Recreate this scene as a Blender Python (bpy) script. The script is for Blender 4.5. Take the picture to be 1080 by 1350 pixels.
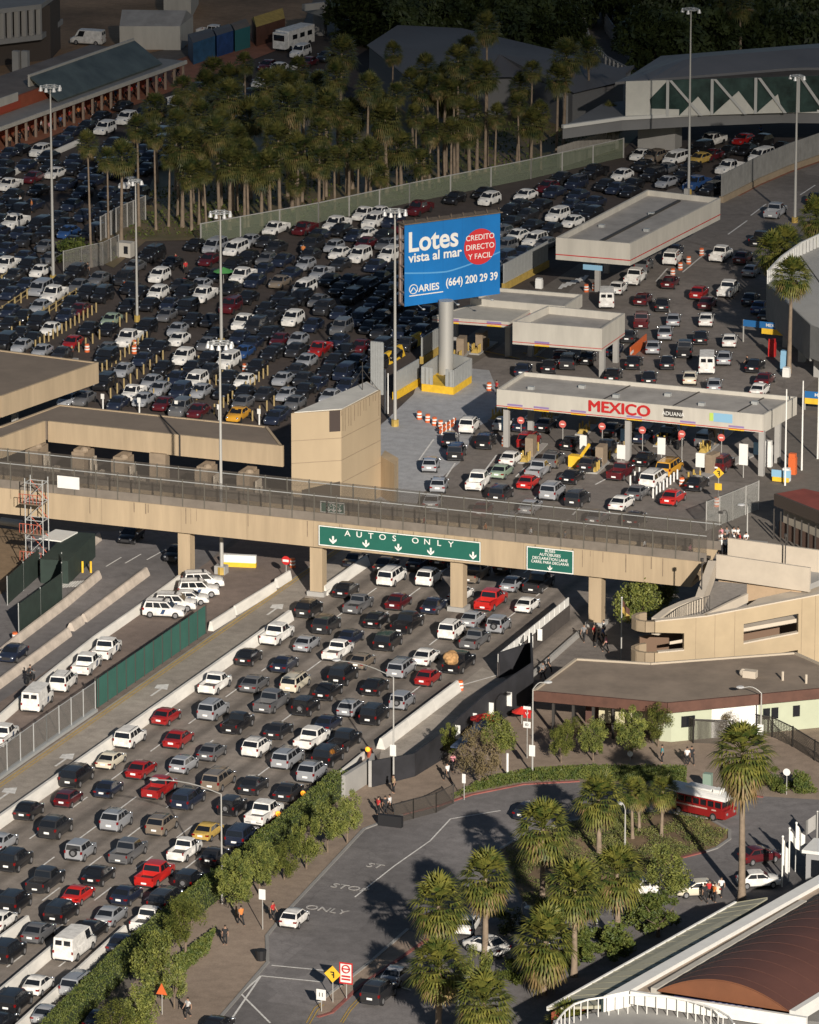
import bpy, bmesh, math, random
from mathutils import Vector, Matrix
from mathutils import noise as mnoise
R = math.radians
random.seed(11)
for o in list(bpy.data.objects): bpy.data.objects.remove(o)
scene = bpy.context.scene
COL = scene.collection
# ------------------------------------------------------------ camera
FPX, PITCH, YAW, HC = 8000.0, R(15.7), R(21.1), 178.0
FW = Vector((-math.sin(YAW)*math.cos(PITCH), math.cos(YAW)*math.cos(PITCH), -math.sin(PITCH)))
RT = Vector((math.cos(YAW), math.sin(YAW), 0))
UP = RT.cross(FW)
cam = bpy.data.cameras.new('camera'); camo = bpy.data.objects.new('camera', cam); COL.objects.link(camo)
camo.matrix_world = Matrix(((RT.x, UP.x, -FW.x, 0), (RT.y, UP.y, -FW.y, 0), (RT.z, UP.z, -FW.z, HC), (0, 0, 0, 1)))
cam.sensor_fit = 'VERTICAL'; cam.sensor_height = 36; cam.lens = FPX/1350*36
cam.clip_start = 5; cam.clip_end = 9000
scene.camera = camo
scene.render.resolution_x = 819; scene.render.resolution_y = 1024
# ------------------------------------------------------------ light
SUN_EL = R(20.5)
SH = R(33.0)                                  # shadows fall 33 degrees left of +Y
SD = Vector((math.sin(SH)*math.cos(SUN_EL), -math.cos(SH)*math.cos(SUN_EL), math.sin(SUN_EL)))   # towards the sun
sun = bpy.data.lights.new('sun', 'SUN'); sun.energy = 5.0; sun.angle = R(0.53); sun.color = (1, .92, .82)
suno = bpy.data.objects.new('sun', sun); COL.objects.link(suno)
suno.rotation_euler = SD.to_track_quat('Z', 'Y').to_euler()
world = bpy.data.worlds.new('World'); scene.world = world; world.use_nodes = True
nt = world.node_tree; bg = nt.nodes['Background']
sky = nt.nodes.new('ShaderNodeTexSky'); sky.sky_type = 'NISHITA'; sky.sun_disc = False
sky.sun_elevation = SUN_EL; sky.sun_rotation = math.atan2(SD.x, SD.y); sky.air_density = 1.0; sky.dust_density = .6
nt.links.new(sky.outputs[0], bg.inputs[0]); bg.inputs[1].default_value = .036
scene.view_settings.view_transform = 'Standard'; scene.view_settings.look = 'None'
scene.view_settings.exposure = 0.25; scene.view_settings.gamma = 1
scene.cycles.max_bounces = 5; scene.cycles.transparent_max_bounces = 12

def P(x, y, z=0.0):
    d = FW*FPX + RT*(x-540) - UP*(y-675)
    t = (z-HC)/d.z
    return Vector((d.x*t, d.y*t, z))
def Q(p):
    v = Vector(p) - Vector((0, 0, HC)); zc = v.dot(FW)
    return 540+FPX*v.dot(RT)/zc, 675-FPX*v.dot(UP)/zc
def HZ(x, yb, yt):            # height of a vertical thing standing at pixel (x, yb) whose top shows at yt
    b = P(x, yb); lo, hi = 0.0, 60.0
    for _ in range(30):
        m = (lo+hi)/2
        if Q((b.x, b.y, m))[1] > yt: lo = m
        else: hi = m
    return lo
# ------------------------------------------------------------ materials
MATS = {}
def mat(name, col, rough=.7, metal=0, spec=.5, var=0, scale=1.0, coat=0, alpha=1, emis=None, bump=0, detail=4, streak=None):
    if name in MATS: return MATS[name]
    m = bpy.data.materials.new(name); m.use_nodes = True; n = m.node_tree; b = n.nodes['Principled BSDF']
    c4 = (col[0], col[1], col[2], 1)
    b.inputs['Base Color'].default_value = c4; b.inputs['Roughness'].default_value = rough
    b.inputs['Metallic'].default_value = metal; b.inputs['Specular IOR Level'].default_value = spec
    b.inputs['Coat Weight'].default_value = coat; b.inputs['Coat Roughness'].default_value = .04
    b.inputs['Alpha'].default_value = alpha
    if emis: b.inputs['Emission Color'].default_value = (*emis, 1); b.inputs['Emission Strength'].default_value = 1
    if var:
        g = n.nodes.new('ShaderNodeNewGeometry')
        mp = n.nodes.new('ShaderNodeMapping'); n.links.new(g.outputs['Position'], mp.inputs[0])
        if streak: mp.inputs['Scale'].default_value = streak
        t = n.nodes.new('ShaderNodeTexNoise'); t.inputs['Scale'].default_value = scale; t.inputs['Detail'].default_value = detail
        t.inputs['Roughness'].default_value = .65
        n.links.new(mp.outputs[0], t.inputs['Vector'])
        r = n.nodes.new('ShaderNodeMapRange'); r.inputs[1].default_value = .3; r.inputs[2].default_value = .7
        r.inputs[3].default_value = 1-var; r.inputs[4].default_value = 1+var
        n.links.new(t.outputs[0], r.inputs[0])
        x = n.nodes.new('ShaderNodeVectorMath'); x.operation = 'SCALE'; x.inputs[0].default_value = col
        n.links.new(r.outputs[0], x.inputs['Scale']); n.links.new(x.outputs[0], b.inputs['Base Color'])
        if bump:
            bp = n.nodes.new('ShaderNodeBump'); bp.inputs['Strength'].default_value = bump; bp.inputs['Distance'].default_value = .05
            n.links.new(t.outputs[0], bp.inputs['Height']); n.links.new(bp.outputs[0], b.inputs['Normal'])
    MATS[name] = m; return m
def leafmat(name, c1, c2, scale=.8):
    m = bpy.data.materials.new(name); m.use_nodes = True; n = m.node_tree; b = n.nodes['Principled BSDF']
    g = n.nodes.new('ShaderNodeNewGeometry'); t = n.nodes.new('ShaderNodeTexNoise'); t.inputs['Scale'].default_value = scale
    t.inputs['Detail'].default_value = 5
    n.links.new(g.outputs['Position'], t.inputs['Vector'])
    r = n.nodes.new('ShaderNodeMapRange'); r.inputs[1].default_value = .35; r.inputs[2].default_value = .65
    n.links.new(t.outputs[0], r.inputs[0])
    mx = n.nodes.new('ShaderNodeMix'); mx.data_type = 'RGBA'; mx.inputs[6].default_value = (*c1, 1); mx.inputs[7].default_value = (*c2, 1)
    n.links.new(r.outputs[0], mx.inputs[0]); n.links.new(mx.outputs[2], b.inputs['Base Color'])
    b.inputs['Roughness'].default_value = .55; b.inputs['Specular IOR Level'].default_value = .3
    MATS[name] = m; return m
def meshmat(name, col, dens, sx=4.0, opaque=.0):
    """wire mesh: procedural grid of wires with real gaps"""
    m = bpy.data.materials.new(name); m.use_nodes = True; n = m.node_tree; b = n.nodes['Principled BSDF']
    b.inputs['Base Color'].default_value = (*col, 1); b.inputs['Roughness'].default_value = .5
    tc = n.nodes.new('ShaderNodeNewGeometry'); sep = n.nodes.new('ShaderNodeSeparateXYZ'); n.links.new(tc.outputs['Position'], sep.inputs[0])
    def line(a, b_):
        ad = n.nodes.new('ShaderNodeMath'); ad.operation = 'ADD'
        n.links.new(a, ad.inputs[0]); n.links.new(b_, ad.inputs[1])
        mu = n.nodes.new('ShaderNodeMath'); mu.operation = 'MULTIPLY'; mu.inputs[1].default_value = sx; n.links.new(ad.outputs[0], mu.inputs[0])
        fr = n.nodes.new('ShaderNodeMath'); fr.operation = 'FRACT'; n.links.new(mu.outputs[0], fr.inputs[0])
        lt = n.nodes.new('ShaderNodeMath'); lt.operation = 'LESS_THAN'; lt.inputs[1].default_value = dens; n.links.new(fr.outputs[0], lt.inputs[0])
        return lt.outputs[0]
    xy = n.nodes.new('ShaderNodeMath'); xy.operation = 'ADD'; n.links.new(sep.outputs[0], xy.inputs[0]); n.links.new(sep.outputs[1], xy.inputs[1])
    ng = n.nodes.new('ShaderNodeMath'); ng.operation = 'MULTIPLY'; ng.inputs[1].default_value = -1; n.links.new(sep.outputs[2], ng.inputs[0])
    l1 = line(xy.outputs[0], sep.outputs[2]); l2 = line(xy.outputs[0], ng.outputs[0])
    mxx = n.nodes.new('ShaderNodeMath'); mxx.operation = 'MAXIMUM'; n.links.new(l1, mxx.inputs[0]); n.links.new(l2, mxx.inputs[1])
    n.links.new(mxx.outputs[0], b.inputs['Alpha'])
    MATS[name] = m; return m
M = {}
def D(k, *a, **kw): M[k] = mat(k, *a, **kw)
D('sand', (.39, .30, .195), .85, var=.13, scale=.9, bump=.1, streak=(1, 1, .10))
D('sand_dark', (.29, .225, .15), .85, var=.12, scale=.5)
D('sand_pale', (.52, .45, .36), .85, var=.08, scale=.5)
D('roof_brown', (.19, .15, .115), .9, var=.12, scale=.35)
D('roof_tar', (.24, .19, .145), .9, var=.22, scale=.28)
D('roof_grey', (.36, .335, .305), .85, var=.2, scale=.35)
D('fascia_white', (.49, .46, .40), .75, var=.10, scale=.8, streak=(1, 1, .2))
D('fascia_brown', (.10, .045, .03), .7, var=.2, scale=1)
D('white', (.75, .74, .70), .55, var=.05, scale=1)
D('barrier', (.68, .655, .60), .85, var=.14, scale=.9, streak=(1, .3, 1))
D('barrier_old', (.50, .43, .36), .85, var=.2, scale=.8)
D('concrete', (.27, .26, .245), .9, var=.10, scale=.5)
D('concrete_pale', (.34, .33, .31), .9, var=.10, scale=.3)
D('steel', (.40, .41, .40), .5, metal=.2, var=.08, scale=2)
D('pole', (.45, .44, .41), .5, metal=.3)
D('steel_dark', (.06, .055, .05), .6, metal=.3)
D('black', (.015, .015, .017), .6)
D('screen_black', (.022, .022, .026), .8, var=.4, scale=.4)
D('screen_green', (.035, .12, .095), .7, var=.12, scale=.4)
D('yellow', (.74, .46, .03), .6, var=.15, scale=1.5)
D('yellow_dull', (.42, .29, .07), .7, var=.2, scale=1.5)
D('orange', (.62, .13, .035), .5)
D('red', (.48, .02, .02), .5)
D('curb_red', (.27, .09, .075), .8, var=.25, scale=1)
D('sign_green', (.015, .115, .085), .5, var=.05, scale=1)
D('sign_blue', (.02, .13, .34), .45)
D('pale_blue', (.24, .44, .60), .5)
D('purple', (.26, .18, .38), .5)
D('glass_green', (.03, .09, .075), .12, spec=.7)
D('glass_dark', (.012, .014, .018), .07, spec=.8)
D('tan_booth', (.26, .20, .14), .8, var=.15, scale=1)
D('bark', (.16, .12, .085), .95, var=.25, scale=2, bump=.3)
D('palm_bark', (.23, .175, .125), .95, var=.25, scale=1.4, bump=.3)
D('brick', (.30, .075, .035), .9, var=.15, scale=.8)
D('roof_rust', (.105, .045, .034), .62, var=.12, scale=.22)
D('roof_rust_pale', (.18, .068, .03), .7, var=.15, scale=.3)
D('roof_red', (.22, .05, .035), .8, var=.2, scale=.5)
D('roof_sage', (.40, .385, .29), .6, var=.08, scale=.3)
D('roof_slate', (.12, .112, .11), .7, var=.1, scale=.1)
D('mint', (.42, .45, .33), .8, var=.05, scale=.5)
D('terracotta', (.33, .13, .07), .85, var=.2, scale=.6)
D('lamp_white', (.55, .55, .54), .3)
D('lamp_amber', (1, .4, .03), .4, emis=(.9, .3, .02))
D('rubber', (.014, .014, .015), .8)
D('skin', (.36, .21, .14), .6)
D('hair', (.02, .014, .01), .7)
leafmat('leaf_palm', (.035, .058, .012), (.19, .18, .036), 1.1)
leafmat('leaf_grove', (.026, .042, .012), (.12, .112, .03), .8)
leafmat('leaf_dead', (.11, .105, .03), (.26, .17, .08), 1.3)
leafmat('leaf_tree', (.055, .075, .018), (.21, .22, .05), 1.6)
leafmat('leaf_dark', (.016, .026, .009), (.045, .06, .018), .3)
leafmat('leaf_brown', (.10, .08, .035), (.16, .12, .06), .7)
leafmat('leaf_hedge', (.045, .07, .015), (.115, .13, .028), 1.4)
leafmat('leaf_yellow', (.05, .07, .018), (.17, .17, .05), 1.2)
meshmat('wire_grey', (.26, .25, .23), .26, 7)
meshmat('wire_pale', (.40, .40, .37), .22, 7)
meshmat('wire_dark', (.075, .065, .055), .36, 7)
meshmat('wire_green', (.20, .23, .16), .34, 6)

def groundmat(name, col, patch=.18, stain=None, s1=.05, s2=.9, cracks=False):
    m = bpy.data.materials.new(name); m.use_nodes = True; n = m.node_tree; b = n.nodes['Principled BSDF']
    b.inputs['Roughness'].default_value = .9; b.inputs['Specular IOR Level'].default_value = .25
    g = n.nodes.new('ShaderNodeNewGeometry')
    def nz(sc, lo, hi, det=5, strv=None):
        src = g.outputs['Position']
        if strv:
            mp = n.nodes.new('ShaderNodeMapping'); mp.inputs['Scale'].default_value = strv; n.links.new(src, mp.inputs[0]); src = mp.outputs[0]
        t = n.nodes.new('ShaderNodeTexNoise'); t.inputs['Scale'].default_value = sc; t.inputs['Detail'].default_value = det
        n.links.new(src, t.inputs['Vector'])
        r = n.nodes.new('ShaderNodeMapRange'); r.inputs[1].default_value = .32; r.inputs[2].default_value = .68
        r.inputs[3].default_value = lo; r.inputs[4].default_value = hi; n.links.new(t.outputs[0], r.inputs[0]); return r.outputs[0]
    def mul(a, b_):
        k = n.nodes.new('ShaderNodeMath'); k.operation = 'MULTIPLY'; n.links.new(a, k.inputs[0]); n.links.new(b_, k.inputs[1]); return k.outputs[0]
    f = mul(nz(s1, 1-patch, 1+patch), nz(s2, .88, 1.12)); f = mul(f, nz(7, .9, 1.1, 2))
    if stain:          # oil darkened strip down the middle of each lane (wear of the surface itself)
        x0, w = stain
        sp = n.nodes.new('ShaderNodeSeparateXYZ'); n.links.new(g.outputs['Position'], sp.inputs[0])
        def mm(op, a, v):
            k = n.nodes.new('ShaderNodeMath'); k.operation = op; n.links.new(a, k.inputs[0]); k.inputs[1].default_value = v; return k.outputs[0]
        a = mm('ADD', sp.outputs[0], -x0+w*200); a = mm('DIVIDE', a, w); a = mm('FRACT', a, 0); a = mm('SUBTRACT', a, .5); a = mm('ABSOLUTE', a, 0)
        r = n.nodes.new('ShaderNodeMapRange'); r.interpolation_type = 'SMOOTHSTEP'; r.inputs[1].default_value = .02; r.inputs[2].default_value = .26
        r.inputs[3].default_value = .70; r.inputs[4].default_value = 1.06; n.links.new(a, r.inputs[0])
        f = mul(f, r.outputs[0]); f = mul(f, nz(1.0, .9, 1.1, 3, (1.2, .05, 1)))
    if cracks:         # sealed cracks and rectangular repair patches
        vo = n.nodes.new('ShaderNodeTexVoronoi'); vo.feature = 'DISTANCE_TO_EDGE'; vo.inputs['Scale'].default_value = .09; wn = n.nodes.new('ShaderNodeTexNoise'); wn.inputs['Scale'].default_value = .25; wn.inputs['Detail'].default_value = 4; n.links.new(g.outputs['Position'], wn.inputs['Vector']); wv = n.nodes.new('ShaderNodeVectorMath'); wv.operation = 'MULTIPLY_ADD'; wv.inputs[1].default_value = (9, 9, 0); n.links.new(wn.outputs['Color'], wv.inputs[0]); n.links.new(g.outputs['Position'], wv.inputs[2]); n.links.new(wv.outputs[0], vo.inputs['Vector'])
        r = n.nodes.new('ShaderNodeMapRange'); r.inputs[1].default_value = .0; r.inputs[2].default_value = .012; r.inputs[3].default_value = .84; r.inputs[4].default_value = 1; n.links.new(vo.outputs['Distance'], r.inputs[0]); f = mul(f, r.outputs[0])
        v2 = n.nodes.new('ShaderNodeTexVoronoi'); v2.distance = 'CHEBYCHEV'; v2.inputs['Scale'].default_value = .09; n.links.new(g.outputs['Position'], v2.inputs['Vector'])
        sp2 = n.nodes.new('ShaderNodeSeparateColor'); n.links.new(v2.outputs['Color'], sp2.inputs[0])
        r = n.nodes.new('ShaderNodeMapRange'); r.inputs[1].default_value = .0; r.inputs[2].default_value = 1; r.inputs[3].default_value = .88; r.inputs[4].default_value = 1.1; n.links.new(sp2.outputs[0], r.inputs[0]); f = mul(f, r.outputs[0])
    x = n.nodes.new('ShaderNodeVectorMath'); x.operation = 'SCALE'; x.inputs[0].default_value = col
    n.links.new(f, x.inputs['Scale']); n.links.new(x.outputs[0], b.inputs['Base Color'])
    MATS[name] = m; M[name] = m; return m
groundmat('g_base', (.16, .14, .12), .15)
groundmat('g_freeway', (.245, .212, .182), .10, (-224.6, 4.09))
groundmat('g_shoulder', (.34, .30, .255), .16, cracks=True)
groundmat('g_lot', (.082, .066, .058), .15)
groundmat('g_brownlot', (.21, .165, .14), .12)
groundmat('g_road', (.185, .172, .168), .22, cracks=True)
groundmat('g_plaza', (.21, .185, .165), .18, cracks=True)
groundmat('g_concrete', (.38, .38, .385), .10)
groundmat('g_walk', (.30, .232, .178), .14)
groundmat('g_dirt', (.20, .14, .085), .35, s1=.09)
groundmat('g_grass', (.075, .085, .03), .4, s1=.12)
groundmat('g_far', (.30, .19, .11), .4, s1=.06)
M['paint_white'] = mat('paint_white', (.70, .68, .64), .8, var=.22, scale=2)
M['paint_faint'] = mat('paint_faint', (.42, .40, .375), .85, var=.3, scale=3)
M['paint_yellow'] = mat('paint_yellow', (.45, .30, .07), .8, var=.2, scale=2)
for k in ('leaf_palm', 'leaf_dead', 'leaf_tree', 'leaf_dark', 'leaf_brown', 'leaf_hedge', 'leaf_yellow', 'wire_grey', 'wire_pale', 'wire_dark', 'wire_green'): M[k] = MATS[k]

# ------------------------------------------------------------ builders
class MB:
    def __init__(s): s.v = []; s.f = []; s.m = []
    def add(s, vs, fs, mi=0):
        b = len(s.v); s.v += [tuple(v) for v in vs]
        for f in fs: s.f.append(tuple(i+b for i in f)); s.m.append(mi)
        return s
    def box(s, x0, y0, z0, x1, y1, z1, mi=0):
        v = [(x, y, z) for z in (z0, z1) for x, y in ((x0, y0), (x1, y0), (x1, y1), (x0, y1))]
        return s.add(v, [(0, 3, 2, 1), (4, 5, 6, 7), (0, 1, 5, 4), (1, 2, 6, 5), (2, 3, 7, 6), (3, 0, 4, 7)], mi)
    def prism(s, pts, z0, z1, mi=0):
        n = len(pts)
        a0 = [z0]*n if not hasattr(z0, '__len__') else z0; a1 = [z1]*n if not hasattr(z1, '__len__') else z1
        area = sum(pts[i][0]*pts[(i+1) % n][1]-pts[(i+1) % n][0]*pts[i][1] for i in range(n))
        idx = list(range(n)) if area > 0 else list(range(n))[::-1]
        v = [(pts[i][0], pts[i][1], a0[i]) for i in idx]+[(pts[i][0], pts[i][1], a1[i]) for i in idx]
        return s.add(v, [tuple(range(n))[::-1], tuple(range(n, 2*n))]+[(i, (i+1) % n, n+(i+1) % n, n+i) for i in range(n)], mi)
    def bar(s, a, b, w, z0, z1, mi=0, z0b=None, z1b=None, w2=None):
        """upright slab between two plan points; w2 = thickness at the top"""
        a = Vector(a[:2]); b = Vector(b[:2]); d = (b-a)
        if d.length < 1e-6: return s
        d.normalize(); n = Vector((-d.y, d.x))
        z0b = z0 if z0b is None else z0b; z1b = z1 if z1b is None else z1b
        h = n*w/2; t = n*(w2 if w2 is not None else w)/2
        v = [(*(a-h), z0), (*(b-h), z0b), (*(b+h), z0b), (*(a+h), z0), (*(a-t), z1), (*(b-t), z1b), (*(b+t), z1b), (*(a+t), z1)]
        return s.add(v, [(0, 3, 2, 1), (4, 5, 6, 7), (0, 1, 5, 4), (1, 2, 6, 5), (2, 3, 7, 6), (3, 0, 4, 7)], mi)
    def tube(s, a, b, r, n=8, r2=None, mi=0):
        a = Vector(a); b = Vector(b); d = (b-a).normalized(); r2 = r if r2 is None else r2
        u = d.orthogonal().normalized(); w = d.cross(u)
        v = [a+(u*math.cos(t)+w*math.sin(t))*r for t in [2*math.pi*i/n for i in range(n)]]
        v += [b+(u*math.cos(t)+w*math.sin(t))*r2 for t in [2*math.pi*i/n for i in range(n)]]
        return s.add(v, [tuple(range(n))[::-1], tuple(range(n, 2*n))]+[(i, (i+1) % n, n+(i+1) % n, n+i) for i in range(n)], mi)
    def quad(s, a, b, c, d, mi=0): return s.add([a, b, c, d], [(0, 1, 2, 3)], mi)
    def ball(s, c, rx, ry, rz, mi=0, n=8, m=6):
        v = []; f = []
        for j in range(m+1):
            ph = math.pi*j/m-math.pi/2
            for i in range(n):
                t = 2*math.pi*i/n; v.append((c[0]+rx*math.cos(ph)*math.cos(t), c[1]+ry*math.cos(ph)*math.sin(t), c[2]+rz*math.sin(ph)))
        for j in range(m):
            for i in range(n): f.append((j*n+i, j*n+(i+1) % n, (j+1)*n+(i+1) % n, (j+1)*n+i))
        return s.add(v, f, mi)
    def mesh(s, name, mats, off=None, smooth=False):
        me = bpy.data.meshes.new(name)
        vs = s.v if off is None else [(x-off[0], y-off[1], z-off[2]) for x, y, z in s.v]
        me.from_pydata(vs, [], s.f)
        for m in (mats if isinstance(mats, (list, tuple)) else [mats]): me.materials.append(m)
        me.polygons.foreach_set('material_index', s.m)
        if smooth:
            me.polygons.foreach_set('use_smooth', [True]*len(me.polygons)); me.update()
            me.set_sharp_from_angle(angle=R(38))
        me.update(); return me
    def build(s, name, mats, parent=None, smooth=False, world=True, loc=None):
        off = None; c = None
        if parent is not None and world:
            off = wl(parent)
        elif parent is None:
            xs = [v[0] for v in s.v]; ys = [v[1] for v in s.v]; zs = [v[2] for v in s.v]
            c = ((min(xs)+max(xs))/2, (min(ys)+max(ys))/2, min(zs)); off = c
        o = bpy.data.objects.new(name, s.mesh(name, mats, off, smooth)); COL.objects.link(o)
        if c: o.location = c
        if parent is not None: o.parent = parent
        return o
def wl(o):
    v = Vector(o.location)
    if o.parent: v = v+wl(o.parent)
    return v
def tag(o, label, cat, group=None):
    o['label'] = label; o['category'] = cat
    if group: o['group'] = group
    return o
def thing(name, label, cat, loc, group=None):
    o = bpy.data.objects.new(name, None); COL.objects.link(o); o.location = loc; o.empty_display_size = .3
    return tag(o, label, cat, group)
def struct(o, kind='structure'): o['kind'] = kind; return o
def copytree(o, parent=None):
    c = o.copy(); COL.objects.link(c)
    if parent is not None: c.parent = parent
    for ch in list(o.children): copytree(ch, c)
    return c
NSH = [0]
LZ = .10
def sheet(name, pts, z, m, kind='structure', px=True):
    NSH[0] += 1; z = .004*NSH[0]
    b = MB(); q = [P(x, y, z) if px else Vector((x, y, z)) for x, y in pts]
    n = len(q); area = sum(q[i].x*q[(i+1) % n].y-q[(i+1) % n].x*q[i].y for i in range(n))
    if area < 0: q = q[::-1]
    b.add(q, [tuple(range(n))]); o = b.build(name, m)
    o['kind'] = kind; return o
BOLD = [.006]
def textmesh(body, size, depth=.02):
    cu = bpy.data.curves.new('lettering', 'FONT'); cu.body = body; cu.size = size; cu.extrude = depth/2; cu.align_x = 'CENTER'; cu.align_y = 'CENTER'; cu.resolution_u = 4
    cu.offset = size*BOLD[0]
    o = bpy.data.objects.new('tmp', cu); COL.objects.link(o)
    dg = bpy.context.evaluated_depsgraph_get(); dg.update()
    me = bpy.data.meshes.new_from_object(o.evaluated_get(dg)); bpy.data.objects.remove(o); return me
def text(name, body, size, m, org, right, up, parent=None, sx=1.0, out=.03):
    me = textmesh(body, size); right = Vector(right).normalized(); up = Vector(up).normalized(); nn = right.cross(up)
    org = Vector(org)+nn*out
    base = wl(parent) if parent else Vector((0, 0, 0))
    for v in me.vertices:
        c = v.co.copy(); v.co = org-base+right*c.x*sx+up*c.y+nn*c.z
    me.materials.clear(); me.materials.append(m); me.update()
    o = bpy.data.objects.new(name, me); COL.objects.link(o)
    if parent: o.parent = parent
    return o
def panel(b, org, right, up, x0, y0, x1, y1, mi=0, out=0.0, th=.02):
    right = Vector(right).normalized(); up = Vector(up).normalized(); nn = right.cross(up); o = Vector(org)+nn*out
    v = [o+right*x+up*y+nn*k for k in (0, th) for x, y in ((x0, y0), (x1, y0), (x1, y1), (x0, y1))]
    b.add(v, [(0, 3, 2, 1), (4, 5, 6, 7), (0, 1, 5, 4), (1, 2, 6, 5), (2, 3, 7, 6), (3, 0, 4, 7)], mi)
X, Y, Z = Vector((1, 0, 0)), Vector((0, 1, 0)), Vector((0, 0, 1))
ORD = ['1st', '2nd', '3rd']+[f'{k}'+('th' if k % 10 not in (1, 2, 3) or k in (11, 12, 13) else {1: 'st', 2: 'nd', 3: 'rd'}[k % 10]) for k in range(4, 400)]
# ============================================================ GROUND
sheet('ground', [(-2500, 100), (2000, 100), (2000, 3500), (-2500, 3500)], 0, M['g_base'], px=False)
sheet('lot_asphalt', [(-60, 640), (-60, 200), (60, 160), (420, 40), (560, 60), (880, 150), (1140, 140), (1140, 190), (830, 300), (760, 350), (560, 480), (500, 700), (-60, 640)], .004, M['g_lot'])
sheet('left_roadway', [(-80, 700), (-80, 1080), (60, 900), (240, 770), (320, 700)], .004, M['g_road'])
sheet('patrol_lot', [(-240.2, 430), (-230.3, 430), (-230.3, 575), (-240.8, 575)], .008, M['g_brownlot'], px=False)
sheet('shoulder_lane', [(-230.2, 400), (-224.6, 400), (-224.6, 585), (-230.2, 585)], .008, M['g_shoulder'], px=False)
sheet('freeway', [(-224.7, 400), (-200.2, 400), (-200.2, 533), (-195.5, 545), (-193.5, 562), (-189, 590), (-224.7, 590)], .012, M['g_freeway'], px=False)
sheet('barrier_apron', [P(503, 988)[:2], P(604, 905)[:2], P(636, 880)[:2], P(664, 893)[:2], P(702, 922)[:2], P(640, 960)[:2], P(580, 1001)[:2], P(546, 1022)[:2], P(492, 1036)[:2]], .016, M['g_shoulder'], px=False)
sheet('plaza_road', [(500, 690), (500, 560), (640, 470), (745, 390), (880, 250), (1140, 190), (1140, 440), (1010, 560), (1000, 640), (940, 690), (930, 760), (740, 720)], .008, M['g_plaza'])
sheet('plaza_concrete', [(492, 570), (545, 520), (560, 480), (645, 488), (668, 545), (630, 562), (606, 610), (560, 648), (533, 690), (490, 680)], .012, M['g_concrete'])
sheet('sidewalk', [(100, 1400), (278, 1400), (288, 1345), (353, 1270), (352, 1235), (372, 1210), (480, 1092), (540, 1072), (590, 1060), (640, 1043), (690, 1034), (762, 1031), (860, 1040), (960, 1046), (1010, 1050), (1140, 1058), (1140, 890), (700, 890), (560, 990), (430, 1038), (330, 1130), (180, 1290)], .008, M['g_walk'])
sheet('foot_path', [(690, 905), (765, 838), (850, 800), (870, 880), (720, 900)], .012, M['g_plaza'])  # darker ground mix carries the shade of the ramp and trees
sheet('loop_road', [(278, 1400), (288, 1345), (353, 1270), (352, 1235), (372, 1210), (480, 1092), (540, 1072), (590, 1060), (640, 1043), (690, 1034), (762, 1031), (860, 1040), (960, 1046), (1010, 1050), (1140, 1058), (1140, 1400)], .004, M['g_road'])
isl = sheet('planted_island', [(660, 1120), (684, 1106), (744, 1085), (800, 1074), (870, 1070), (935, 1080), (962, 1096), (962, 1107), (945, 1119), (898, 1132), (850, 1150), (800, 1180), (740, 1212), (690, 1190)], .008, M['g_dirt'])
sheet('median_path', [(538, 1226), (566, 1238), (476, 1300), (438, 1336), (419, 1342), (421, 1322), (490, 1268)], .008, M['g_walk'])
sheet('parking_apron', [(560, 1250), (640, 1190), (720, 1230), (800, 1290), (700, 1400), (440, 1400), (480, 1310)], .006, M['g_road'])
m = leafmat('palm_ground', (.10, .095, .035), (.22, .155, .09), .12)
sheet('palm_island', [(108, 336), (150, 353), (192, 318), (262, 316), (266, 303), (420, 287), (540, 261), (820, 199), (860, 160), (700, 120), (560, 130), (400, 150), (300, 190), (205, 225), (190, 268)], .012, m)
sheet('dirt_hillside', [(40, -40), (430, -40), (400, 30), (300, 70), (240, 60), (110, 90), (-40, 120)], .008, M['g_far'])
sheet('market_walk', [(-60, 260), (0, 205), (240, 115), (360, 68), (400, 50), (340, 40), (230, 80), (-60, 190)], .014, M['terracotta'])
sheet('north_roadway', [(950, 255), (1140, 180), (1140, 330), (1000, 420), (950, 330), (880, 310)], .012, M['g_plaza'])
# painted lines
lines = MB()
for i, lx in enumerate((-220.55, -216.35, -212.45, -208.2, -204.1)):
    y = 402+i*1.7
    while y < 592:
        lines.box(lx-.08, y, LZ, lx+.08, y+3.7, LZ+.004); y += 9.2
lines.bar((-200.45, 533.5), (-196.6, 541.5), .16, LZ, LZ+.004)
o = lines.build('lane_lines', M['paint_white']); struct(o)
b = MB()
b.bar((-229.75, 400), (-229.75, 585), .16, LZ, LZ+.004); b.bar((-229.35, 400), (-229.35, 585), .12, LZ, LZ+.004)
struct(b.build('yellow_line', M['paint_yellow']))
b = MB()
MK = 0
def pline(pts, w=.15, z=.0125, d=.004):
    q = [P(*p) for p in pts]
    global MK; MK = (MK+1) % 5
    for i in range(len(q)-1): b.bar(q[i], q[i+1], w, LZ+.004+MK*.002, LZ+.008+MK*.002)
pline([(205, 1360), (150, 1400)])
for s, e in (((640, 621), (655, 601)), ((662, 577), (700, 545)), ((680, 630), (694, 616)), ((700, 665), (708, 655)), ((735, 695), (750, 686)), ((755, 680), (767, 668)), ((588, 630), (600, 612)), ((640, 668), (650, 655)), ((552, 608), (572, 580)), ((785, 640), (800, 632)), ((735, 632), (752, 617)), ((890, 430), (878, 400)), ((960, 310), (985, 292)), ((990, 285), (1010, 270)), ((1055, 258), (1075, 245)), ((865, 372), (880, 355)), ((900, 360), (930, 335))):
    pline([s, e], .2)
pline([(356, 1350), (318, 1300+12), (344, 1288), (424, 1296)], .18, .0085)
pline([(358, 1274), (430, 1281)], .18, .0085); pline([(302, 1350), (344, 1288)], .18, .0085)
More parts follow.
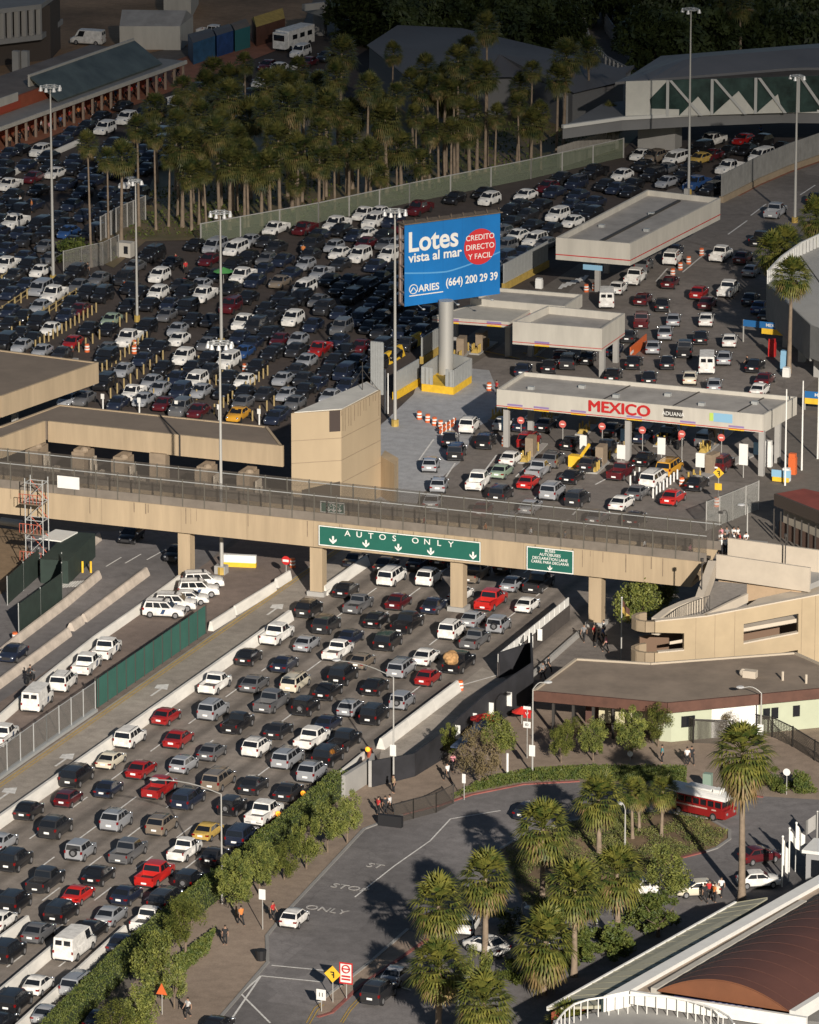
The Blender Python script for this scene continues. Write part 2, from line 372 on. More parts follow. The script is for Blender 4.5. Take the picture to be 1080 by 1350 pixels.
pline([(468, 1184), (520, 1143), (567, 1110), (594, 1081), (660, 1070)], .14, .0085)
for dx in (0, 42, 90, 130):
    pline([(140+dx*.6, 748-dx*.1), (160+dx*.62, 736-dx*.1)], .14, .0085)
pline([(523, 1301), (542, 1307)], .15, .0085)
for k in range(9): pline([(72+k*3.8, 777-k*.3), (82+k*3.6, 769-k*.3)], .22, .0085)
for k in range(6): pline([(738+k*6, 382-k*2.2), (744+k*6, 375-k*2.2)], .5, .0125)
struct(b.build('road_markings', M['paint_white']))
b = MB()
pline([(404, 1350), (415, 1330), (424, 1324)], .1, .0085); pline([(408, 1352), (419, 1333), (427, 1326)], .1, .0085)
pline([(452, 1350), (463, 1333), (477, 1318)], .1, .0085); pline([(449, 1349), (460, 1331), (474, 1316)], .1, .0085)
pline([(690, 466), (728, 476)], .3, .0165); pline([(640, 464), (685, 474)], .3, .0165); pline([(700, 450), (760, 420)], .2, .0165)
struct(b.build('yellow_markings', M['paint_yellow']))
# arrows and words on the shoulder and loop road
b = MB()
for cx, cy in ((365, 803), (213, 909), (88, 1001), (12, 1046)):
    c = P(cx, cy)
    b.box(c.x-.12, c.y-2.6, LZ, c.x+.12, c.y, LZ+.004); b.add([(c.x-.7, c.y-.2, LZ+.008), (c.x+.7, c.y-.2, LZ+.008), (c.x+.1, c.y+1.6, LZ+.008), (c.x-.9, c.y+1.0, LZ+.008)], [(0, 1, 2, 3)])
struct(b.build('shoulder_arrows', M['paint_white']))
for body, cx, cy, sz in (('ST', 494, 1143, 1.5), ('STOP', 461, 1172, 1.5), ('ONLY', 430, 1201, 1.5)):
    c = P(cx, cy); d = (P(cx+34, cy-24)-P(cx, cy)).normalized(); rr = Vector((d.y, -d.x, 0))
    o = text('road_lettering', body, sz, M['paint_faint'], (c.x, c.y, LZ+.014), rr, d, out=.0); struct(o)
    
def barrier(pts, label, w=.62, h=.85, mt='barrier', name='concrete_barrier', cat='barrier', w2=.22, px=True, group=None):
    b = MB(); q = [P(*p) if px else Vector((*p, 0)) for p in pts]
    for i in range(len(q)-1):
        L = (q[i+1]-q[i]).length; n = max(1, round(L/6)); d = (q[i+1]-q[i])/n
        for k in range(n):
            a = q[i]+d*k; c = q[i]+d*(k+1)-d.normalized()*.04
            b.bar(a, c, w, .012, .25, w2=w*.9); b.bar(a, c, w*.9, .25, h, w2=w2)
    return tag(b.build(name, M[mt]), label, cat, group)
G = 'long concrete barriers between the lanes'
barrier([(-224.7, 405), (-224.7, 548.5)], 'long white concrete barrier between the freeway lanes and the pale shoulder lane', px=False, w=.95, h=1.05, w2=.3, group=G)
barrier([(-224.8, 557.9), (-224.8, 570)], 'short white barrier running under the footbridge beside the second column', px=False, w=.95, h=1.05, group=G)
barrier([(278, 832), (308, 813)], 'short white barrier block at the right end of the green screen fence', h=1.0)
barrier([(309.5, 811), (362, 779)], 'white barrier along the yellow line beside the patrol lot, middle one of three', h=1.0)
barrier([(364, 775), (382, 764)], 'small white barrier below the round red sign by the footbridge column', h=1.0)
barrier([(-20, 971), (55, 905), (124, 850), (184, 808), (237, 769)], 'white barrier behind the parked white patrol vehicles', w=.6, h=.9, group=G)
barrier([(-10, 912), (90, 838)], 'worn cream barrier between the two left lanes, lower stretch near the motorcycle', mt='barrier_old', w=.9, group=G)
barrier([(93, 832), (107, 822)], 'short worn barrier block in the gap between the two long left barriers', mt='barrier_old', w=.9)
barrier([(110, 820), (193, 758)], 'worn cream barrier between the two left lanes, upper stretch near the footbridge', mt='barrier_old', w=.9, group=G)
barrier([(-10, 874), (22, 848), (85, 800), (130, 762)], 'worn barrier along the left edge of the road below the green screen', mt='barrier_old', w=.8, group=G)
barrier([(84, 752), (131, 712)], 'old barrier beside the dark green container at the far left', mt='barrier_old', w=.6)
barrier([(502, 988), (603, 911)], 'bright white barrier on the right freeway edge with an amber flasher at its foot', w=.9, h=1.1, group=G)
barrier([(-10, 1255), (37, 1220)], 'grey barrier at the bottom left between the first two freeway lanes', w=.7, mt='barrier', h=.95, group=G)
barrier([(-10, 1326), (78, 1252), (98, 1232)], 'white lane divider barrier ending under the tall white van', w=.7, h=.95, group=G)
barrier([(10, 1375), (165, 1233)], 'white lane divider barrier nearest the hedge, below the silver sedan', w=.7, h=.95, group=G)
barrier([(-20, 252), (0, 240), (52, 213), (104, 190)], 'pale kerb wall between the arcade lanes and the dark packed lot', w=.6, h=.7)
barrier([(210, 138), (260, 122), (322, 112)], 'pale kerb wall behind the palms near the blue kiosks', w=.6, h=.7)
barrier([(300, 133), (325, 128)], 'short pale kerb block beside a red car behind the palms', w=.6, h=.7)
barrier([(385, 92), (418, 82)], 'short pale kerb near the white motorhome at the top', w=.6, h=.6)
barrier([(436, 1036), (480, 1000)], 'thin white guard rail above the stepped concrete wall by the freeway edge', w=.18, h=.7, w2=.18, name='guard_rail', cat='guard rail')
# kerbs
def kerb(pts, label, mt='curb_red', w=.3, h=.14):
    b = MB(); q = [P(*p) for p in pts]
    for i in range(len(q)-1): b.bar(q[i], q[i+1], w, .012, h)
    return struct(b.build('kerb', M[mt]))
kerb([(530, 1075), (580, 1063), (620, 1049), (690, 1035), (764, 1031)], 0)
kerb([(284, 1350), (353, 1270), (352, 1235), (372, 1210), (480, 1094), (530, 1075)], 0, 'concrete')
kerb([(880, 1042), (960, 1046), (1006, 1052)], 0)
kerb([(660, 1120), (684, 1106), (744, 1085), (800, 1074)], 0, 'concrete_pale')
kerb([(870, 1070), (935, 1080), (962, 1096), (962, 1107), (945, 1119), (930, 1124)], 0, 'concrete')
kerb([(930, 1124), (898, 1132), (870, 1142)], 0)
kerb([(538, 1226), (490, 1268), (421, 1322)], 0, 'concrete_pale'); kerb([(566, 1238), (476, 1300), (438, 1336), (419, 1342)], 0)

# ============================================================ FOOTBRIDGE
YB = 556.7
def PY(x, y, yp):
    d = FW*FPX + RT*(x-540) - UP*(y-675); t = yp/d.y
    return Vector((d.x*t, yp, HC+d.z*t))
fb = thing('footbridge', 'long sand coloured pedestrian bridge with wire mesh sides crossing over the freeway', 'footbridge', (-223, 559, 0))
b = MB(); b.prism([(-268, YB), (-184.4, YB), (-184.4, YB+4.9), (-268, YB+4.9)], 5.5, 5.9); b.build('beam_base', M['sand'], fb)
b = MB()
for y0 in (YB-.02, YB+4.6): b.add([(-268, y0, 5.48), (-184.6, y0, 5.48), (-183.2, y0, 8.25), (-268, y0, 8.25), (-268, y0+.35, 5.48), (-184.6, y0+.35, 5.48), (-183.2, y0+.35, 8.25), (-268, y0+.35, 8.25)], [(0, 1, 2, 3), (7, 6, 5, 4), (0, 4, 5, 1), (1, 5, 6, 2), (2, 6, 7, 3), (3, 7, 4, 0)])
b.build('side_beam', M['sand'], fb)
for jx in (-258.5, -249.2, -240.2, -232.8, -225.4, -217.6, -209.9, -202.4, -194.9, -189.5):
    b = MB(); b.box(jx-.025, YB-.035, 5.5, jx+.025, YB-.01, 8.24); b.build('joint', M['sand_dark'], fb)
b = MB(); b.box(-268, YB+.33, 7.3, -183.9, YB+4.6, 7.6); b.build('walkway', mat('walk_dark', (.07, .06, .052), .9, var=.2), fb)
for cx in (-240.2, -225.4, -209.9, -194.9):
    b = MB(); b.box(cx-.68, 557.35, -.1, cx+.68, 558.6, 5.5); b.box(cx-.95, 557.1, .0, cx+.95, 558.85, .5, 1)
    b.build('column', [M['sand'], M['concrete_pale']], fb)
for i, y0 in enumerate((YB+.1, YB+4.75)):
    b = MB(); b.box(-268, y0, 8.25, -182.9, y0+.1, 9.15); b.build('kerb_panel', mat('kerb_panel', (.17, .145, .12), .8, var=.15, scale=.8), fb)
    b = MB(); b.quad((-268, y0+.05, 9.15), (-182.9, y0+.05, 9.15), (-182.9, y0+.05, 11.2), (-268, y0+.05, 11.2)); b.build('wire_panel', M['wire_dark'], fb)
    b = MB(); b.tube((-268, y0, 10.95), (-182.9, y0, 10.95), .05, 6); b.build('top_rail', M['steel'], fb)
    x = -267
    while x < -183: b = MB(); b.box(x-.05, y0-.05, 8.3, x+.05, y0+.12, 11.2); x += 2.45; b.build('post', mat('fence_post', (.13, .12, .10), .6, metal=.2), fb)
for kx in (-262, -250, -238, -226, -214, -202, -190):
    pass
def hsign(name, label, x0, y0, x1, y1, yp, lines_, arrows=(), mt='sign_green', rim=True, cat='road sign'):
    a = PY(x0, y0, yp); c = PY(x1, y1, yp); w = c.x-a.x; h = a.z-c.z
    t = thing(name, label, cat, (a.x+w/2, yp, c.z))
    b = MB(); panel(b, (a.x, yp, c.z), X, Z, 0, 0, w, h, th=.1); b.build('sign_board', M[mt], t)
    if rim:
        b = MB(); k = .1
        for r in ((0, 0, w, k), (0, h-k, w, h), (0, k, k, h-k), (w-k, k, w, h-k)): panel(b, (a.x, yp, c.z), X, Z, *r, out=.1, th=.02)
        b.build('border', M['white'], t)
    for body, u, v, s, sx in lines_: text('lettering', body, s, M['white'], (a.x+w*u, yp-.1, c.z+h*v), X, Z, t, sx=sx)
    if arrows:
        b = MB()
        for u, v, s in arrows:
            cx = w*u; cz = h*v
            panel(b, (a.x, yp, c.z), X, Z, cx-s*.13, cz, cx+s*.13, cz+s*.6, out=.1, th=.03)
            for sg in (-1, 1):
                o_ = Vector((a.x+cx, yp-.145, c.z+cz))
                b.add([o_+Vector((0, 0, -s*.45)), o_+Vector((0, 0, -s*.1)), o_+Vector((sg*s*.5, 0, s*.3)), o_+Vector((sg*s*.5, 0, s*.0))], [(0, 1, 2, 3)])
        b.build('arrow', M['white'], t)
    return t
s_ = .85
hsign('overhead_sign', 'wide green AUTOS ONLY sign with five white down arrows on the footbridge', 420.7, 692, 634, 741, YB-.16,
      [(ch, .18+.0725*i, .73, s_, 1.15) for i, ch in enumerate('AUTOS')]+[(ch, .60+.073*i, .73, s_, 1.15) for i, ch in enumerate('ONLY')],
      [(.09, .3, .8), (.295, .3, .75), (.495, .27, .75), (.695, .25, .75), (.955, .27, .75)])
hsign('overhead_sign', 'small green bus and declaration lane sign near the right column of the footbridge', 695, 719.5, 756.5, 757, YB-.16,
      [('BUSES', .5, .88, .42, 1), ('AUTOBUSES', .5, .715, .42, 1), ('DECLARATION LANE', .5, .545, .42, .95), ('CARRIL PARA DECLARAR', .5, .385, .40, .9)], [(.5, .15, .5)])
hsign('hanging_sign', 'small green arrow sign seen through the bridge mesh below the sand tower', 423, 660, 455, 678, YB+4.6, [('ST', .35, .72, .6, 1), ('ONLY', .62, .72, .5, 1)], [(.35, .3, .5), (.55, .3, .5), (.8, .3, .45)])
hsign('blank_sign', 'blank white rectangular board fixed to the bridge mesh above the scaffold', 76, 626.5, 105, 645.5, YB-.05, [], mt='white', rim=False, cat='board')

# ============================================================ CANOPIES
def canopy(name, label, pts, zb, zt, fm, rm, cols=(), cat='canopy', thick=.3, drop=.45, cr=.3, colm='concrete_pale', vents=0):
    q = [P(x, y, zt) for x, y in pts]; n = len(q)
    c = sum(q, Vector())/n
    t = thing(name, label, cat, (c.x, c.y, 0))
    area = sum(q[i].x*q[(i+1) % n].y-q[(i+1) % n].x*q[i].y for i in range(n))
    b = MB()
    for i in range(n):
        a, e = q[i], q[(i+1) % n]; d = (e-a).normalized(); nn = Vector((-d.y, d.x, 0))*(1 if area > 0 else -1)
        b.bar(a+nn*thick/2+d*0.0, e+nn*thick/2-d*thick*.98, thick, zb, zt)
    b.build('fascia', M[fm], t)
    b = MB(); cc = []; sg = 1 if area > 0 else -1
    for i in range(n):
        p0, p1, p2 = q[i-1], q[i], q[(i+1) % n]; d1 = (p1-p0).normalized(); d2 = (p2-p1).normalized()
        n1 = Vector((-d1.y, d1.x, 0))*sg; n2 = Vector((-d2.y, d2.x, 0))*sg; m_ = (n1+n2); cc.append(p1+m_*(thick*.95/max(.4, m_.dot(n1))))
    b.prism([(v.x, v.y) for v in cc], zb+.15, zt-drop); rfc = b.build('roof', M[rm], t)
    if vents:
        for k in range(vents): vb = MB(); vp = q[0].lerp(q[1], (k+.6)/(vents+.3)).lerp(q[-1].lerp(q[-2], (k+.6)/(vents+.3)), .35+.3*(k % 2)); vb.box(vp.x-.35, vp.y-.3, zt-drop, vp.x+.35, vp.y+.3, zt-drop+.35); vb.build('roof_vent', M['steel'], rfc)
    for x, y in cols:
        g = P(x, y); b = MB(); b.box(g.x-cr, g.y-cr, -.05, g.x+cr, g.y+cr, zb+.2); b.build('column', M[colm], t)
    return t, q
cA, _ = canopy('inspection_canopy', 'flat brown roofed canopy with a plain sand fascia at the left edge above the other', [(-60, 455), (0, 461), (130, 477.5), (0, 523), (-60, 545)], 5.0, 7.45, 'sand', 'roof_brown', [(20, 560), (100, 530)], drop=.12)
cB, qB = canopy('inspection_canopy', 'long bent brown roofed canopy with sand fascia beside the tower', [(-60, 580), (0, 562), (78, 533), (353, 562), (373, 588), (60, 555), (0, 577.5), (-60, 600)], 5.0, 7.35, 'sand', 'roof_brown', [(52, 632)], drop=.1, colm='steel')
b = MB(); a = P(237, 574, 7.36); e = P(211, 547, 7.36); b.bar(a, e, .12, 7.26, 7.38); a2 = P(237, 574, 7.35); b.box(a2.x-.08, a2.y-.05, 5, a2.x+.08, a2.y+.05, 7.37); b.build('expansion_joint', M['steel_dark'], cB)
b = MB(); g = P(211, 656); b.box(g.x-.95, g.y-.6, 0, g.x+.95, g.y+.6, 5.1); b.build('column', M['tan_booth'], cB)
b = MB(); g = P(-25, 640); b.box(g.x-.8, g.y-.6, 0, g.x+.8, g.y+.6, 5.1); b.build('column', M['tan_booth'], cB)
# inspection booths below it
for i, (x, y) in enumerate(((52, 640), (113, 645), (165, 655), (275, 668), (330, 675))):
    g = P(x, y); t = thing('inspection_booth', ['tan inspection booth at the far left below the long canopy bend', 'tan inspection booth with pale top just right of the blank white board', 'tan inspection booth left of the broad tan column', 'tan inspection booth right of the broad tan column beside the tall lamp pole', 'tan inspection booth nearest the sand tower'][i], 'booth', g, 'tan booths below the long canopy')
    b = MB(); b.box(g.x-1.0, g.y-1.4, 0, g.x+.5, g.y+1.4, 4.5); b.build('cabin', M['tan_booth'], t)
    b = MB(); b.prism([(g.x-.8, g.y-1.3), (g.x+.3, g.y-1.3), (g.x+.3, g.y+1.3), (g.x-.8, g.y+1.3)], 4.5, 4.8); b.ball((g.x+.3, g.y-.9, 4.7), .5, .4, .4); b.build('roof_cap', M['tan_booth'], t)
    b = MB(); b.box(g.x+.9, g.y-1.0, 1.0, g.x+.93, g.y+.8, 2.4); b.box(g.x-.6, g.y-1.43, 1.3, g.x+.5, g.y-1.4, 2.4); b.build('window', M['glass_dark'], t)
    b = MB(); b.box(g.x+1.2, g.y-2.2, 0, g.x+1.8, g.y+1.6, 2.0); b.box(g.x+1.1, g.y-1.2, 2.0, g.x+1.3, g.y+.2, 3.9); b.box(g.x+1.8, g.y-1.4, 0, g.x+2.0, g.y-1.2, 3.4); b.build('inspection_panel', M['sand_pale'], t)
# tower
tw = thing('stair_tower', 'tall sand coloured concrete tower with pale sloping roof beside the footbridge', 'tower', (*P(450, 655)[:2], 0))
zT = 12.0; A_, B_, C_, D_, E_ = P(384, 545, zT), P(450, 541, zT), P(502, 515, zT), P(485, 503, zT), P(400, 537, zT)
b = MB(); b.prism([(v.x, v.y) for v in (A_, B_, C_, D_)], 0, zT-.01); b.build('wall', mat('tower_wall', (.40, .31, .20), .85, var=.08, scale=.22, streak=(1, 1, .3)), tw)
b = MB(); b.prism([(v.x, v.y) for v in (A_+Vector((.25, .3, 0)), B_+Vector((-.1, .4, 0)), C_+Vector((-.3, .1, 0)), D_+Vector((0, -.3, 0)))], zT-.01, zT+.08); b.build('roof', mat('roof_pale', (.55, .53, .48), .8, var=.12, scale=.6), tw)
b = MB(); dAB = (B_-A_).normalized(); nA = Vector((dAB.y, -dAB.x, 0))
for z in (8.9, 6.4, 3.9):
    b.bar(A_+nA*.01, B_+nA*.01, .06, z, z+.07); dBC = (C_-B_).normalized(); nB = Vector((dBC.y, -dBC.x, 0)); b.bar(B_+nB*.01, C_+nB*.01, .06, z, z+.07)
b.build('score_lines', M['sand_dark'], tw)
for k in range(14):
    u_ = (k*.618) % 1; l_ = .5+2.2*((k*.37) % 1); p_ = B_.lerp(C_, u_)+nB*.012; b = MB(); b.bar(p_, p_+dBC*.08, .03, 11.9-l_, 11.9); b.build('rain_streak', mat('stain', (.20, .15, .10), .9, var=.3, scale=2), tw)
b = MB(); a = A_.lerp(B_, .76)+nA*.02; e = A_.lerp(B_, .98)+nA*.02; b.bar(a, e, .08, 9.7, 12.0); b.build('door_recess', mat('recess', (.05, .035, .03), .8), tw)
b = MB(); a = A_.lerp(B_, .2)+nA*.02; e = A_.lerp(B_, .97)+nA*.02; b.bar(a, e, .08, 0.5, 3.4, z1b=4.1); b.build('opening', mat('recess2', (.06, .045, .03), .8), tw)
b = MB(); w0 = C_; w1 = P(520, 601+18, 4.0); b.prism([(w0.x, w0.y), (w1.x, w1.y), (w1.x-.5, w1.y+2.5), (w0.x-.5, w0.y+2.5)], 0, 4.6); b.build('side_wing', M['sand'], tw)
b = MB(); c = P(478, 515, zT); b.tube((c.x, c.y, zT), (c.x, c.y, zT+3.2), .05, 6); b.tube((c.x, c.y, zT+2.4), (c.x-1.6, c.y+.6, zT+.1), .03, 5); b.tube((c.x, c.y, zT+2.4), (c.x+1.6, c.y+.6, zT+.1), .03, 5); b.build('antenna', M['steel_dark'], tw)

# MEXICO canopy
cM, qM = canopy('toll_canopy', 'long white flat canopy with red MEXICO lettering on its fascia', [(655, 513), (1007, 547), (1051, 523), (690, 490)], 5.0, 7.05, 'fascia_white', 'roof_grey', [(668, 589), (828, 607), (1004, 627), (1025, 610), (700, 572)], thick=.25, vents=6)
rM = (qM[1]-qM[0]).normalized(); LM = (qM[1]-qM[0]).length
def onM(u, z): return qM[0]+rM*LM*u+Vector((0, 0, z-7.05))
BOLD[0] = 0
for k_, (dx_, dz_) in enumerate(((0, 0), (-.08, .0), (.08, .0), (0, .05), (0, -.05), (.04, .03), (-.04, -.03))): text('lettering', 'MEXICO', 1.75, M['red'], onM(.463, 6.12+dz_)+rM*dx_, rM, Z, cM, sx=1.12, out=.03+.006*k_)
BOLD[0] = .006
b = MB(); panel(b, onM(0, 5.0), rM, Z, 0, .12, LM, .20, out=.006); b.build('red_stripe', M['red'], cM)
for u in (.07, .17, .31, .52, .72, .90):
    b = MB(); b2 = MB(); x = u*LM; panel(b, onM(0, 5.0), rM, Z, x-.9, .30, x+.9, .50, out=.012); panel(b2, onM(0, 5.0), rM, Z, x-.9, -.02, x+.9, .11, out=.012)
    b.build('purple_band', M['purple'], cM); b2.build('yellow_band', M['yellow'], cM)
b = MB(); panel(b, onM(0, 5.0), rM, Z, LM*.63, .75, LM*.70, 1.7, out=.02); b.build('display_panel', M['steel_dark'], cM)
text('lettering', 'ADUANA', .62, M['white'], onM(.665, 6.15), rM, Z, cM, out=.06)
b = MB(); panel(b, onM(0, 5.0), rM, Z, LM*.815, .75, LM*.885, 1.75, out=.02); b.build('logo_panel', M['pale_blue'], cM)
b = MB(); panel(b, onM(0, 5.0), rM, Z, LM*.80, .8, LM*.815, 1.7, out=.02); b.build('logo_leaf', mat('lime', (.45, .6, .12), .6), cM)
for u in (.38, .64, .88):
    b = MB(); a = onM(u, 6.65); e = a+(qM[2]-qM[1])*1.0; b.bar(a, e, .14, 6.6, 6.68); b.build('roof_seam', M['steel_dark'], cM)
c2, q2 = canopy('toll_canopy', 'white box canopy with parapet walls between the billboard and the van lane', [(676, 424), (794, 433.5), (824, 413), (722, 403)], 4.9, 7.6, 'fascia_white', 'roof_grey', [(794, 498), (700, 470), (770, 480), (812, 478)], drop=.9)
c3, q3 = canopy('toll_canopy', 'thin flat white canopy right behind the billboard post', [(570, 417), (672, 424.5), (707, 404), (631, 398)], 5.0, 5.7, 'fascia_white', mat('canopy_cream', (.55, .52, .44), .7, var=.05).name and 'fascia_white', [(670, 470), (600, 452)], drop=.05)
c4, q4 = canopy('toll_canopy', 'grey roofed canopy with pale parapet farthest behind the billboard', [(620, 393), (745, 404), (768, 388), (655, 379)], 5.0, 6.5, 'fascia_white', 'roof_grey', [(715, 440)], drop=.4)
c1, q1 = canopy('toll_canopy', 'large white canopy with long dark roof slot at the upper right', [(733, 313), (831, 321), (950, 261), (853, 250)], 5.0, 7.8, 'fascia_white', 'roof_grey', [(788, 385), (800, 360), (880, 315), (905, 300)], drop=.7, vents=3)
for cc, qq, zb in ((c2, q2, 4.9), (c1, q1, 5.0), (c3, q3, 5.0)):
    b = MB()
    for i in (0, 1):
        a, e = qq[i], qq[i+1]; r_ = (e-a).normalized(); panel(b, (a.x, a.y, zb), r_, Z, 0, .25 if cc != c1 else .6, (e-a).length, .33 if cc != c1 else .72, out=.006)
    b.build('red_stripe', M['red'], cc)
for cc, qq, zb, us in ((c2, q2, 4.9, (.33,)), (c3, q3, 5.0, (.25, .8))):
    b = MB(); b2 = MB(); r_ = (qq[1]-qq[0]).normalized(); L = (qq[1]-qq[0]).length
    for u in us: panel(b, (qq[0].x, qq[0].y, zb), r_, Z, L*u-.9, .35, L*u+.9, .58, out=.012); panel(b2, (qq[0].x, qq[0].y, zb), r_, Z, L*u-.9, 0, L*u+.9, .18, out=.012)
    b.build('purple_band', M['purple'], cc); b2.build('yellow_band', M['yellow'], cc)
b = MB(); a = (q1[0]+q1[1])/2; e = (q1[2]+q1[3])/2; a = a.lerp(e, .03); b.bar(a, e.lerp(a, .05), .45, 7.1, 7.3); b.build('roof_slot', M['steel_dark'], c1)
b = MB(); a = P(770, 347, 5.0); r_ = (q1[1]-q1[0]).normalized(); panel(b, (a.x, a.y-.3, 4.3), r_, Z, 0, 0, 2.5, .65, out=.02); b.build('lane_sign', M['pale_blue'], c1)
# lane signs below MEXICO canopy
def lane_disc(x, y, i, n):
    g = P(x, y+34); t = thing('stop_sign', f'round pinkish red sign over a lane below the MEXICO canopy, {n} from the left', 'sign', g, 'round red lane signs')
    b = MB(); b.tube(g, g+Z*3.1, .05, 6); b.build('post', M['pole'], t)
    b = MB(); c = g+Z*3.1+Vector((0, -.08, 0)); b.tube(c, c+Vector((0, -.06, 0)), .42, 14); b.build('disc', mat('sign_pink', (.55, .12, .10), .5), t)
    b = MB(); panel(b, c, X, Z, -.22, -.06, .22, .06, out=.065); b.build('bar', M['white'], t)
for i, (x, y, n) in enumerate(((687, 555, 'first'), (742, 560, 'second'), (794, 563, 'third'), (847, 568, 'fourth'), (899, 573, 'fifth'), (951, 578, 'last'))): lane_disc(x, y, i, n)
for i, (x, y, w, h, lb) in enumerate(((769, 581, .8, 1.6, 'tall white board over a lane left of the middle canopy column'), (819, 594, .95, 1.6, 'white board in front of the middle MEXICO canopy column'), (872, 588, .9, 1.9, 'tall white board just above the yellow taxi'), (923, 605, 1.0, 1.6, 'square white board right of the yellow taxi'), (980, 602, 1.0, 2.4, 'white board with lamp left of the right canopy column'))):
    g = P(x, y+28); t = thing('lane_board', lb, 'board', g, 'white lane boards below the canopy')
    b = MB(); b.tube(g, g+Z*1.8, .06, 6); b.build('post', M['pole'], t)
    b = MB(); b.box(g.x-w/2, g.y-.1, 1.5, g.x+w/2, g.y+.05, 1.5+h); b.build('panel', M['white'], t)
for x, y, nm in ((668, 563, 'left'), (825, 577, 'middle'), (1000, 595, 'right')):
    g = P(x, y+20); b = MB(); b.box(g.x-.33, g.y-.9, 1.6, g.x+.33, g.y-.82, 3.0); o = b.build('column_sign', M['pale_blue']); tag(o, f'small light blue sign on the {nm} column of the MEXICO canopy', 'sign', 'blue column signs')
# concrete lane islands with yellow machinery under canopies
isles = [(650, 556, 700, 520), (716, 560, 760, 530), (765, 575, 812, 535), (812, 600, 855, 560), (868, 590, 910, 555), (925, 600, 965, 565), (905, 640, 990, 600), (780, 625, 812, 596), (690, 612, 715, 586), (600, 478, 622, 455), (625, 468, 650, 452), (700, 470, 725, 450)]
isn = ['left of the large red SUV', 'at the second red disc', 'behind the dark sedan near the white board', 'at the foot of the middle canopy column', 'behind the yellow taxi', 'behind the black sedan on the right', 'with the orange ramp below the right canopy column', 'with the yellow machine left of the dark red pickup', 'below the red SUV by the white line', 'right of the billboard base', 'right of the billboard base and farther right', 'below the thin white canopy']
for (x0, y0, x1, y1), nn_ in zip(isles, isn):
    a, e = P(x0, y0), P(x1, y1); t = thing('lane_island', 'lane island with yellow posts '+nn_, 'lane island', a, 'lane islands of the crossing')
    b = MB(); b.bar(a, e, 1.3, .012, .2); b.build('kerb', M['concrete_pale'], t)
    b = MB(); d = (e-a).normalized(); L = (e-a).length
    for k in (.08, .16, .6): 
        for s in (-.4, .4):
            b = MB(); c = a+d*L*k+Vector((-d.y, d.x, 0))*s; b.tube(c+Z*.2, c+Z*1.2, .11, 6); b.build('guard_post', M['yellow_dull'], t)
    b = MB(); b.bar(a+d*L*.02, a+d*L*.16, .9, .2, .7, w2=.3); b.build('nose_block', M['yellow_dull'], t)
    b = MB(); c = a+d*L*.4; b.bar(c-d*.9, c+d*.9, .9, .2, 2.3); b.build('ticket_booth', M['tan_booth'], t)
g = P(760, 615); t = thing('lifting_barrier', 'bright yellow machine with raised arm between the dark sedans before the canopy', 'machine', g)
b = MB(); b.box(g.x-.8, g.y-.5, 0, g.x+.6, g.y+.5, 1.3); b.tube(g+Vector((.5, 0, 1.2)), g+Vector((1.5, 0, 2.7)), .2, 6); b.build('housing', M['yellow'], t)

# ============================================================ BILLBOARD
g0 = P(588, 503); bb = thing('billboard', 'huge blue Lotes vista al mar billboard with red disc on a thick grey post', 'billboard', g0)
zb0, zb1 = 9.5, 19.3
BL, BR = P(533, 404, zb0), P(658.5, 387, zb0); rB = (BR-BL).normalized(); WB = (BR-BL).length; HB = zb1-zb0; nBb = rB.cross(Z)
b = MB(); b.tube(g0, (g0.x, g0.y, zb0+.3), .88, 20); b.build('post', M['pole'], bb, smooth=True)
b = MB(); panel(b, BL, rB, Z, 0, 0, WB, HB, th=.12); b.build('poster', mat('poster_blue', (.008, .16, .46), .45, var=.18, scale=.10), bb)
b = MB()
panel(b, BL, rB, Z, 0, 0, WB, .25, out=-1.3, th=1.28); panel(b, BL, rB, Z, 0, HB-.25, WB, HB, out=-1.3, th=1.28)
for k in range(7): panel(b, BL, rB, Z, 0, HB*k/6.3, .25, HB*k/6.3+.12, out=-1.3, th=1.28)
for u in (0, .25, .5, .75, .985): panel(b, BL, rB, Z, WB*u, 0, WB*u+.18, HB, out=-1.3, th=.25)
panel(b, BL, rB, Z, 0.2, .3, .26, HB-.3, out=-1.0, th=.1)
b.build('steel_frame', mat('rust_frame', (.32, .24, .20), .7, var=.2, scale=1), bb)
b = MB(); panel(b, BL, rB, Z, -.2, HB, WB+.2, HB+.1, out=-1.3, th=1.7)
for k in range(9): b.tube(BL+rB*WB*k/8+Z*(HB), BL+rB*WB*k/8+Z*(HB+.5)-nBb*.3, .04, 5)
b.build('catwalk', M['bark'], bb)
for k in (1, 2, 3, 4): b = MB(); panel(b, BL, rB, Z, WB*k/5-.015, 0, WB*k/5+.015, HB, out=.122, th=.004); b.build('vinyl_seam', mat('vinyl_seam', (.006, .11, .33), .5), bb)
for k in (0, 1, 2): b = MB(); p_ = BL+rB*WB*(k*.36+.14); b.tube(p_, p_+nBb*1.3-Z*.3, .04, 5); b.ball(p_+nBb*1.4-Z*.25, .22, .22, .12); b.build('sign_lamp', M['steel'], bb)
def onB(u, v, o=0): return BL+rB*WB*u+Z*HB*(1-v)+nBb*(.12+o)
def btext(body, u, v, s, m='white', sx=1, bold=.0): 
    BOLD[0] = .022; o = text('lettering', body, s, M[m], onB(u, v), rB, Z, bb, sx=sx, out=.05); BOLD[0] = .006; return o
btext('Lotes', .295, .235, 3.3, sx=.93); btext('vista al mar', .315, .42, 1.55, sx=1.0)
btext('ARIES', .25, .805, 1.15, sx=.98); btext('(664) 200 29 39', .70, .775, 1.3, sx=.84)
b = MB(); c = onB(.785, .385); b.tube(c, c+nBb*.05, 2.15, 32); rdisc = b.build('red_disc', mat('disc_red', (.55, .03, .035), .45), bb)
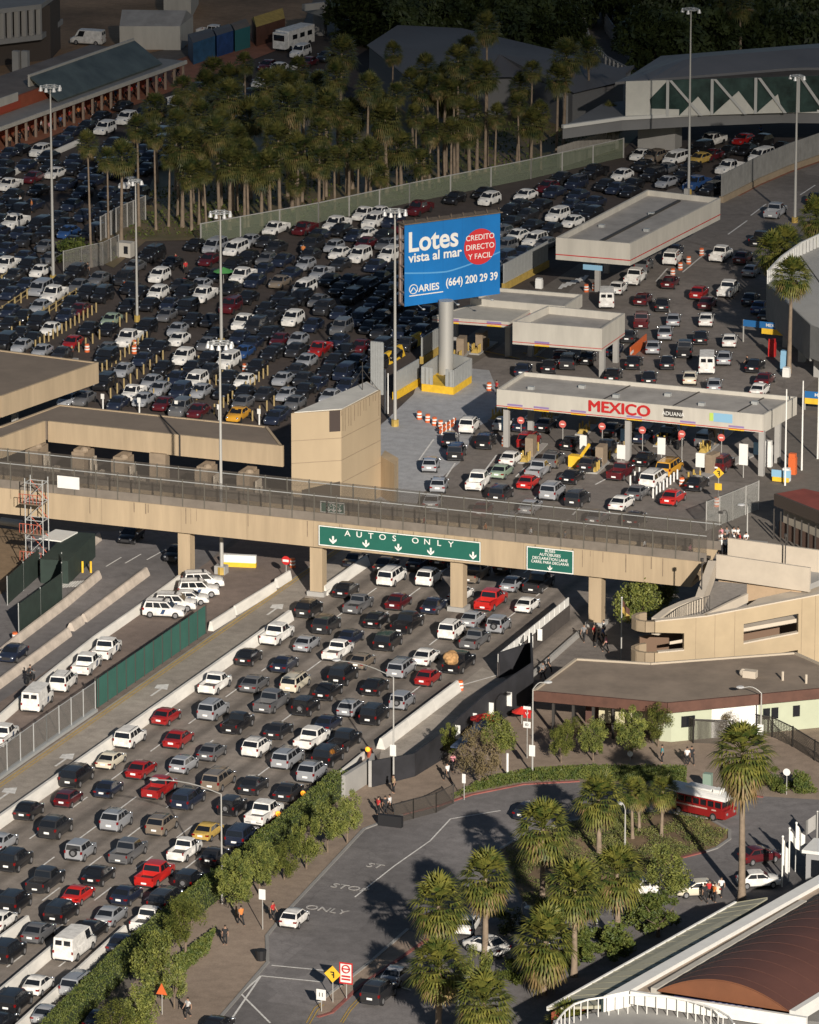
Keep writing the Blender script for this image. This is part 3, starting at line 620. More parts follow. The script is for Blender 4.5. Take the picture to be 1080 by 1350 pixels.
for tx, v in (('CREDITO', .27), ('DIRECTO', .385), ('Y FACIL', .50)): text('lettering', tx, .92, M['white'], onB(.785, v), rB, Z, rdisc, out=.09)
for o in [k for k in bb.children if k.name.startswith('lettering')]:
    pass
b = MB(); c = onB(.09, .80)
for k in range(14):
    a0 = 2*math.pi*k/14; a1 = 2*math.pi*(k+1)/14
    b.tube(c+rB*.55*math.cos(a0)+Z*.55*math.sin(a0)+nBb*.03, c+rB*.55*math.cos(a1)+Z*.55*math.sin(a1)+nBb*.03, .06, 5)
b.tube(c+nBb*.03-rB*.4-Z*.3, c+nBb*.03+Z*.2, .06, 5); b.tube(c+nBb*.03+Z*.2, c+nBb*.03+rB*.4-Z*.3, .06, 5)
panel(b, onB(0, .885), rB, Z, .6, 0, WB*.40, .12, out=.02); b.build('emblem', M['white'], bb)
b = MB()
for k in range(16):
    u0, u1 = k/16, (k+1)/16; f = lambda u: .60+.05*math.sin(u*3.1)-.10*max(0, u-.45)*2.0
    a, e, c, d = onB(u0, f(u0)), onB(u1, f(u1)), onB(u1, f(u1)-.018), onB(u0, f(u0)-.018); b.quad(*[w+nBb*.01 for w in (a, e, c, d)])
b.build('wave_line', mat('wave_blue', (.10, .33, .62), .5), bb)
# post base: yellow block, wall panels
t = thing('post_enclosure', 'grey panel enclosure on a bright yellow concrete base round the billboard post', 'enclosure', (g0.x, g0.y-.5, 0))
pts = [P(556, 516), P(598, 521), P(622, 505), P(585, 496)]
pts = [Vector((p.x, p.y, 0)) for p in pts]
b = MB(); b.prism([(p.x, p.y) for p in pts], 0, .95); b.build('base_block', M['yellow'], t)
b = MB()
for i in ((0, 1), (1, 2)):
    a, e = pts[i[0]], pts[i[1]]; n = max(2, int((e-a).length/.5))
    for k in range(n): 
        if i == (0, 1) and .25 < k/n < .75: continue
        b.bar(a.lerp(e, k/n), a.lerp(e, (k+.8)/n), .12, .96, 3.0)
a, e = pts[0], pts[3]; b.bar(a, e, .12, .96, 3.0); a, e = pts[2], pts[3]; b.bar(a, e, .12, .96, 3.0)
b.build('panel_wall', M['steel'], t)
def panelwall(name, label, p0, p1, h, mt='steel', base=None, bh=.9, th=.15, cat='wall', seg=1.2):
    a, e = P(*p0), P(*p1); t = thing(name, label, cat, a)
    b = MB(); n = max(2, int((e-a).length/seg))
    for k in range(n): b.bar(a.lerp(e, k/n), a.lerp(e, (k+.96)/n), th, bh if base else 0, h)
    b.build('panels', M[mt], t)
    if base: b = MB(); b.bar(a, e, th+.35, .01, bh); b.build('base', M[base], t)
    return t
panelwall('panel_wall', 'grey panel wall on bright yellow base just left of the billboard post', (520, 527), (552, 508), 3.2, base='yellow', seg=.6)
panelwall('panel_wall', 'grey panel wall behind the billboard post with worn yellow base', (556, 480), (584, 462), 3.2, base='yellow_dull', seg=.8)
panelwall('panel_wall', 'grey panel wall beside the lanes right of the blue billboard', (664, 383), (722, 352), 3.4, base='yellow_dull', seg=1.0)
for i, (a_, e_) in enumerate((((508, 480), (528, 468)), ((541, 458), (556, 450)))):
    a, e = P(*a_), P(*e_); b = MB(); b.bar(a, e, 1.3, .01, 1.3, w2=.4); o = b.build('yellow_barrier', M['yellow']); tag(o, ['sloped bright yellow barrier block beside the tall lamp pole', 'sloped bright yellow barrier block left of the billboard post'][i], 'barrier')
g = P(497, 520); b = MB(); 
for k in range(5): b.box(g.x-.75+k*.3, g.y-.05, 0, g.x-.5+k*.3, g.y+.25, 6.3)
b.box(g.x-.8, g.y, .0, g.x+.8, g.y+.2, 6.2); o = b.build('steel_fin', M['steel']); tag(o, 'tall ribbed pale steel panel end standing behind the tower', 'panel')
g = P(508, 545); b = MB(); b.tube(g, g+Z*5.2, .1, 6); b.tube(g+Vector((.35, 0, 0)), g+Vector((.35, 0, 4.8)), .07, 6); o = b.build('white_post', M['white']); tag(o, 'pair of thin white posts right of the tower roof', 'post')

rs_ = random.Random(3)
stm = mat('stain', (.20, .15, .10), .9, var=.3, scale=2)
for k in range(34):
    x_ = rs_.uniform(-262, -186); w_ = rs_.uniform(.04, .12); l_ = rs_.uniform(.4, 1.9); b = MB(); b.box(x_-w_/2, YB-.026, 8.2-l_, x_+w_/2, YB-.018, 8.2); b.build('rain_streak', stm, fb)
# ============================================================ RIGHT CURVED RAMP (sand)
rp = thing('spiral_ramp', 'sand concrete pedestrian ramp curving down from the right end of the footbridge', 'ramp', (*P(900, 890)[:2], 0))
F0 = P(862, 912); F1 = P(1100, 895); 
def fpt(x): u = (x-862)/(1100-862); return F0.lerp(F1, u)
def ztop(x, y): g_ = fpt(x); lo, hi = 0, 20
def zat(x, y):
    g_ = fpt(x); lo, hi = 0.0, 25.0
    for _ in range(30):
        mm = (lo+hi)/2
        if Q((g_.x, g_.y, mm))[1] > y: lo = mm
        else: hi = mm
    return lo
def wallpiece(b, xa, xb, ya0, ya1, yb0, yb1, th=.5):
    """front wall strip between px columns xa..xb; tops ya0/yb0, bottoms ya1/yb1"""
    a, e = fpt(xa), fpt(xb); b.bar(a, e, th, zat(xa, ya1), zat(xa, ya0), z0b=zat(xb, yb1), z1b=zat(xb, yb0))
top = lambda x: (819-(x-860)*.10) if x < 929 else (812-(x-929)*.192)
b = MB()
wallpiece(b, 862, 900, top(862), 833, top(900), 834)
wallpiece(b, 862, 900, 860, 912, 857, 910)
wallpiece(b, 900, 978, top(900), 910, top(978), 904)
wallpiece(b, 978, 1050, top(978), 822, top(1050), 808)
wallpiece(b, 978, 1050, 848, 868, 834, 856)
wallpiece(b, 978, 1050, 872, 904, 872, 900)
wallpiece(b, 1050, 1100, top(1050), 900, top(1100), 896)
b.build('front_wall', mat('ramp_wall', (.39, .305, .195), .85, var=.10, scale=.3), rp)
dF = (F1-F0).normalized(); nF = Vector((-dF.y, dF.x, 0))
cc0 = F0+nF*1.6
for z0, z1 in ((zat(862, 833), zat(862, 819)), (zat(862, 900), zat(862, 860))):
    b = MB()
    for k in range(6):
        a0 = math.pi*(.5+k/6); a1 = math.pi*(.5+(k+1)/6)
        pa = cc0+dF*1.7*math.cos(a0)*1-nF*1.6*math.sin(a0)*-1*1; pb = cc0+dF*1.7*math.cos(a1)-nF*1.6*math.sin(a1)*-1
        b.bar(pa, pb, .4, z0, z1)
    b.build('rounded_end', M['sand_dark'], rp)
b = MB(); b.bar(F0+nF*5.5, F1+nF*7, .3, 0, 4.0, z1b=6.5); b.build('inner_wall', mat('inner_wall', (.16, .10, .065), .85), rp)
zL = zat(862, 819)
# left return ramp rising to the bridge
E0, Em, E1 = P(864, 815, zL), P(922, 787, 7.9), P(939, 739, 9.4)
PO = [E0, P(880, 803, zL+.25), P(900, 794, zL+.5), Em, E1]; PI = [P(918, 813, zL-.1), P(940, 803, zL+.1), P(962, 792, zL+.3), P(985, 781, zL+.5)]
b = MB()
for i in range(4): b.bar(PO[i], PO[i+1], .8, PO[i].z-1.7, PO[i].z, z0b=PO[i+1].z-1.7, z1b=PO[i+1].z)
b.build('outer_parapet', M['sand_pale'], rp)
b = MB(); fl_ = [PO[0], PO[3], PO[4], P(985, 765, 7.6), PI[3], PI[0]]; b.prism([(p.x, p.y) for p in fl_], [zL-1.6, 6.4, 7.0, 6.9, zL-1.1, zL-1.6], [zL-1.3, 6.7, 7.3, 7.2, zL-.8, zL-1.3]); b.build('ramp_floor', mat('ramp_floor', (.22, .20, .18), .9, var=.15, scale=2), rp)
b = MB()
for i in range(3): b.bar(PI[i], PI[i+1], .3, PI[i].z-1.0, PI[i].z-.1, z0b=PI[i+1].z-1, z1b=PI[i+1].z-.1)
b.build('inner_parapet', M['sand_pale'], rp)
b = MB()
for k in range(20):
    u = k/19*3; i = min(2, int(u)); p_ = PO[i].lerp(PO[i+1], u-i)+Vector((1.0, .3, 0)); b.tube((p_.x, p_.y, p_.z-1.4), (p_.x, p_.y, p_.z+.15), .035, 5)
    if k: b.tube(pv, (p_.x, p_.y, p_.z+.15), .035, 5)
    pv = Vector((p_.x, p_.y, p_.z+.15))
b.build('handrail', M['steel_dark'], rp)
b = MB()
for xa, xb in ((862, 929), (929, 1100)):
    A1, A2 = fpt(xa), fpt(xb); b.bar(A1, A2, .62, zat(xa, top(xa)), zat(xa, top(xa))+.12, z0b=zat(xb, top(xb)), z1b=zat(xb, top(xb))+.12)
b.build('coping', M['sand_pale'], rp)
for xa in (915, 940, 966, 1054, 1072): b = MB(); p_ = fpt(xa)-nF*.262; b.bar(p_, p_+dF*.05, .03, .5, zat(xa, top(xa))-.02); b.build('joint', M['sand_dark'], rp)
b = MB(); A1, A2 = fpt(1050), fpt(978); b.bar(fpt(978), fpt(1050), .56, zat(978, 848)-.02, zat(978, 848)+.12, z0b=zat(1050, 834)-.02, z1b=zat(1050, 834)+.12); b.bar(fpt(866), fpt(900), .56, zat(866, 860), zat(866, 860)+.12, z0b=zat(900, 857), z1b=zat(900, 857)+.12); b.build('sill', M['sand_pale'], rp)
a = PI[0]
b = MB(); s0, s1, s2 = P(925, 797, 7.2), P(1000, 776, 7.2), P(1100, 762, 7.2); f1 = F1+Vector((0, 0, 0)); b.prism([(a.x, a.y), (fpt(880).x, fpt(880).y+.5), (fpt(1098).x, fpt(1098).y+.5), (s2.x, s2.y), (s1.x, s1.y)], [4.6, 4.6, 6.4, 6.4, 5.8], [4.9, 4.9, 6.8, 6.8, 6.2]); b.build('upper_floor', M['sand_pale'], rp)
# landing at the bridge end
l0, l1 = P(945, 752, 7.6), P(1068, 770, 7.6); m0, m1 = P(960, 738, 7.6), P(1100, 757, 7.6)
b = MB(); b.prism([(l0.x, l0.y), (l1.x, l1.y), (m1.x, m1.y), (m0.x, m0.y)], 7.0, 7.6); b.build('landing', M['concrete_pale'], rp)
b = MB(); b.bar(l0, l1, .3, 6.8, 9.3); b.build('near_parapet', M['sand_pale'], rp)
b = MB(); b.bar(m0, m1, .3, 6.8, 9.9); b.build('far_parapet', M['sand_pale'], rp)
b = MB(); b.bar(l0+nF*.6+Vector((.3, .5, 0)), l1+Vector((-1, .5, 0)), .3, 0, 6.9); b.build('supporting_wall', mat('ramp_inner', (.50, .36, .23), .85, var=.08), rp)
for x, y, n_l in ((1035, 757, 'right'), (925, 790, 'left')):
    g = P(x, y, 7.2); b = MB(); b.tube(g, g+Z*3.9, .07, 6); b.tube(g+Z*3.9, g+Z*4.2, .2, 6); o = b.build('path_lamp', M['steel_dark']); tag(o, f'dark lamp post on the sand ramp, the {n_l} one', 'lamp post')

# ============================================================ BROWN ROOFED BUILDING
zR = 4.2
bbd = thing('low_building', 'low mint green building with a wide flat brown roof below the ramp', 'building', (*P(880, 985)[:2], 0))
rf = [P(*p, zR) for p in ((704, 912), (760, 870), (858, 876), (1048, 862), (1100, 885), (1100, 907), (880, 928))]
b = MB(); b.prism([(v.x, v.y) for v in rf], zR-.05, zR); rfo = b.build('roof', M['roof_tar'], bbd)
b = MB()
n = len(rf)
for i in (4, 5, 6): a, e = rf[i], rf[(i+1) % n]; b.bar(a, e, .25, zR-.9, zR+.12)
b.build('fascia', M['fascia_brown'], bbd)
b = MB()
for i in (0, 1, 2, 3): a, e = rf[i], rf[(i+1) % n]; b.bar(a, e, .25, zR-.4, zR+.18)
b.build('coping', mat('coping', (.42, .36, .28), .8), bbd)
b = MB(); dn = Vector((0, 1.2, 0))
w = [rf[0]+Vector((1.5, 1.5, 0)), rf[6]+dn, rf[5]+dn, rf[4]+Vector((0, -1, 0)), rf[3]+Vector((0, -1, 0)), rf[2]+Vector((0, -1, 0)), rf[1]+Vector((1, -1, 0))]
w2_ = rf[6].lerp(rf[0], .1)+dn
b.prism([(w2_.x, w2_.y), (w[1].x, w[1].y), (w[2].x, w[2].y), (w[3].x, w[3].y), (w[4].x, w[4].y)], 0, zR-.06); mw = b.build('wall', M['mint'], bbd)
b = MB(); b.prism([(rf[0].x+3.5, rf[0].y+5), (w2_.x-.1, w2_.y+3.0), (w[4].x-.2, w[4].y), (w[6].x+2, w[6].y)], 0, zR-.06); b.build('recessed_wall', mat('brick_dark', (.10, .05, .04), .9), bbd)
for k in range(6):
    p_ = rf[0].lerp(rf[6], .12+k*.15)+Vector((.2, .5, 0)); b = MB(); b.box(p_.x-.12, p_.y-.12, 0, p_.x+.12, p_.y+.12, zR-.9); b.build('post', M['steel_dark'], bbd)
b = MB()
for u in (.46, .56, .62, .70, .76, .82): p_ = rf[0].lerp(rf[6], u)+Vector((0, 2.9, 0)); b.box(p_.x-.6, p_.y-.05, .8, p_.x+.6, p_.y+.05, 2.9)
b.build('pale_notice', mat('notice', (.55, .50, .33), .7), bbd)  # plain pale yellow boards
b = MB(); a, e = w[1].lerp(w[2], .24), w[1].lerp(w[2], .52); ddn = (w[2]-w[1]).normalized(); nn = Vector((ddn.y, -ddn.x, 0))
b.bar(a+nn*.03, e+nn*.03, .06, .0, 3.3); b.build('roller_door', M['white'], bbd)
for u in (.08, .12, .57, .62, .75): 
    b = MB(); a = w[1].lerp(w[2], u)+nn*.05; b.bar(a-ddn*.35, a+ddn*.35, .08, 1.4, 2.5); b.build('window', M['glass_dark'], mw)
for x, y, lb in ((991, 893, 0), (1032, 897, 1), (1063, 901, 1)):
    g = P(x, y, zR); b = MB()
    if lb == 0: b.box(g.x-.8, g.y-.4, zR, g.x+.5, g.y+.4, zR+.7); b.ball((g.x-.9, g.y, zR+.4), .35, .35, .4)
    else: b.tube(g, g+Z*.9, .12, 6)
    b.build('roof_vent', M['sand_pale'], rfo)
for i, (x, y) in enumerate(((772, 918), (870, 928), (1057, 911))):
    g = P(x, y, zR-.2); b = MB(); b.ball((g.x, g.y-.35, g.z), .2, .2, .2); b.build('globe_lamp', M['lamp_white'], bbd)

# ============================================================ FOREGROUND TERMINAL (bottom right)
tm = thing('terminal_building', 'long building with sage metal roof strip and arched rust roof at the bottom right', 'building', (*P(900, 1420)[:2], 0))
z1_ = 5.0; a, e = P(722, 1325, z1_), P(970, 1186, z1_); c_, d_2 = P(798, 1330, z1_), P(1012, 1188, z1_)
b = MB(); b.prism([(a.x, a.y), (c_.x, c_.y), (d_2.x, d_2.y), (e.x, e.y)], [4.6, 5.0, 5.0, 4.6], [4.7, 5.3, 5.3, 4.7]); b.build('strip_roof', M['roof_sage'], tm)
b = MB()
for k in range(19): p0, p1 = a.lerp(e, k/18), c_.lerp(d_2, k/18); b.tube((p0.x, p0.y, 4.73), (p1.x, p1.y, 5.33), .05, 4)
b.build('roof_seams', mat('sage_seam', (.22, .21, .15), .6), tm)
b = MB(); b.bar(a, e, .18, 4.5, 4.85); b.build('gutter', M['white'], tm)
b = MB(); nq = Vector((-(e-a).y, (e-a).x, 0)).normalized(); b.bar(a+Vector((.5, -.2, 0)), e+Vector((.3, -.6, 0)), .2, 0, 4.5); b.build('side_wall', M['brick'], tm)
z2_ = 6.2; g_, h_ = P(796, 1313, z2_), P(1100, 1142, z2_); g2_, h2_ = P(830, 1306, z2_), P(1100, 1154, z2_)
b = MB(); b.prism([(g_.x, g_.y), (g2_.x, g2_.y), (h2_.x, h2_.y), (h_.x, h_.y)], 4.4, z2_); b.build('parapet', M['white'], tm)
b = MB(); dg = (h_-g_).normalized(); ng = Vector((-dg.y, dg.x, 0)); b.bar(g_+ng*.12, h_+ng*.12, .2, 4.6, z2_-.25); b.build('flashing', mat('flash', (.04, .06, .055), .6), tm)
i_, j_ = P(868, 1304, 6.0), P(1100, 1168, 6.0)
b = MB(); b.prism([(g2_.x, g2_.y), (i_.x, i_.y), (j_.x, j_.y), (h2_.x, h2_.y)], 5.5, 5.85); b.build('gravel_deck', mat('gravel', (.38, .30, .23), .9, var=.25, scale=.6), tm)
b = MB(); e1, e2 = P(862, 1304, 6.2), P(1060, 1188, 6.2); b.bar(e1, e2, .55, 5.8, 6.3); b.build('roof_kerb', M['fascia_white'], tm)
k0, k1 = P(867, 1304, 6.4), P(1040, 1331, 6.4); axis = (P(1063, 1189, 6.4)-k0).normalized(); Lr = 55
b = MB(); b2 = MB(); N = 16; pr = []
for k in range(N+1):
    u = k/N; p_ = k0.lerp(k1, u); hz = 1.75*(1-(2*u-1)**2); pr.append(Vector((p_.x, p_.y, 6.3+hz)))
v = pr+[p_+axis*Lr for p_ in pr]; v2 = [Vector((p_.x, p_.y, 6.2)) for p_ in pr]
b.add(v+[p_-Z*.12 for p_ in v], [(k, k+1, N+1+k+1, N+1+k) for k in range(N)]+[(2*N+2+k, 2*N+2+N+1+k, 2*N+2+N+1+k+1, 2*N+2+k+1) for k in range(N)]); brf = b.build('barrel_roof', M['roof_rust'], tm, smooth=True)
for k in range(24):
    b = MB(); o_k = axis*(1.2+k*2.3)
    for j in range(N): b.tube(pr[j]+o_k+Z*.02, pr[j+1]+o_k+Z*.0, .025, 4)
    b.build('sheet_seam', mat('rust_seam', (.095, .041, .031), .7), brf)
b2.add([p_+axis*.05 for p_ in pr]+[p_+axis*.05 for p_ in v2], [(k, N+1+k, N+1+k+1, k+1) for k in range(N)]); b2.build('gable', M['roof_rust_pale'], tm)
b = MB(); w0_, w1_ = P(832, 1306, 6.3), P(1064, 1341, 6.3); b.bar(w0_, w1_, .35, 5.2, 6.3); q_ = k1+(k1-k0).normalized()*.3; b.bar(q_, q_+axis*Lr, .5, 5.2, 6.35); b.build('white_edge', M['white'], tm)
b = MB(); fl = [P(730, 1345, 4.8), P(870, 1320, 4.8), P(1100, 1350, 4.8), P(1100, 1460, 4.8), P(700, 1460, 4.8)]; b.prism([(p_.x, p_.y) for p_ in fl], 4.4, 4.8); b.build('terrace', M['concrete_pale'], tm)
b = MB(); b.prism([(p_.x, p_.y) for p_ in (P(735, 1350, 4.5), P(800, 1322, 4.5), P(1100, 1160, 4.5), P(1250, 1250, 4.5), P(1250, 1500, 4.5), P(735, 1500, 4.5))], 0, 4.39); b.build('body', M['concrete'], tm)
t = thing('curved_railing', 'curved white painted railing at the bottom right terrace', 'railing', (*P(840, 1350, 5)[:2], 4.8))
rr = []; kp = [(728, 1360), (735, 1345), (745, 1333), (757, 1324), (775, 1318), (803, 1314), (828, 1312), (853, 1312), (880, 1314), (907, 1319), (928, 1325), (947, 1332), (960, 1340), (968, 1350)]
for k in range(27):
    u = k/26*13; i = min(12, int(u)); rr.append(P(kp[i][0]+(kp[i+1][0]-kp[i][0])*(u-i), kp[i][1]+(kp[i+1][1]-kp[i][1])*(u-i), 6.4))
b = MB(); b2 = MB()
for k in range(26): b.tube(rr[k], rr[k+1], .09, 6); b2.tube(rr[k]-Z*1.7, rr[k+1]-Z*1.7, .07, 6)
b.build('top_rail', M['white'], t); b2.build('bottom_rail', M['white'], t)
for k in range(27): b = MB(); b.tube(rr[k], rr[k]-Z*1.7, .045, 5); b.build('baluster', M['white'], t)
for i, (x, y) in enumerate(((916, 1318), (960, 1330), (985, 1334))):
    g = P(x, y, 4.8); b = MB(); b.box(g.x-1.6, g.y-.6, 4.8, g.x+1.2, g.y+.5, 5.2)
    for k in range(5): b.ball((g.x-1.3+k*.6, g.y, 5.3), .35, .4, .2)
    o = b.build('seat_row', mat('blue_seat', (.03, .035, .11), .6)); tag(o, ['row of dark blue seats on the terrace, left', 'row of dark blue seats on the terrace, middle', 'row of dark blue seats on the terrace, right'][i]+' one', 'seats', 'blue seats on the terrace')
# white kiosk right edge behind flags
t = thing('kiosk', 'small white flat roofed kiosk at the right edge behind the flags', 'kiosk', (*P(1075, 1165)[:2], 0))
g = P(1062, 1166); b = MB(); b.box(g.x, g.y, 0, g.x+8, g.y+3, 3.0); b.build('walls', mat('kiosk_wall', (.30, .30, .30), .7), t)
b = MB(); b.box(g.x-.3, g.y-.3, 3.0, g.x+8.3, g.y+3.3, 3.3); b.build('roof', M['white'], t)
b = MB(); b.box(g.x+.5, g.y-.04, .8, g.x+1.8, g.y, 2.4); b.build('window', M['glass_dark'], t)
# red roofed building, right
t = thing('red_roof_building', 'building with a flat red roof and barred cream wall at the right edge', 'building', (*P(1060, 745)[:2], 0))
zz = 4.6; r0, r1, r2, r3 = P(1022, 651, zz), P(1100, 682, zz), P(1130, 660, zz), P(1060, 644, zz)
b = MB(); b.prism([(p_.x, p_.y) for p_ in (r0, r1, r2, r3)], zz-.1, zz); b.build('roof', M['roof_red'], t)
b = MB(); b.bar(r0, r1, .3, zz-1.3, zz+.02); b.build('fascia', mat('fascia_dark', (.06, .045, .035), .8), t)
b = MB(); b.prism([(r0.x+.8, r0.y+.5), (r1.x, r1.y+1), (r2.x, r2.y), (r3.x, r3.y-.5)], 0, zz-.12); b.build('wall', mat('cream_wall', (.34, .30, .24), .85), t)
b = MB(); b.bar(r0+Vector((.6, -.2, 0)), r1+Vector((0, -.2, 0)), .12, 0, 1.7); b.build('brown_base', mat('brown_base', (.12, .07, .05), .9), t)
b = MB()
for k in range(9): p_ = (r0+Vector((.4, -1.5, 0))).lerp(r1+Vector((0, -1.5, 0)), k/8); b.box(p_.x-.07, p_.y-.07, 0, p_.x+.07, p_.y+.07, 3.4)
b.build('bars', M['steel_dark'], t)
# grey viaduct edge at the right
t = thing('ramp_building', 'pale grey roofed viaduct with a white slatted parapet at the right edge', 'building', (*P(1060, 470)[:2], 0))
zz = 6.6; qs = [P(*p, zz) for p in ((1012, 374), (1030, 355), (1055, 337), (1100, 316), (1180, 330), (1140, 455), (1070, 428))]
b = MB(); b.prism([(p_.x, p_.y) for p_ in qs], zz-.5, zz); b.build('deck', mat('deck_pale', (.40, .39, .36), .85, var=.06, scale=.4), t)
b = MB()
for i in range(3):
    a, e = qs[i], qs[i+1]; L = (e-a).length; n = max(2, int(L/.9))
    for k in range(n): b.bar(a.lerp(e, k/n), a.lerp(e, (k+.55)/n), .15, zz, zz+1.5)
    b.bar(a, e, .2, zz+1.5, zz+1.65)
b.build('parapet', M['white'], t)
b = MB(); b.bar(qs[0], qs[6], .3, 2.2, zz-.02); b.bar(qs[6], qs[5], .3, 2.6, zz-.02); b.build('side_face', mat('side_grey', (.22, .22, .21), .9, var=.08), t)
for u in (.25, .6, .95): p_ = qs[0].lerp(qs[6], u)+Vector((1, .5, 0)); b = MB(); b.box(p_.x-.4, p_.y-.4, 0, p_.x+.4, p_.y+.4, 6.2); b.build('column', M['concrete_pale'], t)
b = MB(); b.bar(qs[2], qs[5], .15, zz, zz+.04); b.build('deck_joint', M['steel_dark'], t)
# ============================================================ TOP RIGHT STRUCTURES
t = thing('elevated_walkway', 'elevated grey walkway building with glass truss wall and curved dark roof at the top right', 'walkway building', (*P(940, 195)[:2], 0))
fr = [P(*p, 6.3) for p in ((742, 167), (820, 156), (907, 151), (1030, 146), (1130, 147))]
back = Vector((0, 16, 0))
b = MB(); b.prism([(p.x, p.y) for p in fr]+[(p.x, (p+back).y) for p in fr[::-1]], 4.6, 6.3); b.build('deck', mat('deck_grey', (.15, .15, .15), .85, var=.12, scale=.15), t)
b = MB()
for i in range(4): b.bar(fr[i]-Vector((0, .1, 0)), fr[i+1]-Vector((0, .1, 0)), .5, 6.1, 6.55)
b.build('kerb', mat('pale_edge', (.55, .54, .50), .8), t)
f0, f1 = P(822, 156, 6.3)+Vector((0, .8, 0)), P(1130, 147, 6.3)+Vector((0, .8, 0))
dW = (f1-f0); LW = dW.length; dW.normalize(); nW = dW.cross(Z)
def onW(px): return (P(px, 150, 6.3)-f0).dot(dW)
hW = 5.0
b = MB(); panel(b, f0, dW, Z, 0, 0, LW, hW); b.build('glass_wall', mat('walk_glass', (.025, .048, .042), .15, var=.6, scale=.35), t)
b = MB(); x0, x1, x2 = 0, onW(853), onW(895)
def poly(b, pts, out=.05, th=.1):
    nn = dW.cross(Z); v = [f0+dW*x+Z*z+nn*(out+k) for k in (0, th) for x, z in pts]; n = len(pts)
    b.add(v, [tuple(range(n))[::-1], tuple(range(n, 2*n))]+[(i, (i+1) % n, n+(i+1) % n, n+i) for i in range(n)])
xs = [onW(x) for x in (853, 893, 938, 997, 1033, 1100)]
poly(b, [(0, 0), (xs[1], 0), (xs[1], .9), (xs[0]+.2, 1.1), (xs[0], 2.4), (xs[0]+2.5, 5), (0, 5)])
for a_, c__, e_ in ((xs[1], xs[1]+2.6, xs[2]), (xs[2], xs[2]+3.6, xs[3]), (xs[3], xs[3]+3, xs[4])): poly(b, [(a_, 0), (c__, 2.6 if a_ != xs[2] else 3.2), (e_, 0)], out=.05)
b.build('white_infill', mat('infill', (.50, .49, .44), .8, var=.06), t)
b = MB()
for x in (onW(877), onW(937), onW(996), onW(1054)): poly(b, [(x-.2, 0), (x+.2, 0), (x+.2, 5), (x-.2, 5)], out=.16)
for xa, xb in ((onW(880), onW(922)), (onW(940), onW(982)), (onW(1000), onW(1036)), (onW(1056), onW(1090))): poly(b, [(xa-.2, 5), (xa+.25, 5), (xb+.25, 0), (xb-.2, 0)], out=.3)
b.build('truss', mat('truss', (.42, .42, .40), .6), t)
b = MB(); N = 14; top_ = []
for k in range(N+1):
    u = k/N; px = 815+u*320; s = P(px, 106-min(1, u*1.35)*19, 11.2); r = s+Vector((0, 18, 0)); crest = 12.6-2.2*max(0, .25-u)*3
    top_.append((s-Vector((0, 1.2, 0)), s+Vector((0, 6, crest-11.2)), r))
v = []; f = []
for a, c_, e in top_:
    v += [a-Z*.35, a, c_, e]
for k in range(N):
    i = k*4
    for j in range(3): f.append((i+j, i+4+j, i+5+j, i+1+j))
b.add(v, f); b.build('roof', mat('walk_roof', (.13, .13, .135), .55, var=.15, scale=.1), t)
b = MB(); g = P(868, 197); b.prism([(g.x-3, g.y), (g.x+2.4, g.y), (g.x+2.4, g.y+3), (g.x-3, g.y+3)], 0, 4.6); b.build('pier', M['concrete_pale'], t)
b = MB(); g = P(1120, 205); b.box(g.x-1, g.y, 0, g.x+3, g.y+3, 4.6); b.build('pier', M['concrete_pale'], t)
# fan shaped roof
t = thing('fan_roof_building', 'wide low building with a smooth slate grey roof behind the palm grove', 'building', (*P(660, 120)[:2], 0))
zz = 5.5; q = [P(*p, zz) for p in ((487, 60), (527, 34), (610, 38), (720, 64), (822, 92), (822, 106), (755, 122), (700, 101), (642, 102), (624, 126), (545, 106))]
b = MB(); b.prism([(p.x, p.y) for p in q], 0, zz-.3); b.build('walls', mat('fan_wall', (.14, .14, .14), .9), t)
b = MB(); c_ = sum(q, Vector())/len(q)
vs = [p.lerp(c_, -.02) for p in q]+[c_+Z*1.6]; n = len(q); b.add(vs, [(i, (i+1) % n, n) for i in range(n)]); b.build('roof', M['roof_slate'], t)
t = thing('service_building', 'plain grey service building beside the elevated walkway', 'building', (*P(780, 165)[:2], 0))
b = MB(); a, e = P(742, 172), P(806, 160); b.prism([(a.x, a.y), (e.x, e.y), (e.x-2, e.y+14), (a.x-2, a.y+14)], 0, 4.8); b.build('walls', mat('serv', (.24, .235, .23), .85, var=.08), t)
b = MB(); b.prism([(a.x-.4, a.y-.4), (e.x+.4, e.y-.4), (e.x-1.6, e.y+14.4), (a.x-2.4, a.y+14.4)], 4.8, 5.2); b.build('roof', M['roof_slate'], t)
# far spiral path with white pickets
for i, pts in enumerate((((768, 5), (770, 30), (778, 55), (800, 78), (832, 95)), ((795, 5), (800, 25), (818, 50), (845, 72), (872, 90)))):
    b = MB()
    for j in range(4):
        a, e = P(*pts[j], 2), P(*pts[j+1], 2); L = (e-a).length; n = max(2, int(L/1.6))
        for k in range(n): c = a.lerp(e, k/n); b.box(c.x-.25, c.y-.1, 0, c.x+.25, c.y+.1, 2.4)
        b.bar(a, e, .15, 2.3, 2.5); b.bar(a, e, .3, 0, .8)
    o = b.build('picket_fence', M['concrete_pale']); tag(o, ['left', 'right'][i]+' white picket side of the curved path among the dark trees', 'fence')
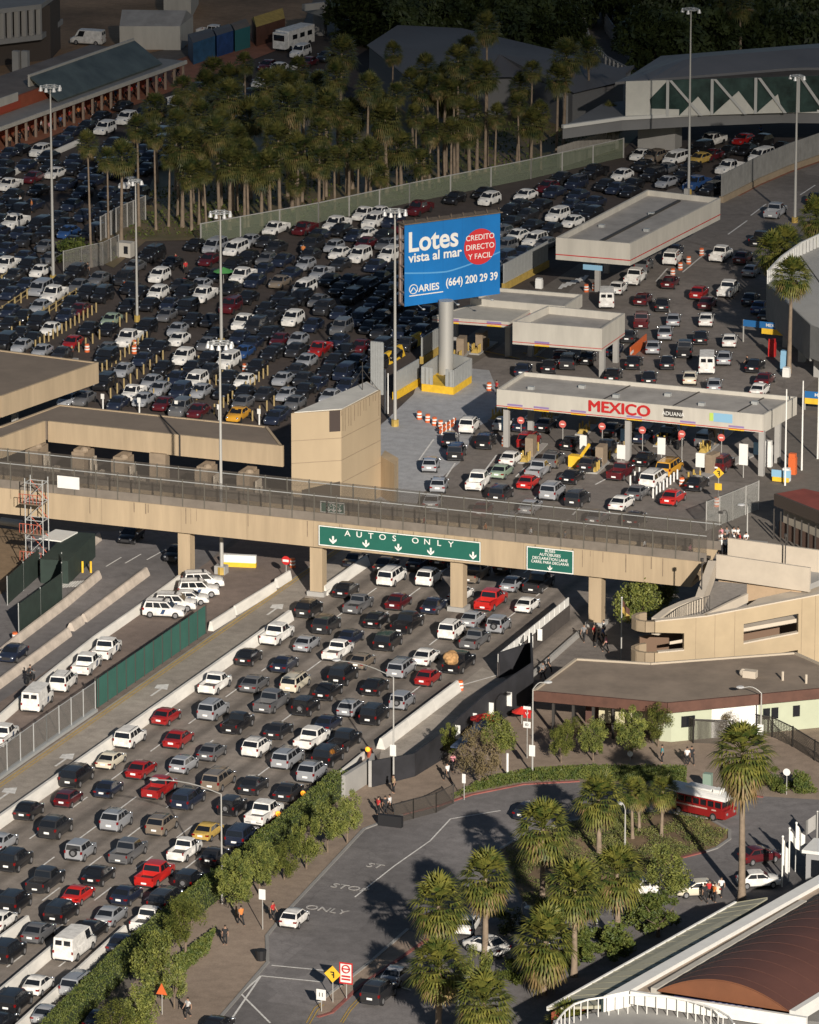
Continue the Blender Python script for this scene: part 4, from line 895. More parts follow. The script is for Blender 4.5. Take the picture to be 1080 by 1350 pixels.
# ============================================================ TOP LEFT
t = thing('arcade', 'long market arcade with a pale canopy edge on many posts in front of brick walls', 'arcade', (*P(110, 145)[:2], 0))
ca, ce = P(-60, 190, 3.4), P(246, 80, 3.4); dC = (ce-ca).normalized(); nC = Vector((-dC.y, dC.x, 0)); LC = (ce-ca).length
b = MB(); b.bar(ca+nC*2.2, ce+nC*2.2, 4.4, 3.2, 3.35); b.build('canopy', mat('arc_roof', (.28, .27, .25), .8, var=.1), t)
b = MB(); b.bar(ca, ce, .25, 2.95, 3.5); b.build('canopy_edge', M['fascia_white'], t)
b = MB()
k = 1.5
while k < LC: p_ = ca+dC*k+nC*.5; b.box(p_.x-.14, p_.y-.14, 0, p_.x+.14, p_.y+.14, 3.2); k += 2.6
b.build('posts', mat('arc_post', (.33, .25, .19), .8), t)
b = MB(); b.bar(ca+nC*4.5, ce+nC*4.5-dC*4, .4, 0, 5.2); b.build('brick_wall', M['brick'], t)
b = MB(); b.bar(ca+nC*9.5, ce+nC*9.5-dC*3, 9.4, 4.4, 5.0); b.build('rear_roof', mat('rear_roof', (.20, .165, .14), .9, var=.25, scale=.2), t)
b = MB(); s_a, s_e = ca+dC*LC*.47, ca+dC*LC*.93; b.add([s_a+nC*1.5+Z*.3, s_e+nC*1.5+Z*.3, s_e+nC*6+Z*3.2, s_a+nC*6+Z*3.2, s_a+nC*1.5+Z*.1, s_e+nC*1.5+Z*.1, s_e+nC*6+Z*3.0, s_a+nC*6+Z*3.0], [(0, 1, 2, 3), (7, 6, 5, 4), (0, 4, 5, 1), (3, 2, 6, 7), (0, 3, 7, 4), (1, 5, 6, 2)]); b.build('glazed_roof', mat('glazed', (.09, .11, .10), .3, var=.3, scale=.4), t)
b = MB(); b.bar(s_a+nC*6.2, s_e+nC*6.2, .3, 5.2, 6.9); b.bar(ca+dC*LC*.24+nC*4.2, ca+dC*LC*.37+nC*4.2, .2, 4.6, 5.8); b.build('parapet', M['fascia_white'], t)
b = MB(); b.bar(ca+nC*4.2+dC*LC*.1, ca+nC*4.2+dC*LC*.38, .15, 3.6, 4.6); b.build('red_fascia', mat('red_fascia', (.35, .06, .03), .8), t)
def shed(name, label, pts, z0, wm, rm, ridge=.9, cat='building'):
    q = [P(*p) for p in pts]; c = sum(q, Vector())/4; t = thing(name, label, cat, (c.x, c.y, 0))
    b = MB(); b.prism([(p.x, p.y) for p in q], 0, z0); b.build('walls', M.get(wm) or MATS[wm], t)
    b = MB(); m0, m1 = (q[0]+q[3])/2+Z*(z0+ridge), (q[1]+q[2])/2+Z*(z0+ridge); zz_ = Z*z0
    v = [q[0]+zz_, q[1]+zz_, q[2]+zz_, q[3]+zz_, m0, m1]; v = [c+Z*0+(p-c)*1.04 if 0 else p for p in v]
    b.add(v, [(0, 1, 5, 4), (2, 3, 4, 5), (0, 4, 3), (1, 2, 5)]); b.build('roof', M.get(rm) or MATS[rm], t); return t
shed('warehouse', 'pale roofed warehouse with gable end behind the market arcade', [(158, 66), (238, 66), (255, 52), (165, 50)], 3.6, 'fascia_white', 'roof_grey', 1.6)
mat('kiosk_blue', (.03, .10, .19), .6, var=.3, scale=.8); mat('kiosk_blue2', (.02, .06, .18), .6, var=.3, scale=.8); mat('kiosk_teal', (.03, .14, .15), .6)
shed('kiosk', 'bright blue kiosk with a flat dark roof next to the white market end', [(255, 86), (284, 76), (278, 66), (248, 74)], 3.3, 'kiosk_blue', 'roof_slate', .2, 'kiosk')
shed('kiosk', 'dark blue kiosk second in the row beyond the arcade', [(286, 76), (308, 69), (302, 60), (280, 67)], 3.3, 'kiosk_blue2', 'roof_slate', .2, 'kiosk')
shed('kiosk', 'teal kiosk at the end of the blue row beside the yellow awning', [(310, 69), (330, 63), (324, 53), (304, 60)], 3.3, 'kiosk_teal', 'roof_brown', .2, 'kiosk')
shed('kiosk', 'stall with a long mustard yellow awning left of the white motorhome', [(338, 62), (376, 50), (370, 38), (332, 50)], 3.0, 'fascia_brown', 'yellow_dull', .9, 'kiosk')
shed('shed', 'pale tent shed at the top edge of the dirt hillside', [(216, 22), (252, 26), (262, 6), (224, 0)], 3.0, 'fascia_white', 'fascia_white', 1.0, 'shed')
t = thing('unfinished_building', 'grey concrete frame building on twin pillars at the top left corner', 'building', (*P(20, 98)[:2], 0))
a, e = P(-60, 98), P(56, 84)
b = MB(); b.prism([(a.x, a.y), (e.x, e.y), (e.x-2, e.y+12), (a.x-2, a.y+12)], 3.6, 4.4); b.prism([(a.x, a.y), (e.x, e.y), (e.x-2, e.y+12), (a.x-2, a.y+12)], 8.2, 8.9); b.build('slabs', M['concrete'], t)
b = MB(); d = (e-a)
for k in range(12): p_ = a+d*(k+.5)/12; b.box(p_.x-.35, p_.y+.05, 4.4, p_.x+.35, p_.y+.6, 8.2)
b.build('fins', mat('fins', (.36, .34, .31), .85), t)
b = MB(); b.prism([(a.x, a.y+3), (e.x, e.y+3), (e.x-2, e.y+11), (a.x-2, a.y+11)], 0, 8.2); b.build('inner_wall', mat('inner_dark', (.07, .055, .045), .9), t)
for px in (22, 34): g = P(px, 99); b = MB(); b.box(g.x-.5, g.y-.4, 0, g.x+.5, g.y+.4, 3.6); b.build('pillar', M['concrete_pale'], t)
t = thing('overpass', 'end of a pale concrete overpass on two piers at the top edge', 'bridge', (*P(460, 45)[:2], 0))
o0, o1 = P(402, 16, 5), P(560, -3, 5); b = MB(); b.bar(o0+Vector((0, 3, 0)), o1+Vector((0, 3, 0)), 6, 4.2, 5.2); b.build('deck', M['concrete'], t)
b = MB(); b.bar(o0, o1, .3, 5.2, 6.2); b.build('parapet', M['concrete_pale'], t)
for px, py in ((422, 46), (488, 34)): g = P(px, py); b = MB(); b.box(g.x-.9, g.y-.6, 0, g.x+.9, g.y+.6, 4.2); b.build('pier', M['concrete'], t)

# ============================================================ FENCES
def wirefence(label, pts, h, m, post='pole', step=3.0, pr=.06, base=0, group=None, name='wire_fence'):
    q = [P(*p) for p in pts]; t = thing(name, label, 'fence', q[0], group)
    b = MB(); b2 = MB(); b3 = MB()
    for i in range(len(q)-1):
        a, e = q[i], q[i+1]; b.quad((a.x, a.y, base+.05), (e.x, e.y, base+.05), (e.x, e.y, h), (a.x, a.y, h)); b3.tube((a.x, a.y, h), (e.x, e.y, h), pr*.7, 5)
        L = (e-a).length; n = max(1, round(L/step))
        for k in range(n+1): p_ = a.lerp(e, k/n); b2.tube((p_.x, p_.y, 0), (p_.x, p_.y, h+.1), pr, 6)
        if base: b3.bar(a, e, .5, .01, base)
    b.build('mesh', M[m], t); b2.build('posts', M[post], t); b3.build('rail', M[post], t); return t
wirefence('long green meshed wire fence in front of the palm grove and above the packed queue', [(265, 322), (420, 288+6), (540, 268), (700, 236), (822, 208)], 2.7, 'wire_green', 'concrete_pale', 6.5, .11)
wirefence('short wire fence at the left tip of the palm island above the lamp pole', [(133, 318), (160, 303), (192, 290)], 3.2, 'wire_grey', 'concrete_pale', 1.6, .1)
wirefence('low wire fence on the kerb tip left of the small white cabin', [(84, 362), (108, 356), (136, 350), (157, 340)], 3.0, 'wire_grey', 'pole', 3.0)
wirefence('wire fence on a low wall at the bottom left beside the yellow line', [(-8, 1032), (62, 982), (126, 938)], 3.0, 'wire_grey', 'steel', 3.0, base=.3)
wirefence('wire fence on the right end behind the footbridge near the red roof', [(931, 700), (966, 686), (1000, 672)], 3.2, 'wire_pale', 'pole', 3.0)
wirefence('dark iron fence in front of the low mint building', [(888, 966), (914, 982-2), (966, 982)], 2.4, 'wire_dark', 'steel_dark', 5, .09)
wirefence('dark iron fence running down at the right edge beside the low mint building', [(984, 966), (1018, 972), (1045, 985), (1074, 1003), (1095, 1015)], 2.0, 'wire_dark', 'steel_dark', 4, .09)
wirefence('thin wire fence at the corner of the loop road kerb below the black wall', [(520, 1087), (545, 1080), (575, 1072), (598, 1060)], 1.9, 'wire_dark', 'steel_dark', 3)
# green screen fence
t = thing('screen_fence', 'dark green fabric screen fence between the patrol lot and the yellow line', 'fence', P(128, 935))
a, e = P(129, 934), P(271, 836); b = MB()
for k in range(12): b.bar(a.lerp(e, k/12), a.lerp(e, (k+.985)/12), .06, .1, 3.0)
b.build('screen', M['screen_green'], t)
b = MB()
for k in range(13): p_ = a.lerp(e, k/12)+Vector((.06, .08, 0)); b.tube(p_, p_+Z*3.1, .06, 6)
b.bar(a+Vector((-.3, 0, 0)), a+Vector((-.1, 0, 0)), .1, 0, 3.2); b.build('posts', M['steel_dark'], t)
def screen(label, pts, h, m='screen_green2'):
    q = [P(*p) for p in pts]; t = thing('screen_fence', label, 'fence', q[0]); b = MB(); b2 = MB()
    for i in range(len(q)-1):
        b.bar(q[i], q[i+1], .08, .1, h)
        for k in range(3): p_ = q[i].lerp(q[i+1], k/2); b2.tube(p_, p_+Z*(h+.15), .05, 6)
    b.build('screen', MATS[m], t); b2.build('posts', M['steel'], t)
mat('screen_green2', (.02, .035, .028), .8, var=.2)
screen('dark green screen fence at the left edge of the road below the scaffold', [(25, 838), (82, 796), (82, 770)], 3.3)
screen('dark green screen fence around the scaffold foot beyond the white cones', [(10, 798), (52, 760)], 3.0)
# black corridor wall, right of the barrier
t = thing('corridor_wall', 'long black screened pedestrian corridor wall descending beside the pale apron', 'wall', P(600, 960))
a0_, a1_, a2_ = P(510, 1050), P(560, 1048), P(648, 972)
q = [P(490, 1038), P(546, 1024), P(580, 1003), P(640, 962), P(702, 925)]
b = MB(); b.bar(q[0], q[1], .2, 0, 2.6, z1b=2.3); b.bar(q[1], q[2], .2, 0, 2.3, z1b=2.6); b.bar(q[2], q[3], .2, 0, 2.6, z1b=3.6); b.bar(q[3], q[4], .2, 0, 3.6, z1b=4.0); b.bar(q[4], P(700, 880), .2, 0, 3.6)
b.build('near_screen', M['screen_black'], t)
b = MB(); b.bar(P(657, 894), P(700, 880), .2, 0, 2.6); b.build('far_screen', M['screen_black'], t)
b = MB(); b.bar(P(640, 950, 3.0), P(600, 985, 3.0), .9, 2.9, 3.05); b.build('cover', mat('blue_cover', (.05, .07, .12), .5), t)
b = MB()
for x, y in ((605, 988), (627, 972), (673, 944), (649, 958)): g = P(x, y); b.box(g.x-.35, g.y-.6, 1.2, g.x+.35, g.y-.53, 2.6)
b.build('notices', M['white'], t)
# wall with white cap running to the bridge
t = thing('edge_wall', 'dark wall with white slatted top along the right freeway edge near the footbridge', 'wall', P(660, 890))
a, e = P(657, 894), P(750, 818); b = MB(); b.bar(a, e, .25, 0, 1.6); b.build('base', mat('edge_dark', (.07, .06, .055), .85, var=.2), t)
b = MB()
for k in range(14): b.bar(a.lerp(e, k/14), a.lerp(e, (k+.9)/14), .12, 1.65, 2.5)
b.build('slatted_top', M['white'], t)
b = MB(); a, e = P(666, 930-4), P(765, 838); b.bar(a, e, .3, 0, .6); b.build('kerb', M['concrete_pale'], t)
for k, (x, y) in enumerate(((690, 869), (701, 859), (713, 850))): g = P(x, y+6); b = MB(); b.box(g.x-.25, g.y-.3, 1, g.x+.25, g.y-.25, 2.2); b.build('notice', M['white'], t)
t = thing('stepped_wall', 'stepped grey concrete wall end beside the small trees at the freeway edge', 'wall', P(470, 1050))
b = MB(); b.bar(P(453, 1052), P(488, 1030), .4, 0, 2.2); b.bar(P(488, 1038), P(492, 1028), .3, 0, 2.6); b.build('wall', M['concrete_pale'], t)
# long fence/wall at top right road
t = thing('boundary_wall', 'long grey slatted boundary wall rising to the right above the north road', 'wall', P(1000, 240))
q = [P(951, 268), P(975, 256), P(1000, 243), P(1040, 226), P(1100, 205)]
b = MB()
for i in range(4):
    L = (q[i+1]-q[i]).length; n = max(2, int(L/1.0))
    for k in range(n): b.bar(q[i].lerp(q[i+1], k/n), q[i].lerp(q[i+1], (k+.9)/n), .12, .8, 3.9)
b.build('slats', mat('slat_grey', (.24, .235, .22), .7, var=.15, scale=.8), t)
b = MB()
for i in range(4): b.bar(q[i], q[i+1], .6, .012, .9)
b.build('base', M['sand_dark'], t)
b = MB()
for i in range(1, 4): b.bar(q[i]-Vector((.0, 1.2, 0)), q[i+1]-Vector((0, 1.2, 0)), 1.0, .014, .1)
struct(b.build('red_kerb', mat('red_verge', (.24, .10, .06), .9, var=.2)))
t = thing('side_wall', 'grey corrugated wall left of the elevated walkway pier above the far cars', 'wall', P(800, 190))
b = MB(); a, e = P(735, 222), P(816, 196)
for k in range(16): b.bar(a.lerp(e, k/16), a.lerp(e, (k+.85)/16), .12, 0, 3.0)
b.build('panels', mat('side_pan', (.28, .26, .23), .8, var=.15), t)
g = P(166, 338); t = thing('cabin', 'small white control cabin at the left tip of the palm island', 'cabin', g)
b = MB(); b.box(g.x-.95, g.y-.7, 0, g.x+.95, g.y+.7, 1.9); b.build('walls', M['fascia_white'], t); b = MB(); b.box(g.x+.05, g.y-.74, .5, g.x+.6, g.y-.7, 1.5); b.build('window', M['glass_dark'], t)
# dark green container and scaffold
t = thing('site_container', 'dark green site container with a pale roof panel under the left end of the footbridge', 'container', P(70, 775))
b = MB(); a, e = P(72, 770), P(108, 733); b.bar(a, e, 3.0, 0, 2.6); b.build('body', MATS['screen_green2'], t)
b = MB(); c = P(78, 706+4, 2.7); b.bar(P(66, 712, 2.7), P(88, 700, 2.7), 2.6, 2.62, 2.75); b.build('roof_panel', M['white'], t)
t = thing('scaffold', 'red and grey scaffold tower leaning against the left end of the footbridge', 'scaffold', P(50, 770))
b = MB(); b2 = MB(); b3 = MB(); o_ = P(50, 757); 
for sx in (-1.0, 1.0):
    for sy in (-.7, .7): b.tube(o_+Vector((sx, sy, 0)), o_+Vector((sx, sy, 10.5)), .06, 5)
for z in (0, 2.0, 4, 6, 8, 10):
    for sy in (-.7, .7): b.tube(o_+Vector((-1, sy, z)), o_+Vector((1, sy, z)), .05, 5)
    for sx in (-1, 1): b.tube(o_+Vector((sx, -.7, z)), o_+Vector((sx, .7, z)), .05, 5)
for z in (0, 2, 4, 6, 8): b.tube(o_+Vector((-1, -.7, z)), o_+Vector((1, -.7, z+2)), .04, 5); b3.tube(o_+Vector((1, .7, z)), o_+Vector((-1, .7, z+2)), .05, 5)
for z in (1.6, 4.6, 7.8): b2.box(o_.x-1.6, o_.y-.9, z, o_.x+.9, o_.y-.85, z+1.0); b2.box(o_.x-1.6, o_.y+.6, z, o_.x+.9, o_.y+.65, z+1.0)
b.build('tubes', M['steel'], t); b3.build('braces', mat('scaf_red', (.42, .10, .06), .7), t)
for z in (1.6, 4.6, 7.8): b4 = MB(); b4.box(o_.x-1.5, o_.y-.8, z-.12, o_.x+.9, o_.y+.7, z); b4.build('platform', M['bark'], t)
b = MB()
for z in (1.6, 4.6, 7.8):
    for k in range(7): b.tube((o_.x-1.6+k*.4, o_.y-.88, z), (o_.x-1.6+k*.4, o_.y-.88, z+1.0), .035, 4)
    b.tube((o_.x-1.6, o_.y-.88, z+1.0), (o_.x+.9, o_.y-.88, z+1.0), .04, 4)
b.build('guard_rail', MATS['scaf_red'], t)
g = P(15, 700); b = MB(); b.tube(g+Vector((-1.2, 0, 1)), g+Vector((1.3, 0, .9)), .42, 12); o = b.build('pipe_section', M['steel']); tag(o, 'big grey pipe section lying at the far left below the footbridge', 'pipe')
g = P(10, 735); struct(sheet('work_site', [(-40, 690), (30, 700), (42, 735), (5, 780), (-40, 810)], .02, M['g_dirt']))
# equipment under the bridge near patrol cars
t = thing('water_barrier', 'white and yellow plastic barrier under the footbridge beside the lamp pole', 'barrier', P(315, 748))
a, e = P(294, 746), P(338, 748); b = MB(); b.bar(a, e, .5, .5, 1.3); b.build('top', M['white'], t); b = MB(); b.bar(a, e, .6, .012, .5); b.build('foot', M['yellow'], t)
g = P(292, 756); b = MB(); b.box(g.x-.6, g.y-.5, 0, g.x+.6, g.y+.5, .9); tag(b.build('block', M['concrete_pale']), 'pale concrete block base of the tall lamp pole under the footbridge', 'block')

# ============================================================ POLES, LAMPS, SIGNS
def mast(x, yb, yt, label, heads=8, r=.22, hr=1.1, group=None):
    g = P(x, yb); h = HZ(x, yb, yt); t = thing('lamp_mast', label, 'lamp mast', g, group)
    b = MB(); b.tube(g, g+Z*h, r, 10, r2=r*.45); b.build('pole', M['pole'], t, smooth=True)
    b = MB(); b.tube(g, g+Z*.8, r*2, 8); b.build('base', M['yellow_dull'] if heads else M['concrete_pale'], t)
    if heads:
        b = MB()
        for k in range(20): a0 = 2*math.pi*k/20; a1 = 2*math.pi*(k+1)/20; b.tube(g+Vector((hr*math.cos(a0), hr*math.sin(a0), h)), g+Vector((hr*math.cos(a1), hr*math.sin(a1), h)), .06, 5)
        for k in range(4): a0 = math.pi*k/4; b.tube(g+Vector((-hr*math.cos(a0), -hr*math.sin(a0), h)), g+Vector((hr*math.cos(a0), hr*math.sin(a0), h)), .04, 5)
        ring = b.build('ring', M['steel'], t)
        for k in range(heads):
            a0 = 2*math.pi*k/heads; c = g+Vector((hr*1.15*math.cos(a0), hr*1.15*math.sin(a0), h-.25)); b = MB(); b.tube(c+Z*.3, c-Z*.2, .12, 8, r2=.28); b.build('floodlight', M['lamp_white'], ring)
    return t
mast(70.5, 371, 114, 'tall floodlight mast at the far left in front of the brick arcade')
mast(181, 424, 238, 'slim tall mast left of centre above the packed queue', heads=4, r=.18, hr=.7)
mast(292, 455, 280, 'floodlight mast in the packed queue with a fluffy white lamp ring at the palm fence', heads=8)
mast(292.5, 757, 452, 'tallest floodlight mast, rising from under the footbridge past the brown canopy', heads=10)
mast(521, 562, 278, 'tall floodlight mast standing just left of the blue billboard', heads=8)
mast(908, 257, 12, 'tall mast rising behind the large canopy into the dark trees', heads=4, r=.2, hr=1.0)
mast(1048, 294, 100, 'tall mast beside the round palms at the right edge', heads=4, r=.22, hr=.8)
def street_lamp(x, yb, yt, hx, hy, label, r=.1, extra=None):
    g = P(x, yb); h = HZ(x, yb, yt); t = thing('street_lamp', label, 'street lamp', g)
    b = MB(); b.tube(g, g+Z*h, r, 8, r2=r*.6); b.build('pole', M['pole'], t, smooth=True)
    tp = g+Z*h; hp = P(hx, hy, h+.45); dv = hp-tp
    b = MB(); prev = tp
    for k in range(1, 7): u = k/6; c = tp+dv*u+Z*.35*math.sin(math.pi*u); b.tube(prev, c, r*.5, 6); prev = c
    arm = b.build('arm', M['pole'], t)
    b = MB(); dn = dv.normalized(); b.ball(hp+dn*.3, .42, .42, .12); b.build('lamp_head', M['lamp_white'], arm)
    if extra:
        b = MB(); b.box(g.x-.3, g.y-.16, h*extra, g.x+.3, g.y-.12, h*extra+1.1); b.build('notice', M['white'], t)
    return t
street_lamp(293, 1192, 1047, 207, 1028, 'curved arm street lamp over the freeway standing in the hedge at the left')
street_lamp(519, 1036, 893, 447, 871, 'curved arm street lamp at the black corridor wall reaching over the freeway', extra=.28)
street_lamp(702, 1021, 909, 719, 901, 'lamp post with signs in front of the low brown roofed building', extra=.22)
street_lamp(1003, 975, 914, 980, 907, 'lamp post in front of the white roller door', extra=.1)
street_lamp(985, 716, 668, 979, 666, 'small pale lamp post near the footbridge end crowd')
street_lamp(604, 1352, 1297, 612, 1291, 'short white lamp post at the bottom among the palms')
street_lamp(688, 1219, 1193, 696, 1196, 'low white bracket lamp between the palms')
street_lamp(787, 1219, 1188, 787, 1185, 'white post lamp between the two palms left of the building')
street_lamp(824, 1118, 1068, 819, 1062, 'thin grey lamp post on the planted island')
for i, (x, yb, yt) in enumerate(((1035, 640, 513), (1057, 620, 502), (1078, 605, 498))):
    g = P(x, yb); h = HZ(x, yb, yt); b = MB(); b.tube(g, g+Z*h, .11, 8, r2=.07); o = b.build('flagpole', M['white']); tag(o, ['leftmost', 'middle', 'rightmost'][i]+' of three bare white flagpoles right of the MEXICO canopy', 'flagpole', 'bare white flagpoles')
def flag(x, yb, yt, label, cols, fw=1.1, fh=1.7, m='pole'):
    g = P(x, yb); h = HZ(x, yb, yt); t = thing('flagpole', label, 'flagpole', g)
    b = MB(); b.tube(g, g+Z*h, .07, 8); b.ball(g+Z*h, .12, .12, .12); b.build('pole', M[m], t)
    if cols:
        n = 6; b = MB()
        for k in range(n):
            u0, u1 = k/n, (k+1)/n; w = lambda u: Vector((fw*u, .18*math.sin(u*7), -u*.9))
            for j, c in enumerate(cols):
                za, zb_ = h-.2-fh*j/len(cols), h-.2-fh*(j+1)/len(cols)
                b.quad(g+w(u0)+Z*zb_, g+w(u1)+Z*zb_, g+w(u1)+Z*za, g+w(u0)+Z*za, j)
        b.build('flag', [M[c] for c in cols], t)
    return t
mat('flag_green', (.03, .2, .08), .8); M['flag_green'] = MATS['flag_green']
flag(819, 882, 788, 'pole with a yellow and red flag beside the small tree under the footbridge', ['fascia_brown', 'yellow_dull'], .8, 1.3)
flag(1031, 1170, 1103, 'leftmost white flagpole with a drooping white flag by the kiosk', ['white'], .5, 2.4, 'white')
flag(1040, 1163, 1092, 'middle white flagpole with a white pennant by the kiosk', ['white'], .9, .9, 'white')
flag(1049, 1150, 1085, 'rear white flagpole with a long white flag by the kiosk', ['white'], .8, 2.0, 'white')
flag(1077, 1115, 1070, 'grey pole with a dull pale flag at the right edge', ['concrete_pale'], -1.2, 1.4)
def sgn(name, x, yb, yt, w, h, shape, m, label, mark=None, post='pole'):
    g = P(x, yb); H = HZ(x, yb, yt); t = thing(name, label, 'sign', g)
    b = MB(); b.tube(g, g+Z*(H-h*.3), .045, 6); b.build('post', M[post], t)
    b = MB(); c = Vector((g.x, g.y-.07, H-h/2))
    if shape == 'd': v = [c+Vector(p) for p in ((0, 0, -h/2), (w/2, 0, 0), (0, 0, h/2), (-w/2, 0, 0))]; b.add(v+[p+Vector((0, .04, 0)) for p in v], [(0, 1, 2, 3), (7, 6, 5, 4), (0, 4, 5, 1), (1, 5, 6, 2), (2, 6, 7, 3), (3, 7, 4, 0)])
    elif shape == 'o': b.tube(c, c+Vector((0, .05, 0)), w/2, 16)
    elif shape == 't': v = [c+Vector(p) for p in ((-w/2, 0, -h/2), (w/2, 0, -h/2), (0, 0, h/2))]; b.add(v+[p+Vector((0, .04, 0)) for p in v], [(0, 1, 2), (5, 4, 3), (0, 3, 4, 1), (1, 4, 5, 2), (2, 5, 3, 0)])
    else: panel(b, (c.x, c.y, c.z), X, Z, -w/2, -h/2, w/2, h/2)
    b.build('sign_face', M[m], t)
    if mark: mark(t, c-Vector((0, .03, 0)))
    return t
def mk_txt(s, size, m): return lambda t, c: text('lettering', s, size, M[m], c, X, Z, t, out=.02)
def mk_diam(t, c):
    b = MB(); panel(b, c, X, Z, -.16, .15, .16, .25, out=.01); panel(b, c, X, Z, .08, -.02, .18, .2, out=.01); panel(b, c, X, Z, -.05, -.08, .18, .02, out=.01); panel(b, c, X, Z, .08, -.3, .18, -.05, out=.01); b.build('symbol', M['black'], t)
def mk_red(t, c):
    b = MB()
    for r in ((-.6, .82, .6, .95), (-.6, -.95, .6, -.82), (-.6, -.82, -.5, .82), (.5, -.82, .6, .82)): panel(b, c, X, Z, *r, out=.01)
    for k in range(12): a0 = 2*math.pi*k/12; a1 = a0+.53; b.tube(c+Vector((.34*math.cos(a0), -.03, .38+.34*math.sin(a0))), c+Vector((.34*math.cos(a1), -.03, .38+.34*math.sin(a1))), .06, 4)
    panel(b, c, X, Z, -.3, .32, .3, .44, out=.01); panel(b, c, X, Z, -.4, -.35, .4, -.2, out=.01); panel(b, c, X, Z, -.4, -.62, .4, -.47, out=.01); b.build('symbol', M['red'], t)
sgn('warning_sign', 439, 1322, 1273, 1.5, 1.5, 'd', 'yellow', 'yellow diamond warning sign on the median tip at the bottom', mk_diam)
sgn('traffic_sign', 457, 1318, 1269, 1.15, 1.85, 'r', 'white', 'white sign with red ring and red lines next to the yellow diamond', mk_red)
sgn('traffic_sign', 424, 1334, 1304, .85, .95, 'r', 'white', 'small white sign with two black arrows low beside the double yellow line', mk_txt('I I', .5, 'black'))
sgn('traffic_sign', 346.5, 1226, 1172, .62, .95, 'r', 'white', 'white rectangular sign with a red top edge on a tall post at the sidewalk kerb')
sgn('no_entry_sign', 377.5, 765, 733, .95, .95, 'o', 'red', 'round red no entry sign beside the footbridge column', lambda t, c: (lambda b: (panel(b, c, X, Z, -.33, -.12, .33, .12, out=.03), b.build('bar', M['white'], t)))(MB()))
sgn('bus_stop_sign', 1037, 1048, 1013, .7, .7, 'o', 'white', 'round white sign on a pole by the shrubs at the right kerb')
sgn('traffic_sign', 831, 1002, 990, .55, .55, 'o', 'white', 'small round white sign below the trees of the sidewalk')
sgn('traffic_sign', 612, 1055, 1020, .35, .9, 'r', 'white', 'slim white sign on a pole in the planting at the loop road kerb')
sgn('traffic_sign', 214, 1338, 1296, 1.0, 1.0, 't', 'orange', 'orange and white triangular sign sticking out of the small trees at the bottom')
sgn('warning_sign', 947, 665, 616, 1.25, 1.25, 'd', 'yellow', 'yellow diamond warning sign right of the red sedan below the canopy', mk_diam)
sgn('traffic_sign', 947, 665, 637, .8, .75, 'r', 'yellow', 'small yellow plate below the yellow diamond sign, before the canopy')
t_ = sgn('traffic_sign', 695, 1000, 951, .75, .62, 'r', 'white', 'white rectangular sign below a red and white yield board beside the lamp post', mk_txt('ID', .35, 'black'))
sgn('traffic_sign', 695, 999, 931, .75, .3, 'r', 'white', 'long white strip sign above the yield board beside the lamp post')
sgn('yield_sign', 695, 998, 937, .75, .7, 'r', 'red', 'red board with white heart shaped mark beside the lamp post', mk_txt('V', .55, 'white'))
sgn('lane_sign', 790, 497, 345, .01, .01, 'r', 'white', 'thin post behind the white box canopy') if 0 else None
g = P(669, 1024); b = MB(); b.tube(g, g+Z*HZ(669, 1024, 993), .12, 8); tag(b.build('white_post', M['white']), 'thick white post in the planting left of the lamp post', 'post')
g = P(933, 1045); b = MB(); b.box(g.x-.4, g.y-.3, 0, g.x+.4, g.y+.3, 1.9); tag(b.build('cabinet', mat('cabinet', (.22, .30, .24), .6)), 'pale green utility cabinet behind the red trolley', 'cabinet')
g = P(344, 1266); b = MB(); b.tube(g, g+Z*.95, .42, 12, r2=.5); tag(b.build('litter_bin', M['black']), 'black round litter bin at the sidewalk kerb corner', 'litter bin')
g = P(517, 1090); b = MB(); b.box(g.x-1.3, g.y-.25, 0, g.x+1.0, g.y+.25, 1.1); tag(b.build('news_boxes', M['black']), 'row of black newspaper boxes at the kerb below the black corridor wall', 'boxes')
for i, (x, y, lb) in enumerate(((403, 1056, 'amber flasher on the freeway edge behind the hedge, middle one'), (370, 1083, 'amber flasher on the freeway edge nearest the white pickup'), (488, 998, 'large amber drum light at the foot of the bright white barrier'))):
    g = P(x, y); t = thing('flasher', lb, 'warning light', g); b = MB(); b.tube(g, g+Z*.9, .3, 10, r2=.22); b.build('drum', M['orange'] if i < 2 else mat('drum_red', (.30, .06, .03), .6), t); b = MB(); b.ball(g+Vector((-.1, -.35, .85)), .26, .16, .26); b.build('lens', M['lamp_amber'], t)
def wide_sign(label, x0, y0, x1, y1, drop, cols, split=.5):
    a, e = P(x0, y0+drop), P(x1, y1+drop); h0, h1 = HZ(x0, y0+drop, y0), 0; t = thing('gantry_sign', label, 'sign', (a+e)/2)
    b = MB(); b.tube(a, a+Z*h0, .09, 6); b.tube(e, e+Z*h0, .09, 6); b.build('posts', M['pole'], t)
    r_ = (e-a).normalized(); L = (e-a).length
    b = MB(); panel(b, a+Z*h0, r_, Z, 0, -.8, L, 0, out=.1); b.build('blue_board', M[cols[0]], t)
    b = MB(); panel(b, a+Z*h0, r_, Z, L*split, -1.5, L, -.82, out=.1); b.build('yellow_board', M[cols[1]], t)
    text('lettering', 'MEXICO', .55, M['white'], a+Z*(h0-.4)+r_*L*.7, r_, Z, t, out=.14)
    return t
wide_sign('blue and yellow overhead sign on posts below the pale viaduct', 980, 421, 1038, 427, 30, ('sign_blue', 'yellow'), .42)
wide_sign('blue and yellow sign at the right edge beside the white flagpoles', 1061, 515, 1096, 518, 25, ('sign_blue', 'yellow'), .0)
